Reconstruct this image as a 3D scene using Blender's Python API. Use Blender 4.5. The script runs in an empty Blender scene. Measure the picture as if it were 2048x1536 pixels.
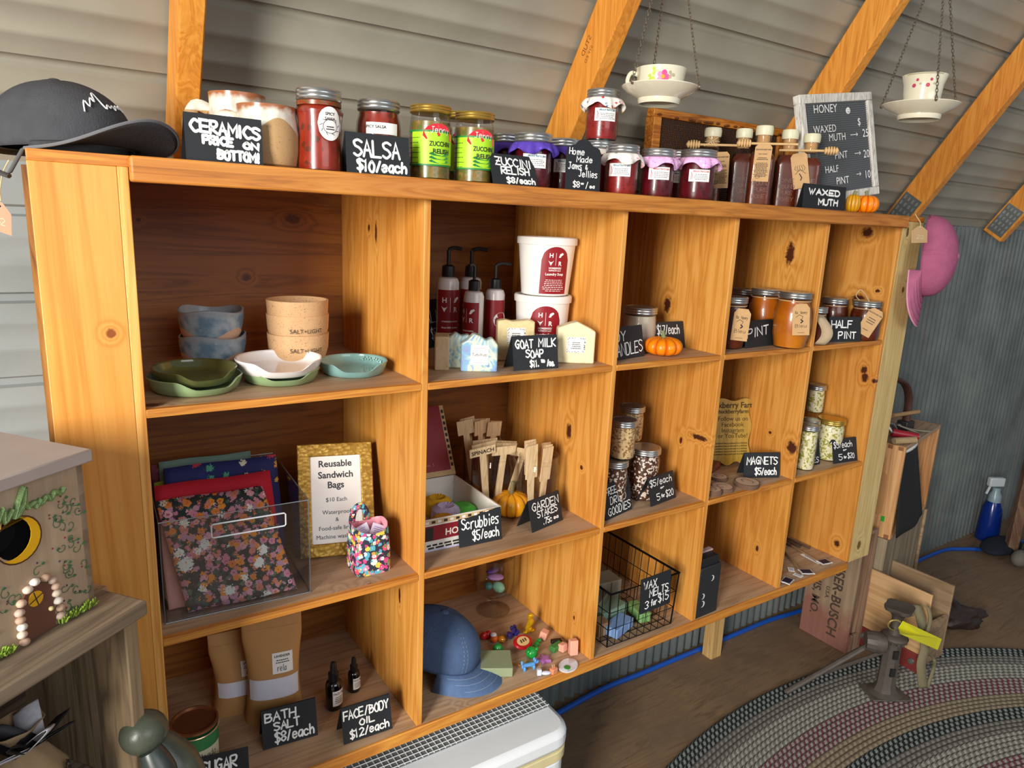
import bpy, math, random
from mathutils import Matrix, Vector
random.seed(7)
PI = math.pi
V = Vector
# ---------------------------------------------------------------- camera
CAM = V((-0.11070, -1.09519, 1.46728)); FPX = 1424.84
ROWS = ((0.8358491851527952, -0.5472021318847511, 0.043885835302425576),
        (0.08625044961292852, 0.20985606490560535, 0.9739205778521686),
        (0.542141125188798, 0.8102655483748014, -0.22260445075493512))
R_, U_, F_ = (V(r) for r in ROWS)
sc = bpy.context.scene
cam_d = bpy.data.cameras.new('camera'); cam = bpy.data.objects.new('camera', cam_d); sc.collection.objects.link(cam)
cam_d.sensor_fit = 'HORIZONTAL'; cam_d.sensor_width = 36; cam_d.lens = FPX / 2048 * 36; cam_d.clip_start = .02
cam.matrix_world = Matrix(((R_.x, U_.x, -F_.x, CAM.x), (R_.y, U_.y, -F_.y, CAM.y), (R_.z, U_.z, -F_.z, CAM.z), (0, 0, 0, 1)))
sc.camera = cam
# ---------------------------------------------------------------- world, daylight, exposure
w = bpy.data.worlds.new('sky'); sc.world = w; w.use_nodes = True
w.node_tree.nodes['Background'].inputs[0].default_value = (.84, .92, 1, 1)
w.node_tree.nodes['Background'].inputs[1].default_value = .155
def area(name, loc, tgt, sx, sy, power, col):
    l = bpy.data.lights.new(name, 'AREA'); l.shape = 'RECTANGLE'; l.size = sx; l.size_y = sy; l.energy = power; l.color = col
    o = bpy.data.objects.new(name, l); sc.collection.objects.link(o); o.location = loc
    o.rotation_euler = (V(tgt) - V(loc)).to_track_quat('-Z', 'Y').to_euler()
    return o
# open doorway of the barn, behind and to the left of the camera
area('doorway_daylight', (-2.3, -2.0, 1.75), (.6, .2, 1.0), .8, 1.5, 122, (1, .95, .87))
area('front_fill_light', (1.0, -3.9, 2.5), (1.0, .2, .8), 2.6, 1.6, 30, (.95, .97, 1))  # added fill light high behind the camera, not a doorway; lifts the shelf tops
sc.view_settings.view_transform = 'Standard'; sc.view_settings.look = 'None'; sc.view_settings.gamma = 1
sc.view_settings.use_curve_mapping = False; sc.view_settings.exposure = 0.66
# ---------------------------------------------------------------- measuring helpers (rays of the survey camera)
def ray(u, v): return R_ * ((u - 1024) / FPX) + U_ * (-(v - 768) / FPX) + F_
def P(u, v, x=None, y=None, z=None, t=None):
    d = ray(u, v)
    if x is not None: t = (x - CAM.x) / d.x
    elif y is not None: t = (y - CAM.y) / d.y
    elif z is not None: t = (z - CAM.z) / d.z
    return CAM + d * t
def px(X):
    q = V(X) - CAM; d = q.dot(F_)
    return 1024 + FPX * q.dot(R_) / d, 768 - FPX * q.dot(U_) / d, d
def XY(u, y, z):
    lo, hi = -1.5, 5
    for _ in range(50):
        m = (lo + hi) / 2
        if px((m, y, z))[0] < u: lo = m
        else: hi = m
    return V((m, y, z))
def HT(p, v, d=V((0, 0, 1))):
    lo, hi = 0, 1.5
    for _ in range(50):
        m = (lo + hi) / 2
        if px(V(p) + d * m)[1] > v: lo = m
        else: hi = m
    return m
def CTR(u, v, z, r):
    b = P(u, v, z=z); d = V((b.x - CAM.x, b.y - CAM.y, 0)).normalized()
    return b + d * r
def FACE(p, off=0): return math.atan2(CAM.x - p[0], -(CAM.y - p[1])) + math.radians(off)
Z1, Z2, ZB, ZT = 1.18347, .81847, .49309, 1.52900
# ---------------------------------------------------------------- objects
def tag(o, label=None, cat=None, group=None, kind=None):
    if label: o['label'] = label
    if cat: o['category'] = cat
    if group: o['group'] = group
    if kind: o['kind'] = kind
    return o
def thing(name, label, cat, loc=(0, 0, 0), rz=0, group=None, rot=None):
    o = bpy.data.objects.new(name, None); sc.collection.objects.link(o); o.empty_display_size = .02
    o.location = loc; o.rotation_euler = rot if rot else (0, 0, rz)
    return tag(o, label, cat, group)
def wmat(o):
    m = Matrix.LocRotScale(o.location, o.rotation_euler, o.scale)
    return wmat(o.parent) @ m if o.parent else m
def dup(root, loc, rz=None, label=None, group=None):
    def cp(o, par):
        c = o.copy(); sc.collection.objects.link(c); c.parent = par
        for ch in [k for k in bpy.data.objects if k.parent == o]: cp(ch, c)
        return c
    r = cp(root, None); r.location = loc
    if rz is not None: r.rotation_euler = (0, 0, rz)
    if label: r['label'] = label
    if group: r['group'] = group
    return r
def flat(o, xd, yd):
    o, xd, yd = V(o), V(xd).normalized(), V(yd).normalized(); n = xd.cross(yd)
    return lambda x, y, h=0: o + xd * x + yd * y + n * h
def cyl(r, zs=0, rz=0):                       # wraps a flat drawing round a can, front = -Y
    rr = r if callable(r) else (lambda z: r)
    return lambda x, y, h=0: V(((rr(y + zs) + h) * math.sin(x / rr(y + zs) + rz), -(rr(y + zs) + h) * math.cos(x / rr(y + zs) + rz), y + zs))
_G = {'A': '00 38 60|13 53', 'B': '00 08|~08 57 56 34 04|~04 54 62 40 00', 'C': '~67 38 05 03 30 61', 'D': '00 08|~08 48 64 40 00', 'E': '68 08 00 60|04 54',
 'F': '68 08 00|04 54', 'G': '~67 38 05 03 30 52|34 54 50', 'H': '00 08|60 68|04 64', 'I': '30 38', 'J': '28 68|~48 42 20 01', 'K': '00 08|68 04 60', 'L': '08 00 60',
 'M': '00 08 33 68 60', 'N': '00 08 60 68', 'O': '~38 16 03 20 50 64 56 38', 'P': '00 08|~08 58 66 44 04', 'R': '00 08|~08 58 66 44 04 60', 'S': '~67 38 07 15 44 62 30 01',
 'T': '08 68|38 30', 'U': '~08 02 30 62 68', 'V': '08 30 68', 'W': '08 20 36 40 68', 'X': '08 60|00 68', 'Y': '08 34 68|34 30', 'Z': '08 68 00 60|14 54',
 '0': '~38 16 03 20 50 64 56 38', '1': '27 38 30', '2': '~07 38 66 33 00|00 60', '3': '~07 38 66 34|~34 62 30 01', '5': '68 08 05|~05 54 62 30 01', '7': '08 68 20',
 '8': '~34 06 38 66 34 02 30 62 34', '$': '~67 38 07 15 44 62 30 01|39 3a', '/': '10 58', '!': '38 33|31 30', '.': '20 21', '&': '~60 16 38 47 03 20 63',
 '+': '34 3a|04 64', 'a': '~55 25 02 20 52|55 50', 'b': '08 00|~04 35 53 30 00', 'c': '~54 35 04 01 30 51', 'd': '~55 25 02 20 52|58 50', 'e': '~03 53 45 15 02 20 51',
 'f': '~57 38 26 20|05 45', 'h': '08 00|~03 35 53 50', 'i': '35 30|37 38', 'l': '38 30', 'm': '05 00|~03 25 32 30|~32 55 62 60', 'n': '05 00|~03 35 53 50', 'o': '~35 04 01 20 41 54 35',
 'r': '05 00|~03 35 55', 's': '~55 25 04 42 40 00', 'u': '~05 01 20 52|55 50', 'k': '08 00|55 02 50', 't': '38 30|05 55', 'J': '28 68|~48 42 20 01', 'p': '05 0a|~05 45 52 20 01', 'g': '~55 25 02 20 52|~55 5a 1a', 'y': '05 32|~55 2a 0a'}
_W = {'I': 3, 'l': 3, 'i': 3, '1': 4, '.': 3, '!': 3, ' ': 4, 'M': 7, 'W': 7.5, 'm': 7.5}
def _pt(s): return (int(s[0]), -2 if s[1] == 'a' else int(s[1]))
def glyph_lines(text):
    out = []; x = 0
    for ch in text:
        wd = _W.get(ch, 6.2)
        if ch in _G:
            for st in _G[ch].split('|'):
                sm = st[0] == '~'; pts = [_pt(q) for q in st.lstrip('~').split()]
                if ch == '$' : pts = [(a, 9 if b == 9 else (-1 if b == -2 else b)) for a, b in pts]
                if ch == '$' and len(pts) == 2: pts = [(pts[0][0], 9), (pts[0][0], -1)]
                off = -1.5 if ch in 'Iil1.!' else 0
                kx = 1.15 if ch in 'MWm' else 1
                pts = [(a * kx + off, b) for a, b in pts]
                if sm and len(pts) > 2:
                    q = []
                    for i in range(len(pts) - 1):
                        p0 = pts[max(i - 1, 0)]; p1 = pts[i]; p2 = pts[i + 1]; p3 = pts[min(i + 2, len(pts) - 1)]
                        for k in range(4):
                            t = k / 4
                            q.append(tuple(.5 * (2 * p1[j] + (p2[j] - p0[j]) * t + (2 * p0[j] - 5 * p1[j] + 4 * p2[j] - p3[j]) * t * t + (3 * p1[j] - p0[j] - 3 * p2[j] + p3[j]) * t ** 3) for j in (0, 1)))
                    pts = q + [pts[-1]]
                dx, dy, sk = random.uniform(-.25, .25), random.uniform(-.35, .35), random.uniform(-.04, .08)
                out.append([(x + a + dx + sk * b, b + dy) for a, b in pts])
        x += wd + 1.5
    return out, max(x - 1.5, 1)
_FM = {}
def font_mesh(s, bold):
    k = (s, bold)
    if k not in _FM:
        cu = bpy.data.curves.new('t', 'FONT'); cu.body = s; cu.size = 1; cu.resolution_u = 3; cu.offset = .022 if bold else 0
        ob = bpy.data.objects.new('t', cu); sc.collection.objects.link(ob)
        dg = bpy.context.evaluated_depsgraph_get(); me = bpy.data.meshes.new_from_object(ob.evaluated_get(dg))
        vs = [(v.co.x, v.co.y) for v in me.vertices]; fs = [tuple(p.vertices) for p in me.polygons]
        bpy.data.objects.remove(ob); bpy.data.meshes.remove(me); bpy.data.curves.remove(cu)
        xs = [a for a, b in vs] or [0, 1]
        _FM[k] = (vs, fs, min(xs), max(xs))
    return _FM[k]
class MB:
    def __init__(s): s.v = []; s.f = []; s.m = []; s.uv = None
    def add(s, vs, fs, mi=0, T=None):
        b = len(s.v); s.v += [(T @ V(p)) if T else V(p) for p in vs]
        s.f += [tuple(i + b for i in f) for f in fs]; s.m += [mi] * len(fs); return s
    def box(s, a, b, mi=0, T=None):
        x0, y0, z0 = a; x1, y1, z1 = b
        return s.add([(x0, y0, z0), (x1, y0, z0), (x1, y1, z0), (x0, y1, z0), (x0, y0, z1), (x1, y0, z1), (x1, y1, z1), (x0, y1, z1)],
                     [(0, 3, 2, 1), (4, 5, 6, 7), (0, 1, 5, 4), (1, 2, 6, 5), (2, 3, 7, 6), (3, 0, 4, 7)], mi, T)
    def prism(s, poly, z0, z1, mi=0, T=None, warp=None):
        n = len(poly); ar = sum(poly[i][0] * poly[(i + 1) % n][1] - poly[(i + 1) % n][0] * poly[i][1] for i in range(n))
        if ar < 0: poly = poly[::-1]
        W = warp or (lambda x, y, h=0: V((x, y, h)))
        return s.add([W(x, y, z0) for x, y in poly] + [W(x, y, z1) for x, y in poly],
                     [tuple(range(n))[::-1], tuple(range(n, 2 * n))] + [(i, (i + 1) % n, n + (i + 1) % n, n + i) for i in range(n)], mi, T)
    def lathe(s, prof, seg=32, mi=0, T=None, fn=None, cap=True):
        vs = []
        for k, (r, z) in enumerate(prof):
            for i in range(seg):
                a = 2 * PI * i / seg
                vs.append(fn(r, a, z, k) if fn else (r * math.cos(a), r * math.sin(a), z))
        fs = [(k * seg + i, k * seg + (i + 1) % seg, (k + 1) * seg + (i + 1) % seg, (k + 1) * seg + i) for k in range(len(prof) - 1) for i in range(seg)]
        if cap:
            if prof[0][0] > 1e-5: fs.append(tuple(range(seg))[::-1])
            if prof[-1][0] > 1e-5: fs.append(tuple((len(prof) - 1) * seg + i for i in range(seg)))
        return s.add(vs, fs, mi, T)
    def tube(s, path, r, seg=8, mi=0, T=None, closed=False, flat_=1):
        pts = [V(p) for p in path]; n = len(pts); vs = []; up = V((0, 0, 1)); prev = None
        for i, p in enumerate(pts):
            if closed: d = pts[(i + 1) % n] - pts[i - 1]
            else: d = pts[min(i + 1, n - 1)] - pts[max(i - 1, 0)]
            d.normalize()
            if prev is None:
                a = d.cross(up if abs(d.z) < .9 else V((1, 0, 0))).normalized()
            else:
                a = (prev - d * prev.dot(d)).normalized()
            prev = a; b = d.cross(a); rr = r[i] if isinstance(r, (list, tuple)) else r
            for k in range(seg):
                t = 2 * PI * k / seg; vs.append(p + a * (rr * math.cos(t)) + b * (rr * flat_ * math.sin(t)))
        m = n if closed else n - 1
        fs = [(i * seg + k, i * seg + (k + 1) % seg, ((i + 1) % n) * seg + (k + 1) % seg, ((i + 1) % n) * seg + k) for i in range(m) for k in range(seg)]
        if not closed: fs += [tuple(range(seg))[::-1], tuple((n - 1) * seg + k for k in range(seg))]
        return s.add(vs, fs, mi, T)
    def grid(s, fn, nu, nv, mi=0, T=None, cu=False):
        vs = [fn(i / (nu if cu else nu - 1), j / (nv - 1)) for j in range(nv) for i in range(nu)]
        fs = [(j * nu + i, j * nu + (i + 1) % nu, (j + 1) * nu + (i + 1) % nu, (j + 1) * nu + i) for j in range(nv - 1) for i in range(nu if cu else nu - 1)]
        return s.add(vs, fs, mi, T)
    def ball(s, c, r, mi=0, seg=16, T=None, n=10):
        r = r if isinstance(r, (tuple, list)) else (r, r, r); c = V(c)
        def fn(rr, a, z, k): return c + V((rr * math.cos(a) * r[0], rr * math.sin(a) * r[1], z * r[2]))
        return s.lathe([(max(math.sin(PI * k / n), 1e-6), -math.cos(PI * k / n)) for k in range(n + 1)], seg, mi, T, fn)
    def rows(s): pass
    def strokes(s, text, warp, x0, x1, y0, y1, wd=.0024, mi=0, h=.0006, slope=0):
        wd *= .82; ls, W = glyph_lines(text); q = wd * .55; x0 += q; x1 -= q; y0 += q; y1 -= q; kx = (x1 - x0) / W; ky = (y1 - y0) / 8 * .93
        for l in ls: s.line([(x0 + a * kx, y0 + b * ky + slope * a * kx) for a, b in l], warp, wd, mi, h)
        return s
    def line(s, q, warp, wd, mi=0, h=.0006):
        s.lh = getattr(s, 'lh', 0) + 1; h += (s.lh % 40) * 8e-6
        q = [p for i, p in enumerate(q) if i == 0 or math.hypot(p[0] - q[i - 1][0], p[1] - q[i - 1][1]) > wd * .12]
        if len(q) < 2: q = [q[0], (q[0][0] + wd * .01, q[0][1])]
        n = len(q); r = wd / 2; nr = []
        for i in range(n):
            ds = []
            for a, b in ((i - 1, i), (i, i + 1)):
                if a >= 0 and b < n:
                    dx, dy = q[b][0] - q[a][0], q[b][1] - q[a][1]; L = math.hypot(dx, dy) or 1; ds.append((-dy / L, dx / L))
            mx, my = sum(d[0] for d in ds), sum(d[1] for d in ds); L = math.hypot(mx, my)
            if L < .35: mx, my, k = ds[-1][0], ds[-1][1], 1
            else: mx, my = mx / L, my / L; k = min(1 / max(mx * ds[0][0] + my * ds[0][1], .5), 1.6)
            nr.append((mx * r * k, my * r * k))
        vs = []
        for p, m in zip(q, nr): vs += [warp(p[0] + m[0], p[1] + m[1], h), warp(p[0] - m[0], p[1] - m[1], h)]
        s.add(vs, [(2 * i, 2 * i + 1, 2 * i + 3, 2 * i + 2) for i in range(n - 1)], mi)
        for p, m, sg in ((q[0], nr[0], 1), (q[-1], nr[-1], -1)):
            a0 = math.atan2(m[1], m[0]); s.add([warp(p[0] + r * math.cos(a0 + sg * k * PI / 4), p[1] + r * math.sin(a0 + sg * k * PI / 4), h) for k in range(5)], [tuple(range(5)) if sg > 0 else tuple(range(5))[::-1]], mi)
        return s
    def text(s, body, warp, xc, y, size, mi=0, h=.0005, bold=False, maxw=None, align='c'):
        vs, fs, a, b = font_mesh(body, bold); k = size / .7; kx = k
        if maxw and (b - a) * k > maxw: kx = maxw / (b - a)
        ox = {'c': xc - (a + b) / 2 * kx, 'l': xc - a * kx, 'r': xc - b * kx}[align]
        return s.add([warp(ox + p[0] * kx, y + p[1] * k, h) for p in vs], fs, mi)
    def rect(s, warp, x0, y0, x1, y1, mi=0, h=.0004, n=1):
        return s.add([warp(x0 + (x1 - x0) * i / n, yy, h) for yy in (y0, y1) for i in range(n + 1)], [(i, i + 1, n + 2 + i, n + 1 + i) for i in range(n)], mi)
    def dashes(s, warp, x0, x1, y0, y1, rows, mi=0, h=.0005, fill=.5):
        dy = (y1 - y0) / rows
        for k in range(rows):
            wdt = (x1 - x0) * random.uniform(.7, 1); c = (x0 + x1) / 2; x = c - wdt / 2
            while x < c + wdt / 2:
                e = min(x + (x1 - x0) * random.uniform(.05, .14), c + wdt / 2)
                s.rect(warp, x, y0 + dy * k, e, y0 + dy * (k + fill), mi, h); x = e + (x1 - x0) * .03
        return s
    def build(s, name, mats, parent=None, world=False, bevel=0, solid=0, angle=38, sub=0, flat_=False):
        me = bpy.data.meshes.new(name)
        I = wmat(parent).inverted() if (world and parent) else None
        me.from_pydata([tuple(I @ p) if I else tuple(p) for p in s.v], [], s.f)
        for m in (mats if isinstance(mats, (list, tuple)) else [mats]): me.materials.append(m)
        me.polygons.foreach_set('material_index', s.m)
        if s.uv:
            L = me.uv_layers.new(name='u')
            for lp in me.loops: L.data[lp.index].uv = s.uv[lp.vertex_index]
        me.polygons.foreach_set('use_smooth', [not flat_] * len(s.f)); me.set_sharp_from_angle(angle=math.radians(angle)); me.update()
        o = bpy.data.objects.new(name, me); sc.collection.objects.link(o); o.parent = parent
        if solid:
            md = o.modifiers.new('solid', 'SOLIDIFY'); md.thickness = solid; md.offset = 0
        if sub:
            md = o.modifiers.new('sub', 'SUBSURF'); md.levels = md.render_levels = sub
        if bevel:
            md = o.modifiers.new('bevel', 'BEVEL'); md.width = bevel; md.segments = 2; md.limit_method = 'ANGLE'; md.angle_limit = math.radians(40)
        return o
def bxs(*bs):
    m = MB()
    for a, b in bs: m.box(a, b)
    return m
def TR(loc=(0, 0, 0), rx=0, ry=0, rz=0):
    from mathutils import Euler
    return Matrix.Translation(V(loc)) @ Euler((math.radians(rx), math.radians(ry), math.radians(rz))).to_matrix().to_4x4()
# ---------------------------------------------------------------- materials
def srgb(h):
    c = [int(h[i:i + 2], 16) / 255 for i in (0, 2, 4)]
    return tuple(x / 12.92 if x <= .04045 else ((x + .055) / 1.055) ** 2.4 for x in c) + (1,)
class NT:
    def __init__(s, name):
        s.mat = bpy.data.materials.new(name); s.mat.use_nodes = True; s.t = s.mat.node_tree; s.b = s.t.nodes['Principled BSDF']
        s.out = s.t.nodes['Material Output']; s.co = s.n('ShaderNodeTexCoord').outputs['Object']
    def n(s, ty, ins=None, **kw):
        x = s.t.nodes.new(ty)
        for k, v in kw.items(): setattr(x, k, v)
        for k, v in (ins or {}).items(): s.set(x.inputs[k], v)
        return x
    def set(s, i, v):
        if hasattr(v, 'links') or isinstance(v, bpy.types.NodeSocket): s.t.links.new(v, i)
        else: i.default_value = v
    def vm(s, op, a, b=(0, 0, 0)): 
        x = s.n('ShaderNodeVectorMath', {0: a, 1: b}, operation=op); return x.outputs['Value' if op in ('LENGTH', 'DOT_PRODUCT', 'DISTANCE') else 'Vector']
    def ma(s, op, a, b=0, c=0): return s.n('ShaderNodeMath', {0: a, 1: b, 2: c}, operation=op).outputs[0]
    def noise(s, co, scale, detail=3, rough=.55, dist=0): return s.n('ShaderNodeTexNoise', {'Vector': co, 'Scale': scale, 'Detail': detail, 'Roughness': rough, 'Distortion': dist}).outputs['Fac']
    def ramp(s, f, stops, const=False):
        x = s.n('ShaderNodeValToRGB', {'Fac': f}); cr = x.color_ramp
        if const: cr.interpolation = 'CONSTANT'
        while len(cr.elements) < len(stops): cr.elements.new(.5)
        for e, (p, c) in zip(cr.elements, stops): e.position = p; e.color = c if not isinstance(c, str) else srgb(c)
        return x.outputs['Color']
    def mix(s, f, a, b, mode='MIX'):
        x = s.n('ShaderNodeMix', data_type='RGBA', blend_type=mode)
        s.set(x.inputs[0], f); s.set(x.inputs[6], a if not isinstance(a, str) else srgb(a)); s.set(x.inputs[7], b if not isinstance(b, str) else srgb(b)); return x.outputs[2]
    def mr(s, v, a, b, c=0, d=1): return s.n('ShaderNodeMapRange', {0: v, 1: a, 2: b, 3: c, 4: d}).outputs[0]
    def bump(s, h, st=.3, d=.002):
        s.set(s.b.inputs['Normal'], s.n('ShaderNodeBump', {'Height': h, 'Strength': st, 'Distance': d}).outputs[0])
    def fin(s, col=None, rough=.5, metal=0, spec=None, coat=0, sss=0):
        if col is not None: s.set(s.b.inputs['Base Color'], srgb(col) if isinstance(col, str) else col)
        s.set(s.b.inputs['Roughness'], rough); s.b.inputs['Metallic'].default_value = metal; s.b.inputs['Coat Weight'].default_value = coat
        if spec is not None: s.b.inputs['Specular IOR Level'].default_value = spec
        return s.mat
_MC = {}
def mat(col, rough=.5, metal=0, var=.12, vs=30, bump=0, bs=300, coat=0, spec=None):
    k = (col, rough, metal, var, vs, bump, bs, coat, spec)
    if k in _MC: return _MC[k]
    t = NT('m_' + col); c = srgb(col)
    if var:
        f = t.noise(t.co, vs, 4)
        c = t.mix(f, tuple(x * (1 - var) for x in c[:3]) + (1,), tuple(min(x * (1 + var), 1) for x in c[:3]) + (1,))
    if bump: t.bump(t.noise(t.co, bs, 3), bump)
    _MC[k] = t.fin(c, rough, metal, spec, coat); return _MC[k]
def wood(name, dark, mid, light, axis='x', k=22, rough=.5, knots=(), coat=0, fine=1, off=(0, 0, 0), stretch=.06, kcol='4a1f0c'):
    t = NT(name); s = [k, k, k]; s['xyz'.index(axis)] = k * stretch
    base = t.vm('ADD', t.co, off)
    co = base; kn = None; warp = None
    for (x, y, z, rx, ry, rz) in knots:
        d = t.vm('LENGTH', t.vm('DIVIDE', t.vm('SUBTRACT', base, (x, y, z)), (rx, ry, rz)))
        g = t.mr(d, 3.2, 0.4); w_ = t.ma('MULTIPLY', g, g)
        warp = w_ if warp is None else t.ma('MAXIMUM', warp, w_)
        nd = t.ma('ADD', d, t.mr(t.noise(base, 130, 2), 0, 1, -.45, .45)); m = t.mr(nd, 1.0, .6)
        kn = m if kn is None else t.ma('MAXIMUM', kn, m)
    v = t.vm('MULTIPLY', co, tuple(s)); n1 = t.noise(v, 1, 4, .55, 1.2)
    if warp is not None: n1 = t.ma('ADD', n1, t.ma('MULTIPLY', warp, .55))
    bands = t.ma('FRACT', t.ma('MULTIPLY', n1, 5))
    ring = t.ma('ABSOLUTE', t.ma('SUBTRACT', bands, .5))
    s2 = [260, 260, 260]; s2['xyz'.index(axis)] = 7
    n2 = t.noise(t.vm('MULTIPLY', co, tuple(s2)), 1, 3, .6)
    f = t.ma('ADD', t.ma('MULTIPLY', ring, 1.1), t.ma('MULTIPLY', n2, .45 * fine))
    c = t.ramp(f, [(.1, dark), (.42, mid), (.8, light)])
    c = t.mix(t.mr(t.noise(base, 3.2, 2), .35, .75), c, t.mix(.35, c, mid, 'MULTIPLY'))
    if kn is not None: c = t.mix(kn, c, kcol)
    t.bump(n2, .15, .001)
    return t.fin(c, rough, coat=coat)
def glass(name='clear glass', tint=(1, 1, 1, 1), gloss=.05, rough=.02, base=0.04, edge=.62):
    t = NT(name); lw = t.n('ShaderNodeLayerWeight', {'Blend': .35}); fc = lw.outputs['Facing']; f2 = t.ma('MULTIPLY', fc, fc)
    tr = t.n('ShaderNodeBsdfTransparent', {0: t.mix(f2, tint, tuple(x * edge for x in tint[:3]) + (1,))}); gl = t.n('ShaderNodeBsdfGlossy', {'Roughness': rough})
    mx = t.n('ShaderNodeMixShader', {0: t.mr(f2, 0, 1, base, .6), 1: tr.outputs[0], 2: gl.outputs[0]}); t.t.links.new(mx.outputs[0], t.out.inputs[0]); return t.mat
def floral(name, ground, layers, rough=.8, wv=0):
    t = NT(name); c = t.mix(t.noise(t.co, 160, 2), ground, ground); wob = t.n('ShaderNodeTexNoise', {'Vector': t.co, 'Scale': 300.0}).outputs['Color']
    for i, (scale, size, cols, eye) in enumerate(layers):
        co = t.vm('ADD', t.vm('ADD', t.co, (i * .137, i * .091, i * .053)), t.vm('MULTIPLY', t.vm('SUBTRACT', wob, (.5, .5, .5)), (.6 / scale,) * 3))
        vo = t.n('ShaderNodeTexVoronoi', {'Vector': co, 'Scale': scale}); d = vo.outputs['Distance']
        r = t.n('ShaderNodeSeparateColor', {0: vo.outputs['Color']})
        col = t.ramp(r.outputs[0], [(k / len(cols), q) for k, q in enumerate(cols)], True)
        c = t.mix(t.ma('LESS_THAN', d, t.ma('MULTIPLY', size, t.mr(r.outputs[1], 0, 1, .55, 1.15))), c, col)
        if eye: c = t.mix(t.ma('LESS_THAN', d, size * .27), c, eye)
    return t.fin(c, rough)
# ================================================================ the room
PINE = wood('stained pine upright', '8a4a12', 'c9812f', 'e0a04c', 'z', 26)
def structure(o, label=None): o['kind'] = 'structure'; o['label'] = label or o.name; return o
tf = NT('plywood floor')
v = t_ = tf.vm('MULTIPLY', tf.co, (5, 42, 42)); n1 = tf.noise(v, .55, 5, .6, 2.2); n2 = tf.noise(tf.co, 5, 5, .65)
c = tf.ramp(tf.ma('FRACT', tf.ma('MULTIPLY', n1, 3)), [(.0, '685039'), (.45, '8d7254'), (1, '7a5f45')])
c = tf.mix(tf.mr(n2, .35, .7), c, '705c49'); c = tf.mix(tf.mr(tf.noise(tf.co, 26, 2), .72, .8), c, '45311f')
FLOOR = tf.fin(c, .62)
structure(MB().box((-2.2, -3.2, -.03), (4.6, .5, 0)).build('floor', FLOOR), 'worn brown plywood barn floor')
def sheet_metal(name, a, b, rust=0):
    t = NT(name); c = t.mix(t.mr(t.noise(t.co, 6, 4), .3, .7), a, b)
    if rust: c = t.mix(t.mr(t.noise(t.vm('MULTIPLY', t.co, (30, 30, 2)), 1, 4), .62, .75, 0, rust), c, '7a5a45')
    return t.fin(c, .42, .0, .5)
ROOF = sheet_metal('painted beige roof sheet', '8d887a', '9a9586'); WALLL = sheet_metal('painted pale grey wall sheet', '808a8d', '8d9699')
CORR = sheet_metal('galvanized corrugated sheet', '565d5d', '6f7674', .5)
YW, ZW, SL = .425, 1.53, 1.55
prof = []
L_ = math.hypot(1, SL); u = (0, -1 / L_, SL / L_); nn = (0, SL / L_, 1 / L_)          # along the slope, outward
def rib_profile(length, pitch=.146, off=.02):
    pts = [(0, 0)]; s = off
    while s < length:
        for a, d in ((0, 0), (.004, .011), (.016, .011), (.02, 0), (.046, 0), (.05, -.0022), (.058, -.0022), (.062, 0), (.094, 0), (.098, -.0022), (.106, -.0022), (.11, 0)):
            pts.append((s + a, d))
        s += pitch
    return pts
def extr(pr, mp, x0, x1):
    m = MB(); vs = [mp(x, s, d) for s, d in pr for x in (x0, x1)]
    m.add(vs, [(2 * i, 2 * i + 1, 2 * i + 3, 2 * i + 2) for i in range(len(pr) - 1)]); return m
structure(extr(rib_profile(3.3), lambda x, s, d: V((x, YW + u[1] * s + nn[1] * d, ZW + u[2] * s + nn[2] * d)), -2.2, 4.6).build('ceiling', ROOF, flat_=True), 'sloping beige ribbed metal roof sheets')
wl = [(s, d) for s, d in rib_profile(1.5, .15, .012)]
structure(extr([(ZW, 0)] + [(ZW - .06 - s, d * .9) for s, d in wl if s < 1.46] + [(0, 0)], lambda x, s, d: V((x, YW + d, s)), -2.2, .3).build('wall_left', WALLL, flat_=True), 'pale grey wall of horizontal ribbed metal siding')
n = 560; m = MB(); x0, x1 = .3, 4.6
pr = [(x0 + (x1 - x0) * i / n, .009 * math.cos(2 * PI * (x1 - x0) * i / n / .038)) for i in range(n + 1)]
m.add([V((x, YW + .008 + d, z)) for x, d in pr for z in (0, ZW + .005)], [(2 * i, 2 * i + 2, 2 * i + 3, 2 * i + 1) for i in range(n)])
structure(m.build('wall_back', CORR, angle=80), 'grey corrugated metal knee wall behind the shelves')
RAFT = wood('orange rafter lumber', 'c07a28', 'd98f34', 'e4a044', 'z', 30, .5, off=(.3, .1, 0), stretch=.08,
            knots=[(1.69, .16, 2.06, .03, .012, .02), (1.7, .02, 1.98, .02, .012, .02), (1.705, .0, 2.05, .03, .01, .018), (.9, .1, 1.86, .02, .008, .012)])
PLATE = mat('8f9698', .35, .8, .2, 120)
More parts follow.
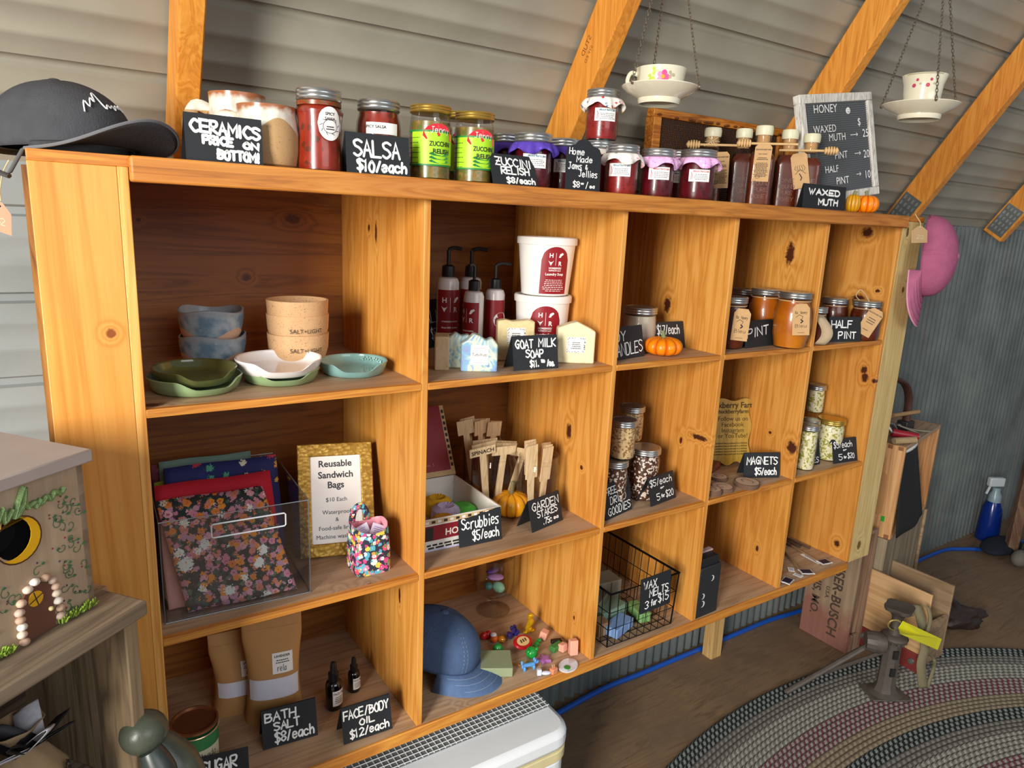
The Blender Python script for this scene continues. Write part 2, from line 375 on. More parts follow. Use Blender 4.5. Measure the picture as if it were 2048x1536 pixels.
for i, xl in enumerate((.100, .897, 1.692, 2.50, 3.30)):
    m = MB(); a, b = -.06, 2.6
    def q(s, d): return (YW - .006 + u[1] * s - nn[1] * d, ZW - .01 + u[2] * s - nn[2] * d)
    s0 = .0 if i >= 3 else .085; pg = [q(s0, 0), q(b, 0), q(b, .089), q(s0, .089)]
    m.add([(xl + dx, y, z) for dx in (0, .038) for y, z in pg], [(0, 1, 2, 3), (7, 6, 5, 4), (0, 4, 5, 1), (1, 5, 6, 2), (2, 6, 7, 3), (3, 7, 4, 0)])
    r = structure(m.build('trim_%d' % (i + 1), RAFT, bevel=.003), ['orange pine rafter behind the black cap', 'orange stamped pine rafter behind the topmost jam jar', 'orange pine rafter behind the honey letter board', 'orange pine rafter above the pink cap', 'orange pine rafter at the right edge'][i])
    if i >= 3:
        m = MB(); T = Matrix(((0, 0, -1, xl), (u[1], -nn[1], 0, YW - .006), (u[2], -nn[2], 0, ZW - .01), (0, 0, 0, 1)))
        m.box((.015, .008, 0), (.14, .08, .0015), 0, T)
        for k in range(5):
            for j in range(4): m.box((.03 + .022 * k, .016 + .017 * j, .0015), (.042 + .022 * k, .021 + .017 * j, .0045), 1, T)
        m.build('nail_plate', [PLATE, mat('e4e8ea', .25, .9)], r)
    if i == 1:
        T = flat((xl - .0006, *q(.32, .012)), (0, u[1], u[2]), (0, -nn[1], -nn[2]))
        m = MB(); INK = mat('6a3d12', .7)
        W = flat((xl - .0006, *q(.36, .03)), (0, -u[1], -u[2]), (0, nn[1], nn[2]))
        m.text('STUD', W, -.03, .0, .012, 0); m.text('SYP KD', W, -.02, -.016, .008, 0); m.strokes('8Cc', W, .02, .06, -.02, .01, .0025)
        m.build('grade_stamp', INK, r)
# ================================================================ shelf unit
U = thing('shelf_unit', 'large honey stained pine cubby shelf unit with three rows of five cubbies', 'shelf unit', (.945, .2, 0))
OFF = (.945, .2, 0)
KN = lambda *k: [tuple(a) for a in k]
XD = ((.4326, .4450), (.8716, .8835), (1.2050, 1.2195), (1.5490, 1.5630)); XR = 1.8853; D = .39; TS = .0125
def kx(x, u_, v_, ry=.014, rz=.018): p = P(u_, v_, x=x); return (x, p.y, p.z, .04, ry, rz)
DIVK = [
 [kx(.4326, 752, 465, .006, .022), kx(.4326, 738, 455, .006, .008), kx(.4326, 741, 1095, .007, .012), kx(.4326, 799, 1190, .006, .02), kx(.4326, 855, 735, .01, .012)],
 [kx(.8716, 1138, 862, .011, .022), kx(.8716, 1163, 935, .006, .006), kx(.8716, 1148, 1235, .004, .007)],
 [kx(1.205, 1335, 610, .013, .022), kx(1.205, 1398, 875, .03, .008), kx(1.205, 1362, 880, .006, .01)],
 [kx(1.549, 1580, 508, .016, .034), kx(1.549, 1583, 895, .018, .02), kx(1.549, 1514, 1097, .006, .01), kx(1.549, 1540, 865, .006, .005)],
 [kx(XR, 1735, 465, .02, .017), kx(XR, 1728, 740, .012, .014), kx(XR, 1730, 755, .012, .016), kx(XR, 1716, 600, .026, .02), kx(XR, 1674, 1087, .011, .013), kx(XR, 1748, 762, .008, .008), kx(XR, 1755, 582, .008, .006)]]
for i, (a, b) in enumerate(XD):
    W = wood('divider pine %d' % i, 'bd7a2e', 'd3923f', 'dfa352', 'z', 18 + 2 * i, .48, DIVK[i], off=OFF)
    MB().box((a, .0, ZB), (b, D, ZT - .0145)).build('divider', W, U, True, bevel=.0012)
W = wood('end panel pine', 'bd7a2e', 'd3923f', 'dfa352', 'z', 17, .48, DIVK[4], off=OFF)
MB().box((XR, 0, ZB), (XR + .0135, D, ZT - .0145)).build('side_panel', W, U, True, bevel=.001)
MB().box((-.0135, 0, ZB), (0, D, ZT - .0145)).build('side_panel', wood('left side pine', 'c07a2c', 'e2a552', 'f0bd6c', 'z', 16, .45, off=OFF), U, True, bevel=.001)
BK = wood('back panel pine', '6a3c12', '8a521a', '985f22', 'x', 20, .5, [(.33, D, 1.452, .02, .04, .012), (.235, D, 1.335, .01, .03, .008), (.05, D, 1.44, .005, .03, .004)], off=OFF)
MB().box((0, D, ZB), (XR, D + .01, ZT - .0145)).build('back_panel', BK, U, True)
SH = [wood('shelf board %d' % i, '9c7d60', 'b59676', 'c2a384', 'x', 20, .55, kk, off=OFF, kcol='5b3218') for i, kk in enumerate((
    [P(303, 810, z=Z1)[:] + (.02, .012, .02), P(1028, 758, y=0)[:] + (.012, .02, .009)], [P(745, 1176, y=0)[:] + (.012, .02, .006), P(690, 1190, y=0)[:] + (.008, .02, .004)], [P(926, 1432, y=0)[:] + (.008, .03, .014), P(1080, 1375, y=0)[:] + (.006, .03, .006)]))]
EDG = [wood('shelf edge pine %d' % i, 'b06c26', 'c98536', 'd8993f', 'x', 30 + i, .48, off=OFF) for i in range(3)]
xs = [0] + [q for ab in XD for q in ab] + [XR]
for z, k, nm in ((Z1, 0, 'shelf'), (Z2, 1, 'shelf')):
    for c in range(5):
        o = MB().box((xs[2 * c], .012, z - TS), (xs[2 * c + 1], D, z)).build(nm, SH[k], U, True)
        MB().box((xs[2 * c], -.0005, z - TS), (xs[2 * c + 1], .012, z)).build('front_edge', EDG[c % 3], o, True, bevel=.0012).matrix_parent_inverse = Matrix()
o = MB().box((-.0, .001, ZB - .018), (XR, D, ZB)).build('bottom_shelf', SH[2], U, True)
MB().box((0, -.006, ZB - .0245), (XR, .001, ZB)).build('bottom_rail', EDG[0], U, True, bevel=.002)
MB().box((-.1115, 0, ZT - .0145), (XR + .119, D, ZT)).build('top_board', EDG[2], U, True, bevel=.0012)
MB().box((.0, -.022, ZT - .0335), (XR, -.0003, ZT - .0002)).build('top_rail', wood('weathered top rail', '99602a', 'bd782e', 'cb8a3e', 'x', 34, .5, off=OFF), U, True, bevel=.0035)
MB().box((-.1115, 0, 0), (-.0136, .038, ZT - .0146)).build('end_stile', wood('bright pine stile', 'c98638', 'd99845', 'e2a653', 'z', 14, .42, [P(222, 667, y=0)[:] + (.008, .03, .008)], off=OFF, stretch=.03, kcol='8a4a1a'), U, True, bevel=.001)
MB().box((-.1175, .004, 0), (-.1116, .036, ZT - .02)).build('edge_strip', wood('rough edge', '5a3512', '8f5d22', 'a9752f', 'z', 30, .7, off=OFF), U, True)
MB().box((XR + .0136, 0, ZB - .004), (XR + .119, .038, ZT - .0146)).build('end_stile', wood('pale greenish post', 'b49a62', 'cdb176', 'd8c088', 'z', 40, .55, [P(1718, 1090, y=0)[:] + (.012, .03, .018), P(1806, 580, y=0)[:] + (.008, .03, .012), P(1815, 465, y=0)[:] + (.008, .03, .016)], off=OFF, stretch=.03, kcol='6e5330'), U, True, bevel=.001)
FT = wood('leg pine', 'a08050', 'c9a468', 'd8b57c', 'z', 26, .6, off=OFF)
fx = P(1397, 1286, z=0); 
for x in (.02, fx.x - .04): MB().box((x, .345, 0), (x + .05, .385, ZB - .018)).build('leg', FT, U, True)
MB().box((1.62, .35, ZB - .075), (XR, .385, ZB - .018)).build('cross_rail', FT, U, True)
# ================================================================ floor things
t = NT('braided wool'); uv = t.n('ShaderNodeUVMap').outputs[0]; sp = t.n('ShaderNodeSeparateXYZ', {0: uv}); uu, rr = sp.outputs[0], sp.outputs[1]
ring = t.ma('FLOOR', rr); fr = t.ma('FRACT', rr)
tri = t.ma('ABSOLUTE', t.ma('SUBTRACT', fr, .5))
ph = t.ma('FRACT', t.ma('ADD', t.ma('MULTIPLY', uu, 52), t.ma('ADD', t.ma('MULTIPLY', tri, 1.1), t.ma('MULTIPLY', ring, .37))))
band = t.ma('FRACT', t.ma('DIVIDE', t.ma('ADD', ring, .5), 20))
STOPS = [(0, '23272c'), (.16, '6a6762'), (.32, 'b9b5a8'), (.55, '7f4a54'), (.8, '8a7a66')]
STOP2 = [(0, '8b938f'), (.16, '8d8a84'), (.32, '7d7e78'), (.55, 'a39d97'), (.8, 'a3957d')]
c = t.mix(t.ma('GREATER_THAN', ph, .48), t.ramp(band, STOPS, True), t.ramp(band, STOP2, True))
c = t.mix(t.mr(t.noise(t.co, 260, 2), .3, .7, .1, .5), c, '33312e')
t.bump(t.ma('ADD', t.ma('MULTIPLY', t.ma('ABSOLUTE', t.ma('SUBTRACT', ph, .5)), -1.2), t.noise(t.co, 400, 2)), .4, .005)
RUG = t.fin(c, .95, spec=.1)
cx, cy, A_, B_ = 1.75, -.98, 1.5, 1.1
m = MB(); m.uv = []; NB, NS = 55, 200; pitch = .0163
def rug_z(k): return .010
prof = []
for k in range(NB):
    for f_, z in ((0, .0085), (.25, .012), (.5, .013), (.75, .012)): prof.append((k + f_, z))
prof.append((NB, .006)); prof = [(-.001, .0)] + prof
for (kk, z) in prof:
    for i in range(NS + 1):
        a = 2 * PI * i / NS; d = max(kk, 0) * pitch; ax, ay = A_ - d, B_ - d
        m.v.append(V((cx + ax * math.cos(a), cy + ay * math.sin(a), z))); m.uv.append((a * (ax + ay) / 2 / 1.0, min(max(kk, 0.001), NB - .001)))
        if len(m.v) % 1 == 0: pass
for k in range(len(prof) - 1):
    for i in range(NS):
        b = k * (NS + 1) + i; m.f.append((b, b + 1, b + NS + 2, b + NS + 1)); m.m.append(0)
tag(m.build('braided_rug', RUG), 'oval braided rug in black, cream, rose and tan bands on the plywood floor', 'rug')
HOSE = mat('1550b0', .35, 0, .1)
def path(pts, n=6):
    pts = [V(p) for p in pts]; q = []
    for i in range(len(pts) - 1):
        p0 = pts[max(i - 1, 0)]; p1 = pts[i]; p2 = pts[i + 1]; p3 = pts[min(i + 2, len(pts) - 1)]
        for k in range(n):
            s = k / n; q.append(.5 * (2 * p1 + (p2 - p0) * s + (2 * p0 - 5 * p1 + 4 * p2 - p3) * s * s + (3 * p1 - p0 - 3 * p2 + p3) * s ** 3))
    return q + [pts[-1]]
hp = [(.93, .36, .0085)] + [tuple(P(a, b, z=.0085)) for a, b in ((1150, 1345), (1240, 1317), (1330, 1302), (1410, 1280), (1460, 1258), (1530, 1238), (1590, 1225))] + [(2.5, .37, .0085), (2.9, .38, .0085)] + [tuple(P(a, b, z=.0085)) for a, b in ((1880, 1103), (1930, 1098), (1990, 1096))] + [(4.2, .2, .0085)]
hp = [(a, min(b, YW - .024), c) for a, b, c in hp]
tag(MB().tube(path(hp), .0085, 10).build('air_hose', HOSE), 'blue air hose running along the floor beneath the shelf unit', 'hose')
# cooler
wc = mat('e9eef2', .35, 0, .03); ZC = .36
br = P(1080, 1388, z=ZC); fr_ = P(1124, 1440, z=ZC); dx_ = (br - fr_); dx_.z = 0
C0 = thing('cooler', 'white chest cooler with a cream band standing below the bottom shelf', 'cooler', (.36, -.02, 0))
def rrect(x0, y0, x1, y1, r, n=5):
    o = []
    for cxx, cyy, a0 in ((x1 - r, y0 + r, -90), (x1 - r, y1 - r, 0), (x0 + r, y1 - r, 90), (x0 + r, y0 + r, 180)):
        o += [(cxx + r * math.cos(math.radians(a0 + 90 * k / n)), cyy + r * math.sin(math.radians(a0 + 90 * k / n))) for k in range(n + 1)]
    return o
X0, Y0, X1, Y1 = -.42, -.012, .456, .33
T0 = lambda z: TR((0, 0, z))
MB().prism(rrect(X0 + .006, Y0 + .006, X1 - .006, Y1 - .006, .045), .012, ZC - .075).build('body', wc, C0, bevel=.008)
MB().prism(rrect(X0 + .002, Y0 + .002, X1 - .002, Y1 - .002, .047), ZC - .075, ZC - .05).build('cream_band', mat('dccf9e', .45), C0, bevel=.002)
MB().prism(rrect(X0, Y0, X1, Y1, .05), ZC - .0495, ZC).build('lid', wc, C0, bevel=.014)
m = MB(); m.box((-.09, Y0 - .012, ZC - .09), (.09, Y0 + .002, ZC - .052)); m.build('latch', mat('d6c893', .45), C0, bevel=.003)
m = MB(); WR = mat('e2e5e4', .4, .3)
G0 = thing('wire_mesh_panel', 'strip of galvanized square wire mesh lying on the cooler lid', 'wire mesh', (.38, .05, ZC))
for i in range(64): m.tube([(-.43 + i * .0135, .005, .003), (-.43 + i * .0135, .16, .003)], .0013, 4)
for j in range(12): m.tube([(-.43, .007 + j * .0135, .0044), (.425, .007 + j * .0135, .0044)], .0013, 4)
m.build('wires', WR, G0)
MB().box((-.43, .005, .0001), (.425, .16, .0016)).build('backing_sheet', mat('74777a', .6), G0)
# ================================================================ shared bits for goods
GLASS = glass(base=.018); LIDM = mat('b9bcbc', .28, .9, .1, 60); GOLD = mat('cfae55', .3, .85, .1, 60); CARD = mat('25282c', .55, 0, .15, 90, spec=.3); INKW = mat('f2f3f1', .6, 0, .03)
PAPER = mat('f2f0ec', .7, 0, .03); KRAFT = mat('c39c6c', .75, 0, .12, 90); INK = mat('2b2522', .7, 0, 0); TWINE = mat('c9b58c', .9, 0, .2, 200)
REDL = mat('8e1420', .4, 0, .05); BLACKP = mat('15171a', .35, 0, .1)
def sign(label, BL, BR, h, lines, lean=14, tent=True, wd=.0032, cat='sign', back=22, poly=None):
    BL, BR = V(BL), V(BR); xd = (BR - BL); W_ = xd.length; xd.normalize(); bk = V((0, 0, 1)).cross(xd).normalized()
    r = thing('price_sign', label, cat, (BL + BR) / 2, math.atan2(xd.y, xd.x))
    la = math.radians(lean); yd = V((0, 0, 1)) * math.cos(la) + bk * math.sin(la); n = xd.cross(yd)
    w0 = flat(BL, xd, yd)
    pg = [(a * W_, b * h) for a, b in (poly or [(0, 0), (1, 0), (1, 1), (0, 1)])]
    MB().prism(pg, -.0014, 0, 0, warp=w0).build('front_panel', CARD, r, True)
    if tent:
        top = BL + yd * h; lb = math.radians(back); y2 = V((0, 0, -1)) * math.cos(lb) + bk * math.sin(lb); h2 = (top.z - BL.z) / math.cos(lb)
        MB().prism([(0, 0), (W_, 0), (W_, h2), (0, h2)], .0001, .0015, 0, warp=flat(top - n * .0015, xd, y2)).build('back_panel', CARD, r, True)
    m = MB()
    for (tx, x0, x1, y0, y1, *sl) in lines: m.strokes(tx, w0, x0 * W_, x1 * W_, y0 * h, y1 * h, wd, slope=sl[0] if sl else 0)
    m.build('lettering', INKW, r, True); return r
def SG(label, bl, br, vtl, z, lines, **k):
    BL, BR = P(*bl, z=z), P(*br, z=z); xd = (BR - BL).normalized(); bk = V((0, 0, 1)).cross(xd); la = math.radians(k.get('lean', 14))
    h = HT(BL, vtl, V((0, 0, 1)) * math.cos(la) + bk * math.sin(la)); return sign(label, BL, BR, h, lines, **k)
def TS_(label, ul, yl, ur, yr, vtl, lines, **k):
    BL, BR = XY(ul, yl, ZT), XY(ur, yr, ZT); xd = (BR - BL).normalized(); bk = V((0, 0, 1)).cross(xd); la = math.radians(k.get('lean', 14))
    h = HT(BL, vtl, V((0, 0, 1)) * math.cos(la) + bk * math.sin(la)); return sign(label, BL, BR, h, lines, **k)
def lid_mesh(r, z, h=.017, mi=0, ribs=3):
    pr = [(r - .001, z)]
    for k in range(ribs): pr += [(r, z + h * (k + .15) / ribs), (r + .0008, z + h * (k + .5) / ribs), (r - .0002, z + h * (k + .9) / ribs)]
    pr += [(r - .0005, z + h - .0006), (r - .002, z + h), (r - .005, z + h), (r - .006, z + h - .0008), (1e-6, z + h - .0008)]
    return MB().lathe(pr, 40, mi)
def jar_prof(h, r, rn, hn=.024):
    return [(r * .80, 0), (r * .93, .002), (r, .010), (r, h - hn - .020), (r * .97, h - hn - .010), (rn + .001, h - hn), (rn, h - hn + .004), (rn, h - .012)]
def jar(name, label, cat, p, h, r, content, group=None, fill=.93, lid=LIDM, rn=None, rz=None, prof=None, lidh=.017, off=0, glassm=None):
    rn = rn or r * .9; j = thing(name, label, cat, p, FACE(p, off) if rz is None else rz, group)
    pr = prof(h, r, rn) if prof else jar_prof(h, r, rn)
    MB().lathe(pr, 40).build('glass', glassm or GLASS, j)
    if content:
        zc = h * fill; ip = [(max(a - .0022, .001), max(z, .0022)) for a, z in pr if z < zc - .002]
        rc = ip[-1][0]; ip += [(rc, zc), (1e-6, zc)]
        MB().lathe(ip, 36).build('contents', content, j)
    lid_mesh(rn + .0022, h - lidh, lidh).build('lid', lid, j)
    return j
def label_patch(j, r, ang, w_, z0, z1, m_=PAPER, lines=None, name='label', outline=None, h=.0006):
    W = cyl(r, 0, math.radians(ang)); m = MB(); mats = [m_, INK]
    if outline:
        N = 14
        for i in range(N):
            a, b = i / N, (i + 1) / N; xa, xb = -w_ / 2 + w_ * a, -w_ / 2 + w_ * b
            m.add([W(xa, z0 + (z1 - z0) * outline(a)[0], h), W(xb, z0 + (z1 - z0) * outline(b)[0], h), W(xb, z0 + (z1 - z0) * outline(b)[1], h), W(xa, z0 + (z1 - z0) * outline(a)[1], h)], [(0, 1, 2, 3)])
    else: m.rect(W, -w_ / 2, z0, w_ / 2, z1, 0, h, 12)
    if lines: mats = lines(m, W) or mats
    return m.build(name, mats, j)
def arch(a): return (0, .72 + .28 * math.sqrt(max(0, 1 - (2 * a - 1) ** 2)))
def disc(a): s = math.sqrt(max(0, 1 - (2 * a - 1) ** 2)) / 2; return (.5 - s, .5 + s)
def pumpkin(label, p, r, h, col, stem=.03, rz=0, group='mini pumpkins', lobes=10, lean=.3, sc_='8a8460'):
    j = thing('mini_pumpkin', label, 'pumpkin', p, rz, group)
    def fn(rr, a, z, k):
        g = abs(math.cos(a * lobes / 2)) ** .45; return V((rr * (.86 + .14 * g) * math.cos(a), rr * (.86 + .14 * g) * math.sin(a), z * (.96 + .04 * g) if z > h * .3 else z))
    n = 16; MB().lathe([(1e-6, h * .06)] + [(r * max(.05, math.sin(PI * (k + .6) / (n + .9))) ** .62, h * (.5 - .5 * math.cos(PI * k / n))) for k in range(n + 1)] + [(1e-6, h * .86)], 80, fn=fn).build('flesh', col, j)
    MB().tube([(0, 0, h * .82), (.002, 0, h * .9 + stem * .3), (stem * lean, .0, h * .9 + stem * .8), (stem * lean * 1.6, 0, h * .9 + stem)], [.0075, .005, .0042, .005], 8).build('stem', mat(sc_, .8, 0, .2), j)
    return j
def pump_mat(a, b):
    t = NT('pumpkin ' + a); s = t.n('ShaderNodeSeparateXYZ', {0: t.co}); an = t.ma('ARCTAN2', s.outputs[1], s.outputs[0])
    f = t.ma('ABSOLUTE', t.ma('COSINE', t.ma('MULTIPLY', an, 5))); return t.fin(t.mix(t.mr(f, .05, .7), b, a), .32)
PUMP_O = pump_mat('f28a08', 'dc5a02'); PUMP_Y = pump_mat('eda416', 'dd8408'); PUMP_D = pump_mat('d2970f', 'b8780c')
# ================================================================ on top of the unit: ceramics and preserves
def glaze(name, clay, gl, rim, h, lvl, amp, ph=0):
    t = NT(name); s = t.n('ShaderNodeSeparateXYZ', {0: t.co}); an = t.ma('ARCTAN2', s.outputs[1], s.outputs[0])
    n_ = t.noise(t.co, 45, 3); e = t.ma('ADD', s.outputs[2], t.ma('MULTIPLY', t.ma('SINE', t.ma('ADD', t.ma('MULTIPLY', an, 3), ph)), amp))
    m = t.ma('GREATER_THAN', e, lvl); g = t.mix(t.mr(n_, .4, .65), gl[0], gl[1])
    k = t.mr(t.ma('ADD', s.outputs[2], t.ma('MULTIPLY', t.ma('SUBTRACT', n_, .5), .02)), h - .012, h - .004)
    g = t.mix(k, g, rim); cl = t.mix(t.mr(t.noise(t.co, 500, 2), .6, .7), clay, tuple(x * .6 for x in srgb(clay)[:3]) + (1,))
    return t.fin(t.mix(m, cl, g), t.mr(m, 0, 1, .8, .22))
def mug(label, p, h, r, rz):
    MUGG = glaze('mug glaze', 'b39063', ('d9d5c6', 'b9b1a2'), '9b5f3c', h, h * .66, .012, 1.2)
    j = thing('stoneware_mug', label, 'mug', p, rz, 'stoneware mugs on top of the unit')
    pr = [(1e-6, .001), (r * .7, 0), (r * .9, .006), (r * 1.0, h * .3), (r * .98, h * .6), (r * .9, h * .85), (r * .92, h), (r * .87, h), (r * .86, h * .8), (r * .92, h * .4), (r * .8, .01), (1e-6, .008)]
    MB().lathe(pr, 44).build('cup', MUGG, j)
    MB().tube(path([(-r * .9, 0, h * .78), (-r * 1.35, 0, h * .82), (-r * 1.6, 0, h * .55), (-r * 1.35, 0, h * .25), (-r * .95, 0, h * .2)], 5), .0068, 10, flat_=1.4).build('handle', MUGG, j)
    return j
p = XY(480, .185, ZT); mug('tan and white stoneware mug, the rear one behind the ceramics sign', p, HT(p, 190), .0478, FACE(p, -6))
p = XY(537, .075, ZT); j = mug('tan and white stoneware mug, the front one touching the ceramics sign', p, HT(p, 214), .0478, FACE(p, -14))
m = MB(); m.text('MOM', cyl(.0478, .04, math.radians(-8)), .0, 0, .007, 0, .0012); m.build('stamped_lettering', INK, j)
TS_('black card sign reading CERAMICS PRICE ON BOTTOM!', 373, .012, 527, .012, 223, [('CERAMICS', .06, .99, .6, .93, -.05), ('PRICE', .2, .62, .36, .6, -.03), ('ON', .72, .96, .32, .52), ('BOTTOM!', .38, .97, .07, .33, -.03)], lean=4, wd=.0050, back=30)
def content(name, a, b, c, sc_=60, sp=.0):
    t = NT(name); f = t.noise(t.co, sc_, 4); vo = t.n('ShaderNodeTexVoronoi', {'Vector': t.co, 'Scale': sc_ * 3.0}); g = t.n('ShaderNodeSeparateColor', {0: vo.outputs['Color']})
    cc = t.mix(t.mr(f, .35, .65), a, b); cc = t.mix(t.ma('GREATER_THAN', g.outputs[0], 1 - sp), cc, c); return t.fin(cc, .3)
SALSA = content('salsa', '7c1c0a', '912b10', '5c2410', 50, .12); JAM = content('dark jam', '4a0710', '5c0c18', '3a060c', 60, .1); JAMR = content('red jam', '7c1414', '8a201a', '6a0e0e', 60, .1)
RELISH = content('relish', '6e5424', '8a7238', '5c6428', 90, .35); HONEY = content('honey', 'a5540a', 'b8640e', '94480a', 20); HONEYD = content('dark honey', '4a1606', '5e2208', '3c1004', 20)
p = XY(640, .05, ZT); h = HT(p, 181); j = jar('salsa_jar', 'tall salsa jar with a round white spicy salsa sticker and silver lid', 'jar', p, h, .0365, SALSA, fill=.86, rn=.0315, off=8, prof=lambda h, r, rn: [(r * .85, 0), (r * .97, .003), (r * .98, .03), (r * .92, .05), (r * .94, .075), (r, .09), (r, h - .035), (r * .95, h - .028), (rn, h - .024), (rn, h - .01)])
MB().lathe([(.0335, h * .80), (.0338, h * .85), (.029, h * .865), (1e-6, h * .865)], 36).build('herb_layer', content('herbs', '5c4a20', '7d4a20', '8a2a10', 120, .4), j)
def L(m, W):
    for k, s in enumerate(('SPICY', 'SALSA')): m.text(s, W, 0, .082 - .007 * k, .0042, 1, .001, True)
    for k in range(9):
        a = 2 * PI * k / 9; m.line([(.0125 * math.cos(a), .066 + .0125 * math.sin(a) * .8), (.016 * math.cos(a + .25), .066 + .016 * math.sin(a + .25) * .8)], W, .0008, 1, .001)
    m.line([(.011 * math.cos(k * .42), .066 + .010 * math.sin(k * .42)) for k in range(16)], W, .0007, 1, .001); m.dashes(W, -.008, .008, .061, .068, 2, 1, .001)
label_patch(j, .0362, 18, .038, .0455, .0945, PAPER, L, 'sticker', disc)
p = XY(757, .09, ZT); h = HT(p, 203); j = jar('salsa_jar', 'shorter salsa jar half hidden behind the salsa sign', 'jar', p, h, .0375, SALSA, fill=.84, rn=.0325)
def L(m, W): m.text('SPICY SALSA', W, -.012, .077, .0045, 1, .001, True)
label_patch(j, .0375, 10, .055, .068, .086, PAPER, L)
TS_('black card tent sign reading SALSA $10/each', 694, .012, 820, .012, 262, [('SALSA', .1, .86, .42, .9), ('$10/each', .14, .97, .06, .4)], lean=6, wd=.0048)
def relish(label, u, y, vt, off=0):
    p = XY(u, y, ZT); h = HT(p, vt); r = .0352
    j = jar('relish_jar', label, 'jar', p, h, r, RELISH, 'zucchini relish jars', .78, GOLD, rn=.0325, off=off, lidh=.013, prof=lambda h, r, rn: [(r * .88, 0), (r, .004), (r, h - .034), (r * .96, h - .024), (rn, h - .018), (rn, h - .006)])
    LG = mat('a5dc22', .45, 0, .04); RD = mat('d6202e', .45, 0, 0); DG = mat('1d7a35', .5, 0, .2)
    def L(m, W):
        z0, z1 = .026, h * .635
        m.rect(W, -.062, z0 - .003, .032, z0, 3, .0009, 16); m.rect(W, -.062, z1, .032, z1 + .003, 3, .0009, 16)
        m.prism([(-.006 + .027 * math.cos(k * PI / 12) + .008, z1 - .006 + .020 * math.sin(k * PI / 12)) for k in range(13)] + [(-.019, z1 - .012), (.002, z1 - .006), (.029, z1 - .012)], .0008, .0012, 2, warp=W)
        m.strokes("Jenny", W, -.012, .022, z1 - .001, z1 + .010, .0011, 4, .0016)
        m.text('ZUCCHINI', W, .006, z1 - .022, .0075, 5, .0012, True, .040); m.text('RELISH', W, .008, z1 - .034, .0075, 5, .0012, True)
        for k in range(3): m.prism([(-.014 + .018 * math.cos(a * .5) + .018, z0 + .005 + .006 * k + .0035 * math.sin(a * .5)) for a in range(13)], .0008, .0011 + .0002 * k, 3, warp=W)
        for k in range(6): m.dashes(W, -.060, -.030, z1 - .010 - .008 * k, z1 - .008 - .008 * k, 1, 5, .0009)
        return [LG, PAPER, RD, DG, PAPER, INK]
    label_patch(j, r, 20, .094, .026, h * .635, LG, L); return j
relish('green labelled zucchini relish jar beside the salsa sign', 859, .06, 213)
relish('green labelled zucchini relish jar behind the zuccini relish sign', 946, .06, 227)
p = XY(912, .16, ZT); relish('third relish jar hidden behind the other two, only its gold lid edge shows', 912, .17, 226)
TS_('black card tent sign reading ZUCCINI RELISH $8/each', 987, .010, 1075, .010, 305, [('ZUCCINI', .1, .93, .62, .93, -.03), ('RELISH', .2, .86, .34, .62), ('$8/each', .3, .98, .06, .3)], lean=20, wd=.0034, back=22)
def frill(j, r, z, col, seed, drop=.018, out=.010):
    rd = random.Random(seed); ph = [rd.uniform(0, 6) for _ in range(4)]
    def fn(u_, v_):
        a = 2 * PI * u_; f = math.sin(7 * a + ph[0]) * .5 + math.sin(12 * a + ph[1]) * .35 + math.sin(4 * a + ph[2]) * .3
        rr = r + .002 + out * v_ * (1 + .5 * f); zz = z - drop * v_ * v_ * (1 + .35 * math.sin(5 * a + ph[3])) + .002 * f * v_
        return V((rr * math.cos(a), rr * math.sin(a), zz))
    MB().grid(fn, 90, 5, cu=True).build('cloth_frill', col, j, solid=.0006)
FR_P = floral('purple cloth', '5138a8', [(150, .3, ['6a4fc4', '4a309a'], None)]); FR_K = floral('pink cloth', 'e8b4e0', [(160, .35, ['d67fd0', 'f0d0ec'], None)])
FR_F = floral('floral cloth', 'efe9e2', [(110, .36, ['e0559a', 'f0a030', '3f7ab0', 'd02a2a', 'f2f0ea'], 'f4d060')]); FR_M = floral('muted floral cloth', 'e6e0da', [(110, .36, ['e87aa0', 'f0b8c4', '8a9a7a', 'e6e0da'], None)])
def jam(label, u, y, vt, cont, cloth, off=0, z=0, r=.0325, lab=True, seed=1, hh=None, head='3a7a90'):
    p = XY(u, y, ZT + z); p.z = ZT + z; h = hh or HT(p, vt)
    j = jar('jam_jar', label, 'jar', p, h, r, cont, 'homemade jam and jelly jars', .84, rn=r * .93, off=off, prof=lambda h, r, rn: [(r * .85, 0), (r * .96, .002), (r, .008), (r, h - .03), (rn, h - .022), (rn, h - .008)])
    frill(j, r * .95, h - .017, cloth, seed)
    def L(m, W):
        z0 = h * .36; m.text('Mixed Berry Jam', W, .004, z0 + .0195, .0036, 2, .001, True, .034)
        m.line([(-.018, z0 + .004), (-.0165, z0 + .012), (-.0175, z0 + .019), (-.0145, z0 + .012), (-.0155, z0 + .004)], W, .001, 3, .001)
        m.dashes(W, -.012, .020, z0 + .004, z0 + .017, 4, 1, .001, .4); return [PAPER, mat('7a7a84', .7, 0, 0), mat(head, .7, 0, 0), mat('c86a80', .7, 0, 0)]
    if lab: label_patch(j, r, 8, .045, h * .36, h * .36 + .025, mat('e4e4ee', .6, 0, .03), L)
    return j
jam('jam jar with purple cloth peeking out left behind the zuccini sign', 1010, .14, 270, JAM, FR_P, seed=2, lab=False)
jam('front jam jar with purple cloth frill beside the zuccini sign', 1062, .055, 268, JAM, FR_P, seed=3, r=.035)
jam('jam jar with purple cloth just left of the homemade jams plaque', 1122, .105, 279, JAM, FR_P, seed=4)
b1 = jam('jam jar under the topmost jam jar, behind the homemade jams plaque', 1192, .115, 283, JAMR, FR_F, seed=5, lab=False)
hb = px((0, 0, 0)); q_ = b1.location; hb_ = HT(q_, 283)
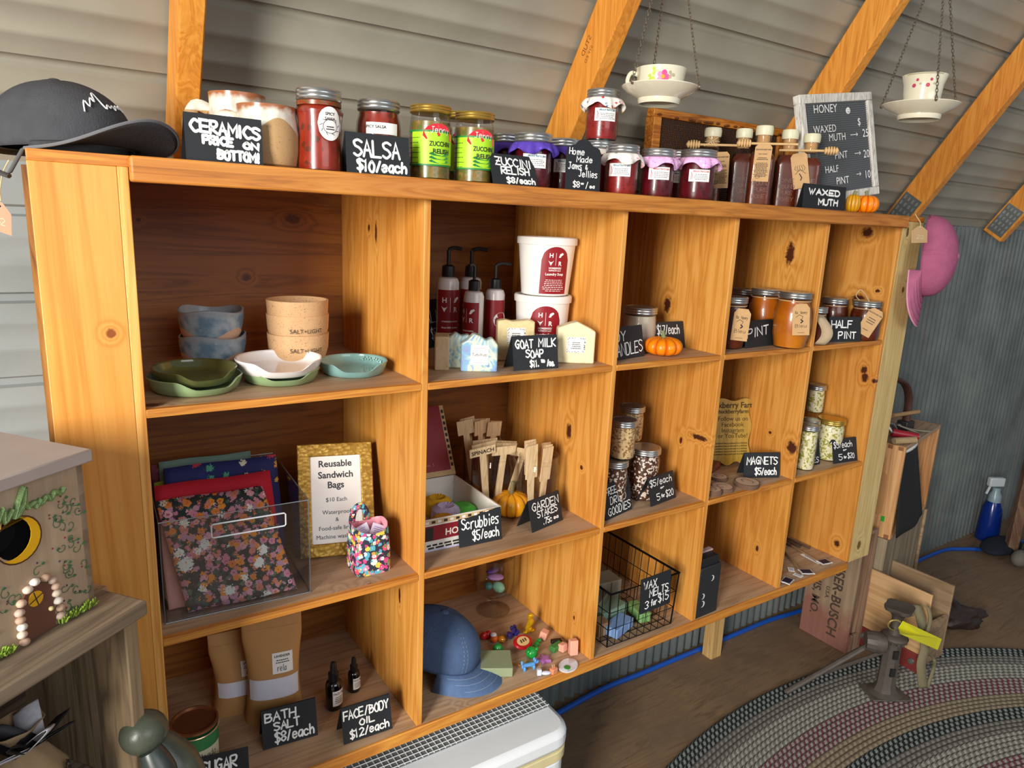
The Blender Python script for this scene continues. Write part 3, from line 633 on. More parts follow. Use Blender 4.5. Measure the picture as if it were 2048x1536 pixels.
jam('red jam jar with floral cloth standing on another jar, topmost of all jars', 1201, .11, 181, JAMR, FR_F, seed=6, z=hb_ + .0005, r=.0335, off=4)
jam('red jam jar with muted floral cloth just right of the homemade jams plaque', 1239, .05, 291, JAMR, FR_M, seed=7, r=.034, off=-14)
jam('dark jam jar with pink cloth, second right of the homemade jams plaque', 1310, .045, 299, JAM, FR_K, seed=8, r=.035, head='c84a60')
jam('jam jar hidden behind two pink cloth jam jars', 1352, .15, 302, JAM, FR_K, seed=9)
jam('dark jam jar with pink cloth beside the honey bottles', 1389, .035, 301, JAM, FR_K, seed=10, r=.0385, head='c84a60')
BLp, BRp = XY(1130, .012, ZT), XY(1199, .008, ZT)
hs = HT(BLp, 275)
sign('black arched plaque handwritten Home Made Jams and Jellies $8.00', BLp, BRp, hs, [('Home', .07, .52, .69, .84), ('Made', .28, .76, .55, .69), ('Jams', .05, .46, .41, .56), ('&', .54, .62, .42, .53), ('Jellies', .36, .92, .27, .42), ('$8', .2, .42, .06, .2), ('oo', .43, .53, .12, .18), ('/', .56, .66, .04, .2), ('ea', .68, .86, .06, .15)], lean=2, tent=False, wd=.0022,
     poly=[(0, 0), (1, 0), (1, .74), (.95, .84), (.86, .87), (.74, .9), (.66, .97), (.58, 1.0), (.42, 1.0), (.34, .97), (.26, .9), (.14, .87), (.05, .84), (0, .74)])
# ---- honey
CORKM = mat('c9b98a', .55, 0, .06); WAX = mat('d7d3b4', .4, 0, .05)
def honey(label, u, y, vt, off=0, tagoff=None, tw=False, dip=None, hcol=HONEYD):
    p = XY(u, y, ZT); h = HT(p, vt); r = .029
    j = thing('honey_bottle', label, 'bottle', p, FACE(p, off), 'honey muth bottles')
    def sq(rr, a, z, k):
        e = 6 if z < h * .62 else 2; f = 1 / (abs(math.cos(a)) ** e + abs(math.sin(a)) ** e) ** (1 / e); return V((rr * f * math.cos(a), rr * f * math.sin(a), z))
    pr = [(r * .9, 0), (r, .004), (r, h * .55), (r * .97, h * .60), (r * .8, h * .66), (r * .60, h * .70), (r * .57, h * .80), (r * .63, h * .83), (r * .62, h * .88)]
    MB().lathe(pr, 48, fn=sq).build('glass', GLASS, j)
    MB().lathe([(max(a - .002, .001), max(z, .003)) for a, z in pr[:5]] + [(r * .7, h * .67), (1e-6, h * .67)], 44, fn=sq).build('contents', hcol, j)
    MB().lathe([(r * .5, h * .74), (r * .52, h * .88), (1e-6, h * .88)], 24).build('cork', mat('b58a5a', .8, 0, .2, 200), j)
    MB().lathe([(r * .66, h * .87), (r * .70, h * .89), (r * .71, h * .95), (r * .66, h * .985), (1e-6, h)], 32).build('wax_cap', WAX, j)
    m = MB(); W = flat((-r, -r - .0002, 0), (1, 0, 0), (0, 0, 1))
    for k, s in enumerate(('ONE', 'POUND', 'PURE', 'HONEY')): m.strokes(s, W, .012 + .003 * (k % 2 == 0), .05 - .003 * (k % 2 == 0), .062 - .015 * k, .072 - .015 * k, .0013)
    m.build('embossed_lettering', mat('7a5040', .3, 0, .1), j)
    if tagoff is not None:
        dx, dz, tilt, t2, bare = tagoff
        m = MB(); W = flat((dx, -r - .004, h * dz), (math.cos(tilt), -.15, math.sin(tilt)), (-math.sin(tilt), -.05, math.cos(tilt)))
        m.prism([(-.019, -.075), (.019, -.075), (.019, .002), (.013, .009), (-.013, .009), (-.019, .002)], -.0006, 0, 0, warp=W)
        if bare:
            for k in range(5): m.line([(-.009 + .004 * k, -.02), (-.012 + .006 * k, -.028), (-.004 + .003 * k, -.034)], W, .0008, 1)
            m.line([(-.012, -.04), (.0, -.03), (.012, -.042)], W, .0009, 1); m.line([(-.002, -.04), (.002, -.05), (-.001, -.056)], W, .0022, 1)
        else:
            m.text('BLEUHOUR HONEY FARM', W, 0, -.0045, .0032, 1, .0005, True, .033); m.text('RAW HONEY', W, 0, -.014, .0022, 1, .0005, True)
            m.dashes(W, -.013, .013, -.026, -.019, 2, 1); m.dashes(W, -.016, .016, -.064, -.031, 10, 1)
        m.build('kraft_tag', [KRAFT, INK], j)
    if tw:
        m = MB(); m.tube(path([(r * .60 * math.cos(a), r * .60 * math.sin(a), h * .81) for a in [k * 2 * PI / 14 for k in range(15)]], 2), .0011, 5)
        for s in (-1, 1): m.tube(path([(0, -r * .62, h * .81), (s * .012, -r * .75, h * .86), (s * .002, -r * .7, h * .82), (-s * .014 - .006, -r * .9, h * .74)], 5), .0011, 5)
        m.build('twine', TWINE, j)
    if dip:
        sx = dip; m = MB(); z = h * .76; y = -r * .80; m.tube([(-sx * .075, y, z), (sx * .03, y, z)], .0028, 8)
        ax = Matrix.Translation((sx * .03, y, z)) @ Matrix.Rotation(sx * PI / 2, 4, 'Y')
        pr = [(1e-6, -.002)]
        for k in range(5): pr += [(.0075 + .003 * math.sin(PI * (k + .5) / 5), .001 + .006 * k), (.0078 + .003 * math.sin(PI * (k + .5) / 5), .0045 + .006 * k), (.0055, .005 + .006 * k), (.0055, .0065 + .006 * k)]
        m.lathe(pr + [(1e-6, .033)], 16, 0, ax); m.build('honey_dipper', mat('d3ae78', .6, 0, .12), j)
    return j
honey('dark honey bottle tied with twine, leftmost of the honey bottles', 1412, .17, 254, 4, (.022, .62, .05, 0, False), True, -1)
honey('honey bottle in the rear row between two others', 1473, .17, 256, 4, None, False, None)
honey('front honey bottle with a printed kraft tag facing the viewer', 1512, .07, 250, 6, (-.001, .70, -.01, 0, False), False, -1)
honey('honey bottle with two kraft tags twisted to the side', 1563, .09, 258, 6, (.022, .64, .22, 0, True), False, None)
honey('rightmost honey bottle with a dipper in front of the letter board', 1606, .055, 266, 4, (-.028, .62, -.3, 0, False), False, 1)
# honeycomb frame
F_L, F_R = XY(1290, .245, ZT), XY(1548, .245, ZT); hf = HT(F_L, 211)
j = thing('honeycomb_frame', 'wooden beehive frame of dark honeycomb behind the honey bottles', 'hive frame', (F_L + F_R) / 2)
wf = (F_R - F_L).length / 2; FW = wood('frame wood', '7d420c', 'b86c1c', 'd08a34', 'x', 40, .5)
m = MB(); m.box((-wf, -.006, hf - .024), (wf, .02, hf - .004)); m.build('top_bar', FW, j, bevel=.002)
for s in (-1, 1): MB().box((s * wf - (.026 if s > 0 else 0), -.008, 0), (s * wf + (.026 if s < 0 else 0), .022, hf - .0242)).build('side_bar', FW, j, bevel=.002)
t = NT('comb'); vo = t.n('ShaderNodeTexVoronoi', {'Vector': t.vm('MULTIPLY', t.co, (1, .0, 1)), 'Scale': 190.0, 'Randomness': .12}); d = vo.outputs['Distance']
t.bump(t.mr(d, .25, .5), .9, .003); COMB = t.fin(t.mix(t.mr(d, .3, .5), '1d0d06', '5a3416'), .5)
MB().box((-wf + .026, .0, .0), (wf - .026, .016, hf - .0242)).build('comb', COMB, j)
m = MB(); rd = random.Random(3)
for k in range(26): m.ball((-wf + .01 + rd.random() * (2 * wf - .02), -.008, hf - .022 + rd.random() * .004), (.007, .004, .003), 0, 8)
m.build('wax_crust', mat('6d3c10', .7, 0, .3), j)
# letter board
BL = P(1617, 412, y=.06); BR = P(1757, 388, y=.06); xd = (BR - BL).normalized(); lean = math.radians(9); yd = V((0, math.sin(lean), math.cos(lean))); yd = (yd - xd * yd.dot(xd)).normalized()
hb = HT(BL, 190, yd); wb = (BR - BL).length
j = thing('letter_board', 'whitewashed framed grey letter board listing HONEY prices', 'letter board', (BL + BR) / 2, 0); W = flat(BL, xd, yd)
WW = wood('whitewashed frame', '8f8a80', 'd3cfc6', 'e6e3dc', 'z', 60, .7); fwd = .022
for a, b, c_, d_ in ((0, 0, wb, fwd), (0, hb - fwd, wb, hb), (0, fwd, fwd, hb - fwd), (wb - fwd, fwd, wb, hb - fwd)):
    MB().prism([(a, b), (c_, b), (c_, d_), (a, d_)], -.016, .004, 0, warp=W).build('frame', WW, j, True, bevel=.002)
m = MB(); m.rect(W, fwd, fwd, wb - fwd, hb - fwd, 0, -.004)
k = 0; y = fwd
while y < hb - fwd - .003: m.prism([(fwd, y), (wb - fwd, y), (wb - fwd, y + .0035), (fwd, y + .0035)], -.004, -.0022, 0, warp=W); y += .0055
m.build('felt_panel', mat('56595c', .95, 0, .08), j, True)
m = MB(); s_ = .0205
def B(tx, x, y, al='l', sz=s_): MB().text(tx, W, wb * x, hb * y, sz, 0, -.0005, False, None, al).build('letter_row', INKW, j, True)
B('HONEY', .19, .83); B('WAXED', .16, .65, sz=.0185); B('$', .80, .69, 'c', .019); B('MUTH', .36, .565, sz=.0185); B('25', .88, .575, 'c'); B('PINT', .42, .395, sz=.0185); B('20', .87, .375, 'c')
B('HALF', .27, .275, sz=.0175); B('PINT', .41, .155, sz=.0185); B('10', .87, .175, 'c')
for x0, x1, y in ((.66, .76, .605), (.70, .78, .425), (.70, .76, .225)):
    m.line([(wb * x0, hb * y), (wb * x1, hb * y)], W, .0016, 0, -.0005); m.line([(wb * x1 - .004, hb * y + .004), (wb * x1 + .001, hb * y), (wb * x1 - .004, hb * y - .004)], W, .0018, 0, -.0005)
cx_, cy_ = wb * .66, hb * .835
m.prism([(cx_ + .0085 * math.cos(k * PI / 8), cy_ + .0085 * math.sin(k * PI / 8)) for k in range(16)], -.0022, -.0008, 0, warp=W)
for q in ([(-.003, .003), (-.003, .001)], [(.003, .003), (.003, .001)], [(-.004, -.002), (0, -.005), (.004, -.002)]): m.line([(cx_ + a, cy_ + b) for a, b in q], W, .0013, 1, -.0004)
m.build('arrow_symbols', [INKW, INK], j, True)
TS_('black card sign reading WAXED MUTH', 1605, .008, 1689, .006, 366, [('WAXED', .1, .86, .56, .86), ('MUTH', .34, .82, .16, .48)], lean=4, wd=.0052, back=12)
p = XY(1703, .02, ZT); pumpkin('yellow mini pumpkin on the unit top beside the waxed muth sign', p, .019, HT(p, 389) , PUMP_D, .012)
p = XY(1729, .012, ZT); pumpkin('orange mini pumpkin in front of the letter board frame', p, .0325, HT(p, 391), PUMP_O, .014, 1)
def at_(u, y, z): q = XY(u, y, z); return V((q.x, y, z))
# ================================================================ upper row of cubbies
BLUEG = lambda h: glaze('blue drip glaze', 'dcb498', ('6f8ba0', 'a9b9c2'), '9aa4aa', h, h * .42, h * .13, .4)
def wavy_bowl(label, p, h, r, ph):
    j = thing('wavy_bowl', label, 'bowl', p, FACE(p, 0), 'blue glazed wavy bowls'); g = BLUEG(h)
    def fn(rr, a, z, k): 
        w_ = math.sin(3 * a + ph) * .0032 * max(0, z / h - .3) * 1.4; q = 1 + .03 * math.sin(3 * a + ph + 1) * max(0, z / h - .3); return V((rr * q * math.cos(a), rr * q * math.sin(a), z + w_))
    MB().lathe([(1e-6, .001), (r * .62, 0), (r * .72, .004), (r * .92, h * .4), (r, h * .75), (r * 1.0, h), (r * .95, h * 1.01), (r * .93, h * .8), (r * .84, h * .4), (r * .6, .008), (1e-6, .007)], 54, fn=fn).build('bowl', g, j); return j
def clay_bowl(label, p, h, r, txt):
    j = thing('clay_bowl', label, 'bowl', p, FACE(p, 14), 'unglazed clay bowls'); 
    MB().lathe([(1e-6, .001), (r * .58, 0), (r * .68, .003), (r * .88, h * .35), (r * .97, h * .6), (r, h), (r * .945, h), (r * .92, h * .7), (r * .80, h * .3), (r * .5, .008), (1e-6, .007)], 48).build('bowl', CLAY, j)
    if txt: MB().text('SALT+LIGHT', cyl(r, 0, 0), .002, h * .56, .0075, 0, .0008).build('stamped_lettering', INK, j)
    return j
t = NT('speckled clay'); f = t.noise(t.co, 420, 2); CLAY = t.fin(t.mix(t.mr(f, .62, .7), t.mix(t.noise(t.co, 20, 3), 'bd9468', 'd0ab80'), '7d5a3a'), .85)
p = at_(428, .245, Z1); d_ = px(p)[2]; r = 62 * d_ / FPX
h = .052; h2 = HT(p, 668)
wavy_bowl('lower blue glazed wavy bowl of the stack on the upper left shelf', p, h2, r, 1.2)
p2 = V((p.x - .001, p.y, Z1 + h2 * .66)); wavy_bowl('upper blue glazed wavy bowl resting in another on the upper left shelf', p2, max(HT(p2, 618), .04), r * .97, .2)
p = V((XY(598, .205, Z1).x, .205, Z1)); d_ = px(p)[2]; r = 59 * d_ / FPX; z0 = HT(p, 664); z1_ = HT(p, 626); z2_ = HT(p, 598); hb_ = z0
for k, (zz, lb) in enumerate(((0, 'bottom clay bowl stamped SALT+LIGHT in the stack of three'), (z1_ - hb_, 'middle clay bowl stamped SALT+LIGHT in the stack of three'), (z2_ - hb_, 'top plain clay bowl in the stack of three'))):
    clay_bowl(lb, V((p.x, p.y, Z1 + max(zz, .0))), hb_, r * (1 if k != 1 else 1.01), k < 2)
def spoon_rest(label, p, r, h, m_, rz, foot=True):
    j = thing('spoon_rest', label, 'spoon rest', p, rz, 'ceramic spoon rests')
    def fn(rr, a, z, k):
        da = abs(math.atan2(math.sin(a + PI / 2), math.cos(a + PI / 2))); n_ = max(0, min(1, (.78 - da) / .5)); n_ = n_ * n_ * (3 - 2 * n_)
        zz = z if z < .008 else .008 + (z - .008) * (1 - .68 * n_); return V((rr * math.cos(a) * (1 + .04 * n_), rr * math.sin(a) * (1 + .04 * n_), zz))
    MB().lathe([(1e-6, .001), (r * .8, 0), (r * .88, .003), (r * .96, h * .6), (r, h), (r * .985, h + .0015), (r * .95, h), (r * .9, h * .5), (r * .8, .0065), (r * .6, .0055), (1e-6, .0055)], 72, fn=fn).build('dish', m_, j); return j
GR1 = mat('8ba578', .18, 0, .1, 18, coat=.3); GR2 = mat('5d6238', .12, 0, .3, 26, coat=.4); WHG = mat('e9e6e6', .15, 0, .04, 20, coat=.3); AQ = mat('7fa9a6', .16, 0, .15, 25, coat=.3)
p = CTR(393, 796, Z1, .063); spoon_rest('sage green spoon rest under a dark olive one, front left of the upper shelf', p, 89 * px(p)[2] / FPX, .024, GR1, FACE(p, 20))
p2 = V((p.x, p.y, Z1 + .013)); spoon_rest('dark olive spoon rest sitting inside the sage green one at left', p2, 79 * px(p)[2] / FPX, .023, GR2, FACE(p, 18))
p = CTR(562, 775, Z1, .058); spoon_rest('sage green spoon rest under the white one', p, 76 * px(p)[2] / FPX, .022, GR1, FACE(p, 8))
p2 = V((p.x - .002, p.y, Z1 + .015)); spoon_rest('white spoon rest sitting on a sage green one', p2, 83 * px(p)[2] / FPX, .024, WHG, FACE(p, 8))
p = CTR(707, 757, Z1, .05); j = spoon_rest('aqua blue spoon rest with textured dots, alone at right of the upper left shelf', p, 67 * px(p)[2] / FPX, .023, AQ, FACE(p, 6))
m = MB(); rd = random.Random(2)
for k in range(30):
    a = rd.uniform(.2, 1.2); m.ball((.059 * math.cos(a) * rd.uniform(.88, .93), .059 * math.sin(a) * rd.uniform(.88, .93), rd.uniform(.014, .02)), .0016, 0, 6, None, 4)
m.build('raised_dots', mat('9cc4c2', .3, 0, 0), j)
# ---- soap cubby
WHP = mat('eceae6', .35, 0, .02)
def HRlogo(m, W, x, y, s, mi):
    m.text('H', W, x - .35 * s, y + .12 * s, .3 * s, mi, .0009, True); m.text('R', W, x + .35 * s, y - .45 * s, .3 * s, mi, .0009, True); m.rect(W, x - .012 * s, y - .45 * s, x + .012 * s, y + .45 * s, mi, .0009)
    m.prism([(x - .55 * s, y - .1 * s), (x - .42 * s, y - .2 * s), (x - .28 * s, y - .2 * s), (x - .15 * s, y - .1 * s), (x - .26 * s, y - .28 * s), (x - .35 * s, y - .46 * s), (x - .44 * s, y - .28 * s)], .0008, .001, mi, warp=W)
    m.prism([(x + .2 * s, y + .12 * s), (x + .3 * s, y + .38 * s), (x + .5 * s, y + .46 * s), (x + .58 * s, y + .36 * s), (x + .42 * s, y + .24 * s), (x + .34 * s, y + .12 * s)], .0008, .001, mi, warp=W)
def tub(label, p, h, r0, r1, off):
    j = thing('soap_tub', label, 'tub', p, FACE(p, off), 'white laundry soap tubs'); rr = lambda z: r0 + (r1 - r0) * min(1, max(0, (z - .002) / (h - .016)))
    MB().lathe([(1e-6, .002), (r0 * .95, 0), (r0, .002), (r1, h - .014)], 48).build('bucket', WHP, j)
    MB().lathe([(r1 - .001, h - .016), (r1 + .0035, h - .015), (r1 + .004, h - .003), (r1 + .002, h), (r1 - .004, h), (r1 - .006, h - .003), (1e-6, h - .003)], 48).build('lid', WHP, j)
    def L(m, W):
        z0, z1 = h * .05, h * .84; HRlogo(m, W, 0, h * .64, h * .24, 1)
        m.text('HOMEBREED', W, 0, h * .475, h * .028, 1, .0009, True); m.text('RANCH LLC', W, 0, h * .435, h * .028, 1, .0009, True); m.text('Laundry Soap', W, 0, h * .365, h * .042, 1, .0009, True, h * .4)
        m.dashes(W, -h * .2, h * .2, h * .09, h * .31, 7, 1, .0009, .3); return [REDL, PAPER]
    label_patch(j, rr, 12, h * .50, h * .04, h * .85, REDL, L, outline=arch); return j
p = V((XY(1080, .17, Z1).x, .17, Z1)); d_ = px(p)[2]; k_ = d_ / FPX
h1 = HT(p, 588); tub('lower white laundry soap tub with another stacked on it', p, h1, 47 * k_, 53 * k_, -4)
p2 = V((XY(1089, .17, Z1 + h1).x, .17, Z1 + h1 + .0002)); tub('upper white laundry soap tub stacked on the other', p2, HT(p2, 474), 46 * k_, 55 * k_, 8)
def pump(label, p, h, r, off, noz, sticker=False):
    j = thing('pump_bottle', label, 'bottle', p, FACE(p, off), 'lotion pump bottles'); b = h * .70
    MB().lathe([(1e-6, .001), (r * .93, 0), (r, .004), (r, b - .012), (r * .85, b - .003), (r * .5, b)], 36).build('bottle', mat('d8cfcc', .2, 0, .05), j)
    MB().lathe([(r * .56, b), (r * .58, b + .002), (r * .56, b + h * .1), (r * .3, b + h * .115)], 28).build('collar', BLACKP, j)
    m = MB(); m.tube([(0, 0, b + h * .1), (0, 0, h * .955)], r * .16, 10); m.tube(path([(0, 0, h * .955), (noz[0] * .4, noz[1] * .4, h * .975), (noz[0], noz[1], h * .965)], 4), r * .17, 8); m.build('pump', BLACKP, j)
    W_ = r * 2.5
    def L(m, W):
        if sticker: m.prism([(W_ * .28 + .017 * math.cos(k * PI / 10), h * .36 + .017 * math.sin(k * PI / 10)) for k in range(20)], .0007, .001, 1, warp=W); m.text('TESTER', W, W_ * .28, h * .345, .006, 2, .0014, True)
        else: HRlogo(m, W, 0, h * .44, h * .16, 1); m.text('HOMEBREED RANCH', W, 0, h * .27, .003, 1, .0009, True, r * 1.5); m.text('Goat Milk Lotion', W, 0, h * .21, .0038, 1, .0009, True, r * 1.6); m.dashes(W, -r * .7, r * .7, h * .09, h * .19, 3, 1, .0009, .3)
        return [REDL, PAPER, INK]
    label_patch(j, r, 0, W_, h * .05, h * .58, REDL, L); return j
p = at_(893, .30, Z1); pump('lotion pump bottle at the rear left, next to the divider', p, HT(p, 490), .0245, 14, (.03, .004))
p = at_(938, .31, Z1); pump('lotion pump bottle second from left in the rear', p, HT(p, 492), .0245, 4, (.035, .004))
p = at_(944, .205, Z1); h = HT(p, 524); pump('front lotion pump bottle with its label turned sideways', p, h, .0215, -40, (.002, -.02))
p = at_(986, .235, Z1); pump('lotion pump bottle with a round TESTER sticker', p, HT(p, 522), .0215, 0, (.032, .012), True)
def soap(label, p, w_, h, dp, rz, m_, top, lab=None, tm=None):
    j = thing('soap_bar', label, 'soap', p, rz, 'goat milk soap bars')
    MB().prism([(-w_ / 2, 0), (w_ / 2, 0)] + [(w_ / 2 - w_ * k / (len(top) - 1), h * q) for k, q in enumerate(top)], 0, dp, 0, Matrix(((1, 0, 0, 0), (0, 0, 1, 0), (0, 1, 0, 0), (0, 0, 0, 1)))).build('bar', m_, j, bevel=.003)
    if lab:
        m = MB(); lab(m, flat((0, -.0003, h * .45), (1, 0, 0), (0, 0, 1))); m.build('label', [PAPER, INK, mat('b89aa0', .7, 0, 0)], j)
    return j
def swirl(name, cols, sc_=18):
    t = NT(name); f = t.noise(t.co, sc_, 2, .5, 2.5); return t.fin(t.ramp(f, [(.25 + .5 * k / (len(cols) - 1), c) for k, c in enumerate(cols)]), .45)
BLS = swirl('blue swirl soap', ['6f86b8', '6aa0c4', 'd8dcc0', '7fb0cc', '8d9cc8', '5f92bc']); CRS = swirl('cream soap', ['e4d8a8', 'e9dfb8', 'dccf9a'], 30); TAN = swirl('tan soap', ['b89a70', 'cbb088', 'b89468'], 30)
def lb1(m, W):
    m.rect(W, -.017, -.019, .017, .019); m.text('Tutti-frutti', W, 0, -.002, .0062, 1, .0008, False, .029); m.rect(W, -.013, .013, .013, .0138, 2, .0008); m.rect(W, -.013, -.015, .013, -.0142, 2, .0008)
def lb2(m, W):
    m.rect(W, -.019, -.016, .019, .016); m.dashes(W, -.011, .011, -.008, .008, 4, 1, .0008, .4); rd = random.Random(5)
    for k in range(46):
        a = rd.uniform(0, 6.28); x, y = max(-.017, min(.017, .024 * math.cos(a))), max(-.014, min(.014, .02 * math.sin(a))); m.line([(x, y), (x + rd.uniform(-.002, .002), y + rd.uniform(-.002, .002))], W, .0009, 1)
b = P(958, 744, z=Z1); rz = FACE(b, -2) * .8
soap('blue and white swirled soap bar labelled Tutti-frutti, frontmost', V((b.x, b.y, Z1)), .07, .073, .03, rz, BLS, [.72, .9, .82, .95, 1.0, .84, .74], lb1)
q = P(925, 735, z=Z1); soap('blue swirled soap bar standing just behind the Tutti-frutti one', V((b.x - .022, b.y + .045, Z1)), .062, .07, .024, rz, BLS, [.8, .95, .9, 1, .85, .8])
soap('tan soap bar standing at the left behind the blue soaps', V((b.x - .062, b.y + .035, Z1)), .028, .066, .05, rz, TAN, [1, 1, 1])
p = at_(1030, .115, Z1); hh = HT(p, 640); soap('tan topped soap bar upright behind the goat milk soap sign', p, .078, hh, .026, FACE(p, 0) * .7, swirl('layer soap', ['d8c08c', 'e2cf9c', 'd2b47c'], 26), [.97, 1, .98, .96, 1, .97], lambda m, W: lb2(m, flat((0, -.0003, hh * .62), (1, 0, 0), (0, 0, 1))))
p = P(1150, 727, z=Z1); p = V((p.x, p.y, Z1)); hh = HT(p, 644); soap('cream soap bar with a floral edged label right of the goat milk soap sign', p, 76 * px(p)[2] / FPX, hh, .03, FACE(p, -4) * .7, CRS, [.78, .86, .93, 1, .96, .9, .85], lb2)
p = CTR(873, 741, Z1, .018); j = thing('lip_balm_tin', 'small round tin with a crimson label band beside the left divider', 'tin', V((.4662, p.y, Z1)), FACE(p, 0))
MB().lathe([(1e-6, .0), (.0185, 0), (.019, .001), (.019, .018), (.0175, .021), (1e-6, .021)], 32).build('tin', mat('cfcaa8', .4, 0, .05), j)
MB().rect(cyl(.0192), -.055, .009, .055, .0185, 0, .0002, 24).build('label', swirl('crimson', ['8e1233', 'b8264c', '7c0f2c'], 60), j)
SG('black card sign reading BALM $5.00 half hidden by the left divider', (848, 700), (906, 683), 604, Z1, [('BALM', .02, .72, .5, .8), ('$5.00/ea', .3, .98, .16, .42)], lean=12, wd=.0028, tent=False)
SG('black card tent sign reading GOAT MILK SOAP $11.50/ea.', (1028, 742), (1117, 736), 673, Z1, [('GOAT', .05, .46, .62, .92), ('MILK', .56, .97, .64, .94), ('SOAP', .26, .68, .34, .62), ('$11.', .34, .58, .06, .3), ('50', .6, .7, .18, .3), ('/ea.', .72, .93, .06, .3)], lean=12, wd=.0034)
# ---- candle, pints, half pints
p = at_(1275, .15, Z1); h = HT(p, 613); j = jar('candle_jar', 'soy candle jar filled with off white wax behind the candles sign', 'candle', p, h, 34 * px(p)[2] / FPX, mat('c8bba6', .4, 0, .03), fill=.8, rn=31 * px(p)[2] / FPX)
SG('black card sign reading SOY CANDLES partly behind the divider', (1213, 725), (1289, 712), 658, Z1, [('SOY', .1, .55, .56, .9), ('CANDLES', .16, .97, .08, .5, .05)], lean=12, wd=.003, tent=False)
SG('black card tent sign reading $17/each behind the orange pumpkin', (1314, 699), (1370, 695), 645, Z1 + .0, [('$17/each', .04, .86, .52, .92)], lean=14, wd=.0026)
p = CTR(1324, 714, Z1, .036); p.z = Z1; pumpkin('orange mini pumpkin in front of the $17 sign', p, 39 * px(p)[2] / FPX, HT(p, 671) - .004, PUMP_O, .016, 1.3, sc_='7d8a58')
def jp(h, r, rn): return [(r * .72, 0), (r * .84, .003), (r * .97, h * .25), (r, h * .5), (r * .96, h * .68), (r * .82, h - .030), (rn, h - .024), (rn, h - .008)]
def ktag(j, r, h, W, farm=True, nm='kraft_tag'):
    m = MB(); m.prism([(-.02, -.075), (.02, -.075), (.02, -.008), (.012, .003), (-.012, .003), (-.02, -.008)], -.0006, 0, 0, warp=W)
    if farm:
        m.strokes('Raw Honey', W, -.014, .014, -.022, -.014, .0008, 1); m.line([(-.012, -.03), (-.005, -.024), (.004, -.028), (.002, -.034)], W, .001, 1); m.line([(.0, -.036), (.004, -.04), (.0, -.044)], W, .003, 1); m.strokes('Bleu', W, -.014, .014, -.056, -.046, .0009, 1); m.dashes(W, -.01, .01, -.069, -.067, 1, 1)
    else:
        m.text('BLEUHOUR HONEY FARM', W, 0, -.012, .0035, 1, .0005, True, .036); m.dashes(W, -.012, .012, -.04, -.02, 3, 1, .0005, .35); m.dashes(W, -.01, .01, -.06, -.056, 1, 1)
    m.build(nm, [KRAFT, INK], j)
def hjar(label, u, y, vt, rpx, off, tag_=None, cont=HONEY, grp='pint honey jars', twine=True, z=Z1, pr=jp):
    p = at_(u, y, z); h = HT(p, vt); r = rpx * px(p)[2] / FPX; j = jar('honey_jar', label, 'jar', p, h, r, cont, grp, .86, rn=r * .80 if pr else r * .86, off=off, prof=pr)
    if tag_: tag_(j, r, h)
    if twine: MB().tube([(r * .83 * math.cos(k * PI / 10), r * .83 * math.sin(k * PI / 10), h - .022) for k in range(20)], .0011, 5, closed=True).build('twine', TWINE, j)
    return j
AMB = content('amber honey', 'a8560a', 'c27414', '96480a', 12)
def t1(j, r, h): ktag(j, r, h, flat((.017, -r - .003, h * .80), (.98, .12, .10), (-.10, 0, .99)))
hjar('front pint honey jar with a kraft tag right of the PINT sign', 1577, .022, 583, 37, 0, t1, AMB)
hjar('pint honey jar with embossed glass behind the PINT sign', 1521, .118, 577, 33, 0, None, HONEY)
def t2(j, r, h): ktag(j, r, h, flat((.022, -r - .003, h * .78), (.98, .12, -.06), (.04, 0, .99)))
hjar('pint honey jar with a tag peeking out from the left divider', 1455, .075, 592, 34, 6, t2, HONEYD)
hjar('rear pint honey jar at the left, its lid just above the front one', 1476, .205, 577, 28, 6, None, HONEYD, twine=False)
SG('black card tent sign reading PINT', (1491, 697), (1546, 690), 643, Z1, [('PINT', .06, .86, .34, .74, .08)], lean=10, wd=.0042)
def t3(j, r, h): ktag(j, r, h, flat((.028, -r - .006, h * .80), (.86, .02, -.42), (.40, .02, .90)), False)
def loop(j, r, h):
    t3(j, r, h); MB().tube(path([(.014, -r * .8, h * .83), (.0, -r * .5, h + .004), (-.012, -r * .1, h + .02), (-.024, .0, h + .028), (-.032, -.004, h + .012), (-.022, -r * .5, h + .001)], 6), .0013, 6).build('twine_loop', TWINE, j)
hjar('half pint honey jar with a dangling tag at the right end', 1724, .03, 601, 29, 0, loop, HONEYD, 'half pint honey jars', pr=None)
def t4(j, r, h):
    m = MB(); m.grid(lambda a, b: V((.006 + .026 * math.sin(b * 2.7) + (a - .5) * .028, -r - .004 - .02 * math.sin(b * 2.4), h * .78 - .074 * b)), 3, 10); m.build('kraft_tag', mat('b5a184', .8, 0, .1), j, solid=.0006)
hjar('half pint honey jar with a curled tag against the divider', 1622, .05, 612, 25, 4, t4, HONEYD, 'half pint honey jars', pr=None)
hjar('rear half pint honey jar behind the HALF PINT sign', 1660, .10, 595, 27, 0, None, HONEYD, 'half pint honey jars', pr=None)
SG('black card tent sign reading HALF PINT', (1657, 684), (1721, 683), 634, Z1, [('HALF', .06, .72, .54, .9), ('PINT', .28, .85, .1, .44)], lean=8, wd=.0042)
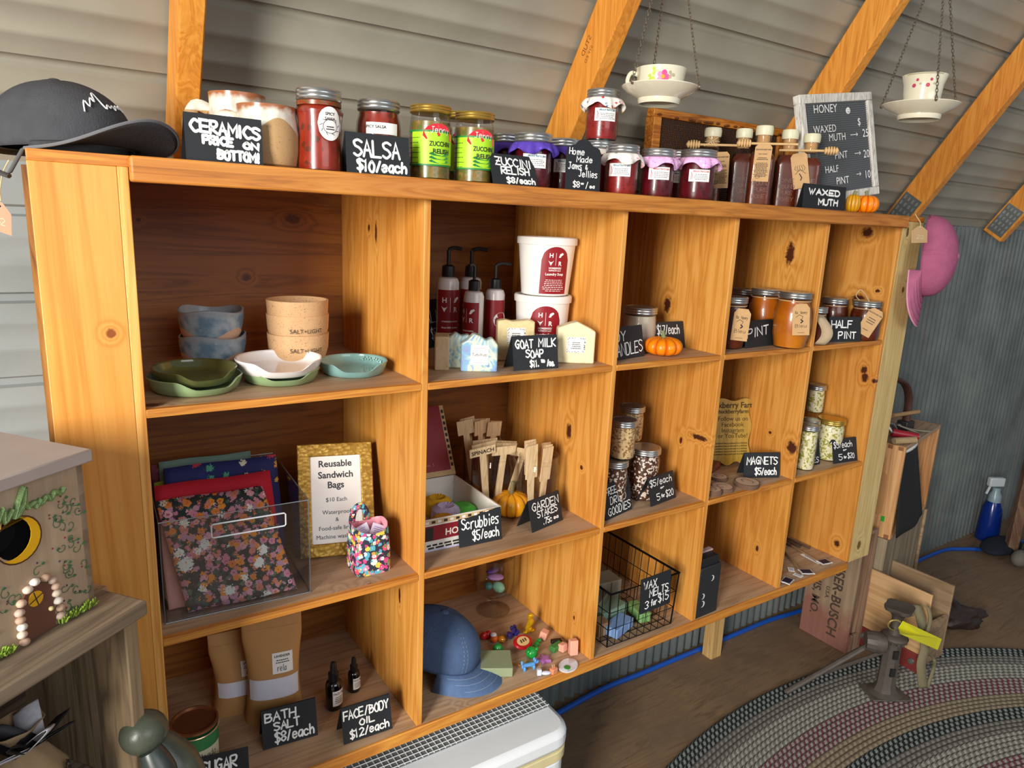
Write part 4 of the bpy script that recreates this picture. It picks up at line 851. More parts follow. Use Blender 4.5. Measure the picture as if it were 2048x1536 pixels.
# ================================================================ middle row
ACR = glass('clear acrylic', (.93, .94, .96, 1), base=.05); ACE = mat('5a6066', .15, 0, 0)
BLb, BRb = P(331, 1249, z=Z2), P(621, 1185, z=Z2); xd = (BRb - BLb).normalized(); hbn = HT(BRb, 1000); Wb = (BRb - BLb).length; Db = .27
j = thing('acrylic_bin', 'clear acrylic bin holding folded fabric bags', 'bin', (BLb + BRb) / 2, math.atan2(xd.y, xd.x)); w2 = Wb / 2
m = MB(); tk = .003
m.box((-w2, 0, 0), (w2, Db, tk)); m.box((-w2, 0, tk), (-w2 + tk, Db, hbn)); m.box((w2 - tk, 0, tk), (w2, Db, hbn)); m.box((-w2 + tk, 0, tk), (w2 - tk, tk, hbn)); m.box((-w2 + tk, Db - tk, tk), (w2 - tk, Db, hbn))
m.build('walls', ACR, j)
MB().tube([(-w2, 0, hbn), (w2, 0, hbn), (w2, Db, hbn), (-w2, Db, hbn)], .0011, 6, closed=True).build('rim', ACE, j)
m = MB()
for x, y in ((-w2, 0), (w2, 0), (w2, Db)): m.tube([(x, y, .001), (x, y, hbn)], .0009, 6)
m.build('corner_edge', ACE, j); MB().tube([(-w2, 0, .001), (w2, 0, .001), (w2, Db, .001)], .0011, 6).build('base_edge', ACE, j)
MB().tube([(x * .058 + .018, -.0004, hbn * .84 + z * .0115) for x, z in [(-1, -.8), (-.96, -1), (.96, -1), (1, -.8), (1, .8), (.96, 1), (-.96, 1), (-1, .8)]], .0013, 6, closed=True).build('handle_rim', mat('cfd6dc', .1, 0, 0), j)
def bag(label, m_, y0, y1, h, x0, x1, tl=0, th=.008, edge=None):
    b = thing('fabric_bag', label, 'bag', j.matrix_world @ V((0, 0, 0)), 0, 'reusable fabric bags in the bin'); b.location = j.location; b.rotation_euler = j.rotation_euler
    def fn(u_, v_):
        q = V((x0 + (x1 - x0) * u_ + tl * v_, y0 + (y1 - y0) * v_ + .0025 * math.sin(u_ * 9 + v_ * 5), .004 + h * v_)); return q
    MB().grid(fn, 16, 12).build('panel', m_, b, solid=th)
    if edge: MB().grid(lambda u_, v_: fn(u_, .86 + .145 * v_) - V((0, th * .6, 0)), 16, 4).build('top_band', edge, b, solid=.002)
    return b
FL1 = floral('dark meadow fabric', '26302f', [(95, .5, ['3f5a52', '2c4448', '4e6a58', '5a2f44'], None), (74, .5, ['c87f96', 'd9a0ac', 'b98a9c', 'c98898'], 'a34a66'), (68, .46, ['e0902e', 'd8803a', 'c97a68'], 'b85a20'), (33, .34, ['dfe6dc', '3a4a48', 'e6ece2'], 'e0a040')])
FL2 = floral('navy garden fabric', '16205c', [(30, .34, ['1d2a70', '16205c', '2c7a70', 'b83a4a'], None), (38, .28, ['d0a030', 'cc4048', '16205c', '4a9a80', 'd8d8c0'], None)])
RDF = mat('b5162c', .85, 0, .15, 200); 
bag('dark floral fabric bag leaning at the front of the acrylic bin', FL1, .014, .135, hbn * .88, -w2 + .035, w2 - .02, -.03, .012)
bag('pink lined fabric bag edge behind the dark floral bag', mat('c98a80', .85, 0, .1), .035, .15, hbn * .80, -w2 + .008, -w2 + .09, -.0, .008)
bag('plain red fabric bag behind the dark floral one', RDF, .075, .165, hbn * .98, -w2 + .006, w2 - .03, .0, .014)
bag('navy fabric bag printed with snails and flowers', FL2, .13, .195, hbn * 1.10, -w2 + .025, w2 - .012, .0, .014)
bag('lime green fabric bag at the left rear of the bin', mat('7d8a20', .85, 0, .2), .15, .20, hbn * .95, -w2 + .008, -w2 + .06, 0, .008)
bag('green and white striped bag at the back of the bin', mat('6a8a80', .85, 0, .2), .205, .235, hbn * 1.10, -w2 + .02, w2 - .05, 0, .008)
bag('mauve patterned bag furthest back in the bin', floral('mauve', '7a3a4a', [(80, .34, ['a05a68', '5a2a38'], None)]), .225, .25, hbn * 1.05, -w2 + .008, w2 - .06, 0, .008)
# gold frame
A, Bq = P(600, 1122, z=Z2), P(752, 1107, z=Z2); A.z += .003; Bq.z += .003
xd = (Bq - A).normalized(); bk = V((0, 0, 1)).cross(xd); la = math.radians(21); yd = V((0, 0, 1)) * math.cos(la) + bk * math.sin(la); hF = HT(A, 890, yd); wF = (Bq - A).length; W = flat(A, xd, yd)
j = thing('picture_frame', 'hammered gold picture frame with a Reusable Sandwich Bags notice', 'picture frame', (A + Bq) / 2, math.atan2(xd.y, xd.x))
t = NT('hammered gold'); vo = t.n('ShaderNodeTexVoronoi', {'Vector': t.co, 'Scale': 130.0}); t.bump(vo.outputs['Distance'], .45, .003); HG = t.fin(t.mix(t.mr(vo.outputs['Distance'], .1, .6), 'c09a4a', '9a7428'), .42, .6)
bw, bh = wF * .165, hF * .115
MB().add([W(x, y, h_) for h_ in (-.010, .004) for x, y in ((0, 0), (wF, 0), (wF, hF), (0, hF), (bw, bh), (wF - bw, bh), (wF - bw, hF - bh), (bw, hF - bh))],
    [(8, 9, 13, 12), (9, 10, 14, 13), (10, 11, 15, 14), (11, 8, 12, 15), (1, 0, 3, 2), (0, 1, 9, 8), (1, 2, 10, 9), (2, 3, 11, 10), (3, 0, 8, 11), (12, 13, 5, 4), (13, 14, 6, 5), (14, 15, 7, 6), (15, 12, 4, 7)]).build('frame', HG, j, True, bevel=.002)
m = MB(); m.rect(W, bw, bh, wF - bw, hF - bh, 0, -.001); c_ = wF * .5
for s_, y, z_, b_ in (('Reusable', .79, .037, True), ('Sandwich', .69, .037, True), ('Bags', .60, .037, True), ('$10 Each', .48, .023, False), ('Waterproof', .37, .023, False), ('&', .305, .021, False), ('Food-safe lining', .23, .023, False), ('Machine washable', .155, .023, False)):
    m.text(s_, W, c_, hF * y, hF * z_ * 1.55, 1, -.0005, b_, wF * .635)
m.build('notice', [PAPER, mat('3c3c44', .7, 0, 0)], j, True)
# little floral fabric basket
p = CTR(737, 1150, Z2, .033); p.z = Z2; j = thing('fabric_basket', 'small colourful floral fabric basket holding business cards', 'basket', p, FACE(p, 22))
FL3 = floral('bright floral', '2c3040', [(95, .62, ['d8488a', 'e88ab0', '58b0c8', 'e8d050', 'f0ece4', 'e05070'], 'f4ecd0'), (120, .44, ['f0ece4', 'd8488a', '58b0c8', '6a9a58', 'e8a040'], 'e05a80')])
def bas(rr, a, z, k):
    e = 6 if z < .05 else 3; f = 1 / (abs(math.cos(a)) ** e + abs(math.sin(a)) ** e) ** (1 / e); return V((rr * f * math.cos(a), rr * f * math.sin(a), z + (.006 * math.cos(2 * a) if z > .05 else 0)))
hbq = HT(p, 1048); rb = .034
MB().lathe([(1e-6, .0), (rb * .98, 0), (rb, .003), (rb * 1.0, hbq * .5), (rb * .97, hbq)], 48, fn=bas, cap=False).build('outer', FL3, j)
MB().lathe([(rb * .95, hbq), (rb * .93, hbq * .5), (rb * .9, .006), (1e-6, .006)], 48, fn=bas, cap=False).build('lining', floral('pink lining', 'e89aac', [(120, .3, ['f0b8c4', 'd87a94'], None)]), j)
MB().grid(lambda u_, v_: V((-.006 - (.009 + .012 * v_) * math.cos(PI * u_), rb * .86, hbq - .004 + (.024 + .013 * v_) * math.sin(PI * u_))), 18, 3).build('strap', FL3, j, solid=.003)
for k, (x, y, a, ln) in enumerate(((-.008, .0, .3, 0), (.012, -.006, -.5, 1))):
    cjw = thing('business_card', ('left plain business card in the floral basket', 'right printed business card leaning in the floral basket')[k], 'card', j.matrix_world @ V((0, 0, 0)), 0, 'business cards'); cjw.location = p; cjw.rotation_euler = j.rotation_euler
    W2 = flat((x, y, hbq * .62), (math.cos(a), .1, math.sin(a)), (-math.sin(a), .3, math.cos(a))); m = MB(); m.prism([(-.018, -.0), (.018, -.0), (.018, .03), (-.018, .03)], -.0006, 0, 0, warp=W2); m.dashes(W2, -.014, .014, .012, .027, 4, 1, .0004, .35); m.build('card', [mat('dcdcf0', .6, 0, .02), mat('8a86c0', .7, 0, 0)], cjw)
# ---- garden stakes cubby
CB = mat('8a1624', .5, 0, .05); CBW = mat('e8e4da', .6, 0, .05); CBL = mat('c9cbe6', .6, 0, .03)
BRc = P(999, 1073, z=Z2); rzc = math.radians(-1.5); hc = HT(BRc, 1012); wc_, dc = .19, .21
j = thing('cigar_box', 'open red and white printed cigar box with a red lid propped up', 'box', V((BRc.x, BRc.y, Z2)), rzc)
m = MB(); m.box((-wc_, 0, 0), (0, dc, .004), 1)
for a, b in (((-wc_, 0, .004), (0, .004, hc)), ((-wc_, .004, .004), (-wc_ + .004, dc, hc)), ((-.004, .004, .004), (0, dc, hc)), ((-wc_ + .004, dc - .004, .004), (-.004, dc, hc))): m.box(a, b, 0)
m.build('body', [CBW, CBL], j, bevel=.0008)
m = MB(); W = flat((-wc_, -.0002, 0), (1, 0, 0), (0, 0, 1)); m.rect(W, .002, hc * .34, wc_ - .012, hc * .80, 0); m.rect(W, .0, hc * .84, wc_, hc * .98, 4)
for k in range(14): m.rect(W, .004 + k * .0135, hc * .87, .012 + k * .0135, hc * .95, (2, 1)[k % 2], .0006)
m.text('HOME', W, wc_ * .47, hc * .44, hc * .2, 1, .0008, True); m.dashes(W, .01, .14, hc * .08, hc * .26, 2, 2, .0006, .6); m.rect(W, .012, hc * .36, .035, hc * .76, 2, .0006)
m.build('printed_front', [CB, CBW, INK, INK, mat('c9a878', .6, 0, .2, 200)], j)
m = MB(); W = flat((.0002, 0, 0), (0, 1, 0), (0, 0, 1)); m.rect(W, 0, hc * .8, dc, hc, 0); m.rect(W, 0, .001, dc, hc * .78, 1)
for k in range(16): m.rect(W, .004 + k * .0128, hc * .84, .011 + k * .0128, hc * .96, (2, 1)[k % 2], .0006)
m.build('printed_side', [mat('c9a878', .6, 0, .2, 200), mat('d8c29a', .6, 0, .1), INK], j)
la = math.radians(28); W = flat((-wc_, dc - .002, hc + .001), (1, 0, 0), (0, math.sin(la), math.cos(la))); m = MB(); m.prism([(0, 0), (wc_, 0), (wc_, .165), (0, .165)], 0, .004, 0, warp=W)
m.rect(W, 0, 0, wc_, .012, 1, .0045); m.rect(W, wc_ - .010, .012, wc_, .165, 1, .0045); m.text('No. 5', W, wc_ * .68, .025, .007, 2, .0046)
for k in range(10): m.rect(W, wc_ - .008, .02 + k * .014, wc_ - .002, .028 + k * .014, 3, .005)
m.build('lid', [CB, mat('c9a878', .6, 0, .2, 200), mat('c8808a', .6, 0, 0), INK], j)
for k, (x, y, c, lb) in enumerate(((-.10, .06, 'dba020', 'yellow crocheted scrubby at the front of the cigar box'), (-.075, .10, 'c9bce0', 'lilac crocheted scrubby lying in the cigar box'), (-.035, .10, '5cc048', 'green crocheted scrubby at right in the cigar box'), (-.07, .15, 'e0b020', 'yellow crocheted scrubby behind the lilac one'))):
    s = thing('scrubby', lb, 'scrubby', V((BRc.x + x, BRc.y + y, Z2 + .0045)), .3 * k, 'crocheted scrubbies in the cigar box')
    MB().lathe([(1e-6, 0), (.024, 0), (.032, .012), (.030, .030 + .006 * (k % 2)), (.018, .038 + .006 * (k % 2)), (1e-6, .037)], 30, fn=lambda r, a, z, q: V(((r + .0016 * math.sin(14 * a + q)) * math.cos(a), (r + .0016 * math.sin(14 * a + q)) * math.sin(a), z))).build('yarn', mat(c, .95, 0, .18, 160, .8, 220), s)
A_, B2 = P(917, 1092, z=Z2), P(1003, 1074, z=Z2)
SG('black card sign reading Scrubbies $5/each leaning on the cigar box', (919, 1096), (1004, 1078), 1029, Z2, [('Scrubbies', .06, .96, .48, .86, .02), ('$5/each', .3, .95, .12, .46)], lean=10, tent=False, wd=.0030)
p = CTR(1020, 1040, Z2, .035); p.z = Z2; pumpkin('tall yellow mini pumpkin beside the cigar box', p, 38 * px(p)[2] / FPX, HT(p, 985), PUMP_Y, .03, .4, lean=.1)
p = at_(938, .27, Z2); pumpkin('yellow mini pumpkin half hidden behind the cigar box', p, .03, .04, PUMP_Y, .01, .2)
STK = wood('birch stake', 'c2a276', 'd9bd92', 'e4cda6', 'z', 50, .65)
rd = random.Random(11)
def stake_jar(label, u, y, vt, rpx, spec, gl):
    p = at_(u, y, Z2); h = HT(p, vt); r = rpx * px(p)[2] / FPX; j = thing('stake_jar', label, 'jar', p, FACE(p), 'open glass jars of garden stakes')
    MB().lathe([(1e-6, .001), (r * .85, 0), (r, .006), (r, h - .03), (r * .95, h - .022), (r * .92, h - .016), (r * .97, h - .012), (r * .92, h - .008), (r * .96, h - .003), (r * .93, h), (r * .90, h), (r * .90, h - .02), (r * .96, h - .03), (r * .96, .008), (1e-6, .006)], 40).build('glass', GLASS, j)
    for k, (dx, dy, tx, ty, L, hw, hh, sk, txt) in enumerate(spec):
        s = thing('garden_stake', gl, 'plant marker', p + V((0, 0, .008)), 0, gl)
        b = V((dx * r, dy * r, 0)); d = V((tx * r - dx * r, ty * r - dy * r, h)).normalized(); xd = V((math.cos(sk), math.sin(sk) * .5, 0)); xd = (xd - d * xd.dot(d)).normalized(); W = flat(b, xd, d)
        pg = [(-.002, 0), (.002, 0), (.0075, .02), (.0075, L - hh), (hw, L - hh + .004 * k % .003), (hw, L), (-hw, L), (-hw, L - hh), (-.0075, L - hh), (-.0075, .02)]
        m = MB(); m.prism(pg, 0, .0025, 0, warp=W)
        if txt: m.text(txt, W, 0, L - hh * .75, hh * .45, 1, .003, True, hw * 1.8)
        m.build('marker', [STK, INK], s)
SPA = [(.16 * k - .5, -.3 + .3 * (k % 3), .36 * k - 1.0, -.6 + .5 * (k % 3), .165 - .003 * k, .030, .020, .25 * (k % 2) - .3, 'SPINACH' if k == 0 else None) for k in range(7)]
stake_jar('glass jar of wooden T-shaped garden stakes, front left of the three', 985, .195, 898, 45, SPA, 'wooden T-shaped stake in the front left stake jar, beside the SPINACH one')
SPB = [(.2 * k - .5, -.2 + .3 * (k % 3), .3 * k - .8, -.5 + .5 * (k % 3), .17 - .004 * k, .015, .08, .3 * (k % 2), None) for k in range(6)]
stake_jar('glass jar of wide wooden garden stakes, right of the three', 1072, .135, 908, 42, SPB, 'wide flat wooden stake in the right hand stake jar')
SPC = [(.18 * k - .45, .2 * (k % 2), .4 * k - 1.0, .5 * (k % 2), .19 - .004 * k, .020, .035, .4 * (k % 3) - .3, None) for k in range(6)]
stake_jar('glass jar of darker wooden garden stakes, rear of the three', 962, .285, 875, 38, SPC, 'shaded wooden stake in the rear stake jar')
SG('black card tent sign reading GARDEN STAKES .75 cents each', (1065, 1066), (1126, 1040), 1004, Z2, [('GARDEN', .08, .95, .62, .92), ('STAKES', .2, .88, .36, .62), ('.75c', .36, .66, .1, .34), ('ea', .7, .88, .14, .28)], lean=15, wd=.0028)
# ---- freeze dried goods
DRY1 = content('freeze dried pale', 'c0a070', 'd8bc8c', '8f6a40', 80, .3); DRY2 = content('dark marshmallow bits', '3a241a', '5a3626', 'd8cabc', 70, .3); DRY3 = content('yellow white bits', 'd8cfa0', 'e6e0c4', '9a9a40', 70, .3)
def djar(label, u, y, vt, rpx, cont, z=Z2, h=None, lid=LIDM, zz=0, grp='freeze dried goods jars'):
    p = at_(u, y, z); p.z = z + zz; h = h or HT(p, vt); r = rpx * px(p)[2] / FPX
    jar('freeze_dried_jar', label, 'jar', p, h, r, cont, grp, .86, lid, rn=r * .94, prof=lambda h, r, rn: [(r * .86, 0), (r * .96, .003), (r, .012), (r, h - .03), (rn, h - .022), (rn, h - .008)], lidh=.015); return h, p
h_, p_ = djar('small jar of pale bits under another jar by the left divider', 1222, .075, 918, 27, DRY2)
djar('jar of pale freeze dried goods standing on a lower jar', 1234, .08, 828, 26, DRY1, zz=h_ + .0005, h=.092)
h2_, p_ = djar('rear lower jar of freeze dried goods by the left divider', 1246, .18, 880, 25, DRY1)
djar('rear jar of freeze dried goods, its lid highest of the left cubby', 1252, .18, 797, 25, DRY1, zz=h2_ + .0005, h=.09)
djar('jar of dark and white freeze dried bits, rightmost in the third cubby', 1283, .10, 893, 30, DRY2)
SG('black card sign reading FREEZE DRIED GOODIES in the third cubby', (1212, 1042), (1264, 1018), 972, Z2, [('FREEZE', .05, .72, .66, .9), ('DRIED', .2, .82, .38, .62), ('GOODIES', .1, .96, .08, .34)], lean=12, wd=.0026, tent=False)
SG('black card tent sign reading $5/each or 5 for $20 in the third cubby', (1302, 1014), (1352, 995), 958, Z2, [('$5/each', .04, .92, .66, .94), ('or', .42, .58, .5, .6), ('5', .24, .38, .12, .4), ('for', .42, .58, .18, .34), ('$20', .6, .92, .14, .42)], lean=14, wd=.0025)
h_, p_ = djar('lower rear jar by the divider in the last cubby', 1610, .10, 838, 19, DRY3)
djar('jar stacked on top of the lower rear jar in the last cubby', 1617, .15, 768, 17, DRY3, zz=h_ + .0005, h=.085)
djar('front jar by the divider behind the FREEZE DRIED sign of the last cubby', 1607, .045, 848, 19, DRY3)
djar('gold lidded jar of yellow freeze dried bits in the last cubby', 1653, .072, 836, 26, DRY3, lid=GOLD)
SG('black card sign reading FREEZE DRIED GOODIES in the last cubby', (1596, 938), (1640, 928), 884, Z2, [('FREEZE', .05, .72, .64, .9), ('DRIED', .12, .72, .38, .6), ('GOODIES', .12, .94, .08, .32)], lean=12, wd=.0024, tent=False)
SG('black card tent sign reading $5/each or 5 for $20 in the last cubby', (1667, 928), (1715, 921), 880, Z2, [('$5/each', .04, .82, .62, .92), ('or', .42, .58, .48, .58), ('5', .22, .38, .1, .4), ('for', .42, .56, .16, .3), ('$20', .58, .88, .14, .4)], lean=14, wd=.0025)
# ---- plaque and magnets
PLQ = wood('plaque wood', 'a8842c', 'bb9538', 'c7a346', 'z', 20, .5); QA, QB = at_(1392, .19, Z2), at_(1500, .13, Z2); xd = (QB - QA).normalized(); bk = V((0, 0, 1)).cross(xd); la = math.radians(10); yd = V((0, 0, 1)) * math.cos(la) + bk * math.sin(la); hq = HT(QB, 796, yd); wq = (QB - QA).length; W = flat(QA, xd, yd)
j = thing('wooden_plaque', 'wavy edged golden wooden plaque with farm notice behind the magnets sign', 'plaque', (QA + QB) / 2, math.atan2(xd.y, xd.x))
pg = [(wq * k / 16, .006 * math.sin(k * 1.2) + .008) for k in range(17)] + [(wq + .005 * math.sin(k * .95 + .6) - .003, hq * (k + .5) / 14) for k in range(14)] + [(wq * (1 - k / 16), hq + .004 * math.sin(k * .9) - .004) for k in range(17)] + [(.004 * math.sin(k), hq * (1 - (k + .5) / 14)) for k in range(14)]
MB().prism(pg, -.009, 0, 0, warp=W).build('board', PLQ, j, True, bevel=.001)
m = MB()
for tx, y, sz, b in (('Huckberry Farm', .86, .016, True), ('@huckberryfarm', .78, .011, True), ('Follow us on', .67, .0125, False), ('Facebook', .585, .0125, False), ('Instagram', .50, .0125, False), ('or YouTube!', .42, .0125, False)): m.text(tx, W, wq * .62 if b else wq * .66, hq * y, sz, 0, .0006, b)
for k in range(5): m.text('This product was produced in a kitchen', W, wq * .6, hq * (.33 - .04 * k), .0048, 0, .0006, True)
m.build('lettering', mat('4a3410', .7, 0, 0), j, True)
SLT = mat('c2a288', .75, 0, .15, 120); BARK = mat('6d5240', .9, 0, .3, 200, .6, 160)
def slice_(label, u, v, rpx, h, z=Z2, zz=0):
    p = CTR(u, v, z, .018); p.z = z + zz; r = rpx * px(p)[2] / FPX; s = thing('wood_slice_magnet', label, 'magnet', p, u * .1, 'wood slice magnets')
    MB().lathe([(1e-6, 0), (r, 0), (r * 1.02, h * .5), (r, h), (1e-6, h)], 26, fn=lambda rr, a, z, k: V((rr * (1 + .06 * math.sin(3 * a + u)) * math.cos(a), rr * (1 + .06 * math.sin(3 * a + u)) * math.sin(a), z))).build('bark', BARK, s)
    MB().lathe([(1e-6, h + .0002), (r * .9, h + .0002), (r * .9, h + .0004), (1e-6, h + .0006)], 26).build('face', SLT, s)
    MB().line([(r * .5 * math.cos(k * .5), r * .35 * math.sin(k * .5)) for k in range(10)], flat((0, 0, h + .0006), (1, 0, 0), (0, 1, 0)), .0016).build('burned_mark', BARK, s)
slice_('round wood slice magnet in front of the magnets sign', 1493, 976, 25, .012)
slice_('wood slice magnet in the middle of the cubby floor', 1443, 984, 22, .010)
slice_('wood slice magnet at the front beside the divider', 1424, 993, 17, .014)
slice_('wood slice magnet lying behind the front ones', 1436, 962, 18, .008)
p = P(1445, 945, z=Z2); j = thing('wooden_block', 'reddish brown wooden block lying in front of the plaque', 'wood block', V((p.x - .01, p.y + .015, Z2)), .35); MB().box((-.06, 0, 0), (.035, .04, .02)).build('block', wood('red cedar', '5c2a16', '83452a', '97583a', 'x', 60, .6), j, bevel=.002)
SG('black card tent sign reading MAGNETS $5/each', (1487, 956), (1558, 955), 906, Z2, [('MAGNETS', .06, .95, .52, .88), ('$5/each', .3, .94, .1, .44)], lean=10, wd=.0036)
# ================================================================ bottom row
def kbag(label, p, w_, h, off):
    j = thing('kraft_pouch', label, 'pouch', p, FACE(p, off), 'kraft pouches of bath salt')
    K2 = mat('b98a52', .7, 0, .08, 40); 
    def fn(u_, v_):
        a = 2 * PI * u_; e = 2.6; c, s = math.cos(a), math.sin(a); f = 1 / (abs(c) ** e + abs(s) ** e) ** (1 / e); th = .030 * (1 - v_) ** .8 + .0012 + .012 * math.sin(PI * v_) * (1 - v_); ww = w_ / 2 * (1 - .14 * math.sin(PI * min(v_ * 1.3, 1)))
        return V((c * f * ww, s * f * th + .02 * v_, h * v_))
    m = MB(); m.grid(fn, 40, 18, 0, cu=True); m.build('paper', K2, j, angle=80)
    def front(x, y, hh=0):
        v_ = y / h; th = .030 * (1 - v_) ** .8 + .0012 + .012 * math.sin(PI * v_) * (1 - v_); ww = w_ / 2 * (1 - .14 * math.sin(PI * min(v_ * 1.3, 1))); c = x / ww; return V((x, -th * max(1 - abs(c) ** 2.6, 0) ** (1 / 2.6) + .02 * v_ - .0006 - hh, y))
    def patch(m, x0, x1, y0, y1, mi, hh):
        m.grid(lambda a, b: front(x0 + (x1 - x0) * a, y0 + (y1 - y0) * b, hh), 16, 6, mi)
    m = MB(); patch(m, -w_ * .40, w_ * .40, h * .24, h * .42, 0, .0003); m.build('window', mat('dcdce8', .5, 0, .05, 120, .3, 300), j)
    m = MB(); patch(m, -w_ * .02, w_ * .32, h * .46, h * .64, 0, .0004); W = lambda x, y, hh=0: front(x, y, .0004 + hh)
    m.text('LAVENDER', W, w_ * .15, h * .60, .0042, 1, .0004, True, w_ * .26); m.dashes(W, w_ * .02, w_ * .28, h * .55, h * .59, 2, 1, .0004, .4); m.strokes('relax', W, w_ * .06, w_ * .26, h * .48, h * .54, .0010, 1); m.build('label', [PAPER, INK], j)
    MB().tube([front(-w_ * .44 + w_ * .88 * k / 8, h * .86, -.0005) for k in range(9)], .0009, 5).build('seal_line', K2, j); return j
p = at_(486, .235, ZB); kbag('kraft pouch of bath salt standing behind the other', p, .115, HT(p, 1268), 8)
p = at_(550, .175, ZB); kbag('front kraft pouch of white bath salt behind the bath salt sign', p, .112, HT(p, 1232), 2)
def dropper(label, u, y, vt):
    p = at_(u, y, ZB); h = HT(p, vt); r = h * .16; j = thing('dropper_bottle', label, 'bottle', p, FACE(p, 10), 'black dropper bottles')
    GB = mat('08090b', .08, 0, 0, coat=.5); MB().lathe([(1e-6, .001), (r * .9, 0), (r, .003), (r, h * .5), (r * .85, h * .57), (r * .5, h * .61)], 30).build('bottle', GB, j)
    MB().lathe([(r * .62, h * .6), (r * .64, h * .75), (r * .45, h * .77), (r * .42, h * .8), (r * .40, h * .9), (r * .3, h * .97), (1e-6, h)], 26).build('dropper_cap', BLACKP, j)
    def L(m, W):
        m.text('FACE OIL', W, 0, h * .36, h * .05, 1, .0009, True, r * 1.3); m.dashes(W, -r * .6, r * .6, h * .18, h * .34, 4, 1, .0009, .4)
    label_patch(j, r, 26, r * 1.5, h * .12, h * .44, PAPER, L)
dropper('left black dropper bottle of face oil', 668, .135, 1322); dropper('right black dropper bottle of face oil', 708, .165, 1313)
SG('black card tent sign reading BATH SALT $8/each', (527, 1501), (636, 1470), 1424, ZB, [('BATH', .05, .64, .66, .94), ('SALT', .2, .7, .4, .66), ('$8/each', .2, .96, .08, .4)], lean=15, wd=.0038)
SG('black card tent sign reading FACE/BODY OIL $12/each', (688, 1490), (785, 1457), 1418, ZB, [('FACE/BODY', .02, .97, .62, .92), ('OIL', .32, .66, .38, .6), ('$12/each', .12, .96, .08, .36)], lean=15, wd=.0034)
p = at_(395, .085, ZB); r = 43 * px(p)[2] / FPX; h = HT(p, 1440) ; j = thing('sugar_scrub_tin', 'green labelled tin with a gold rim at the lower left of the unit', 'tin', p, FACE(p, 20))
MB().lathe([(1e-6, 0), (r, 0), (r, h - .012)], 40).build('can', mat('2f7a48', .4, 0, .06), j); MB().lathe([(r + .0012, h - .004), (r + .0012, h), (r - .002, h + .001), (r - .004, h - .006), (1e-6, h - .006)], 40).build('lid', mat('9a6a48', .3, .7, .1), j); MB().tube([((r + .0005) * math.cos(k * PI / 20), (r + .0005) * math.sin(k * PI / 20), h - .011) for k in range(40)], .0013, 6, closed=True).build('gold_rim', mat('d8b890', .3, .7), j)
def L(m, W):
    m.strokes('Meadow', W, -.02, .02, h * .48, h * .62, .0013, 1); m.dashes(W, -.018, .018, h * .12, h * .44, 7, 1, .0009, .4); return [mat('c8c4a8', .6, 0, 0), INK]
label_patch(j, r, 14, .05, h * .08, h * .66, PAPER, L)
SG('black card sign reading SUGAR SCRUB cut off at the bottom of the photo', (398, 1592), (500, 1566), 1517, ZB, [('SUGAR', .06, .78, .52, .9), ('SCRUB', .16, .86, .1, .46)], lean=14, wd=.0040, tent=False)
# ---- denim cap etc
def cap(label, loc, rot, col, col2, scale=1, text=None, edge=None, st=None, hz=1, droop=.030, nose=.016):
    j = thing('baseball_cap', label, 'cap', loc, rot=rot); a, b, H = .102 * scale, .083 * scale, .118 * scale * hz
    def cr(u_, v_):
        th = 2 * PI * u_; t_ = math.sin(v_ * PI / 2); f = max(1 - t_ ** 2.5, 0) ** .52; fr2 = max(0, math.cos(th)); pn = 1 - .018 * abs(math.sin(3 * th)) ** .2 * 0 + .012 * abs(math.sin(3 * th)) * f
        return V((a * f * math.cos(th) * pn + .012 * t_ * (1 - t_) * fr2, b * f * math.sin(th) * pn, H * t_ * (1 + .03 * math.sin(5 * th) * f * (1 - f))))
    cm = mat(col, .95, 0, .22, 45, .5, 420, spec=.1); cm2 = mat(col2, .95, 0, .2, 60, .5, 420, spec=.1)
    MB().grid(cr, 60, 18, cu=True).build('crown', cm, j, solid=.002, angle=80)
    def br(u_, v_):
        s = (u_ * 2 - 1); th = s * 1.12; base = V((a * math.cos(th), b * math.sin(th), .002)); o = V((a * math.cos(1.12) + (a * (1 - math.cos(1.12)) + .080 * scale) * max(math.cos(s * PI / 2), 0) ** .55, b * 1.02 * math.sin(s * PI / 2 * .98), 0))
        q = base.lerp(o, v_); q.z = .004 - (droop * (q.y / b) ** 2 * v_ * 1.0 + nose * v_ * v_) * scale; return q
    MB().grid(br, 34, 10).build('brim', cm2, j, solid=.0035, angle=80)
    MB().tube([br(k / 40, 1) for k in range(41)], .0022, 6).build('brim_edge', mat(edge or col2, .9, 0, .1, 90), j)
    m = MB()
    for k in range(6):
        for d in (-.05, .05): m.tube([cr((k + .5) / 6 + d / 6, q / 16) * 1.003 for q in range(0, 15)], .0008, 4)
    for v_ in (.25, .45, .65, .85): m.tube([br(.04 + .92 * k / 24, v_) + V((0, 0, .0022)) for k in range(25)], .0006, 4)
    m.build('stitching', st or cm2, j)
    MB().ball((0.0, 0, H), (.009, .009, .004)).build('button', cm2, j)
    MB().tube([(-a * 1.0 * math.cos(q), b * .95 * math.sin(q), .008) for q in [k * .12 - .6 for k in range(11)]], .007, 6, flat_=.25).build('strap', cm2, j)
    if text:
        def W(x, y, h=0): th = x / b; return cr(th / (2 * PI) % 1, y) * 1.03
        text(j, W)
    return j
c0 = V((P(900, 1360, z=ZB).x - .02, .115, ZB + .024)); cap('faded blue denim cap lying at the front of the bottom cubby', V((.553, .158, ZB + .040)), (math.radians(-4), math.radians(12), math.radians(-54)), '4d6284', '566d92', .98, hz=.82, edge='8a9cb8', st=mat('8494ac', .9, 0, 0))
GOB = glass('goblet glass', base=.05); p = CTR(985, 1240, ZB, .05); p.z = ZB; r = 41 * px(p)[2] / FPX; j = thing('glass_goblet', 'clear footed glass goblet holding small soaps', 'goblet', p)
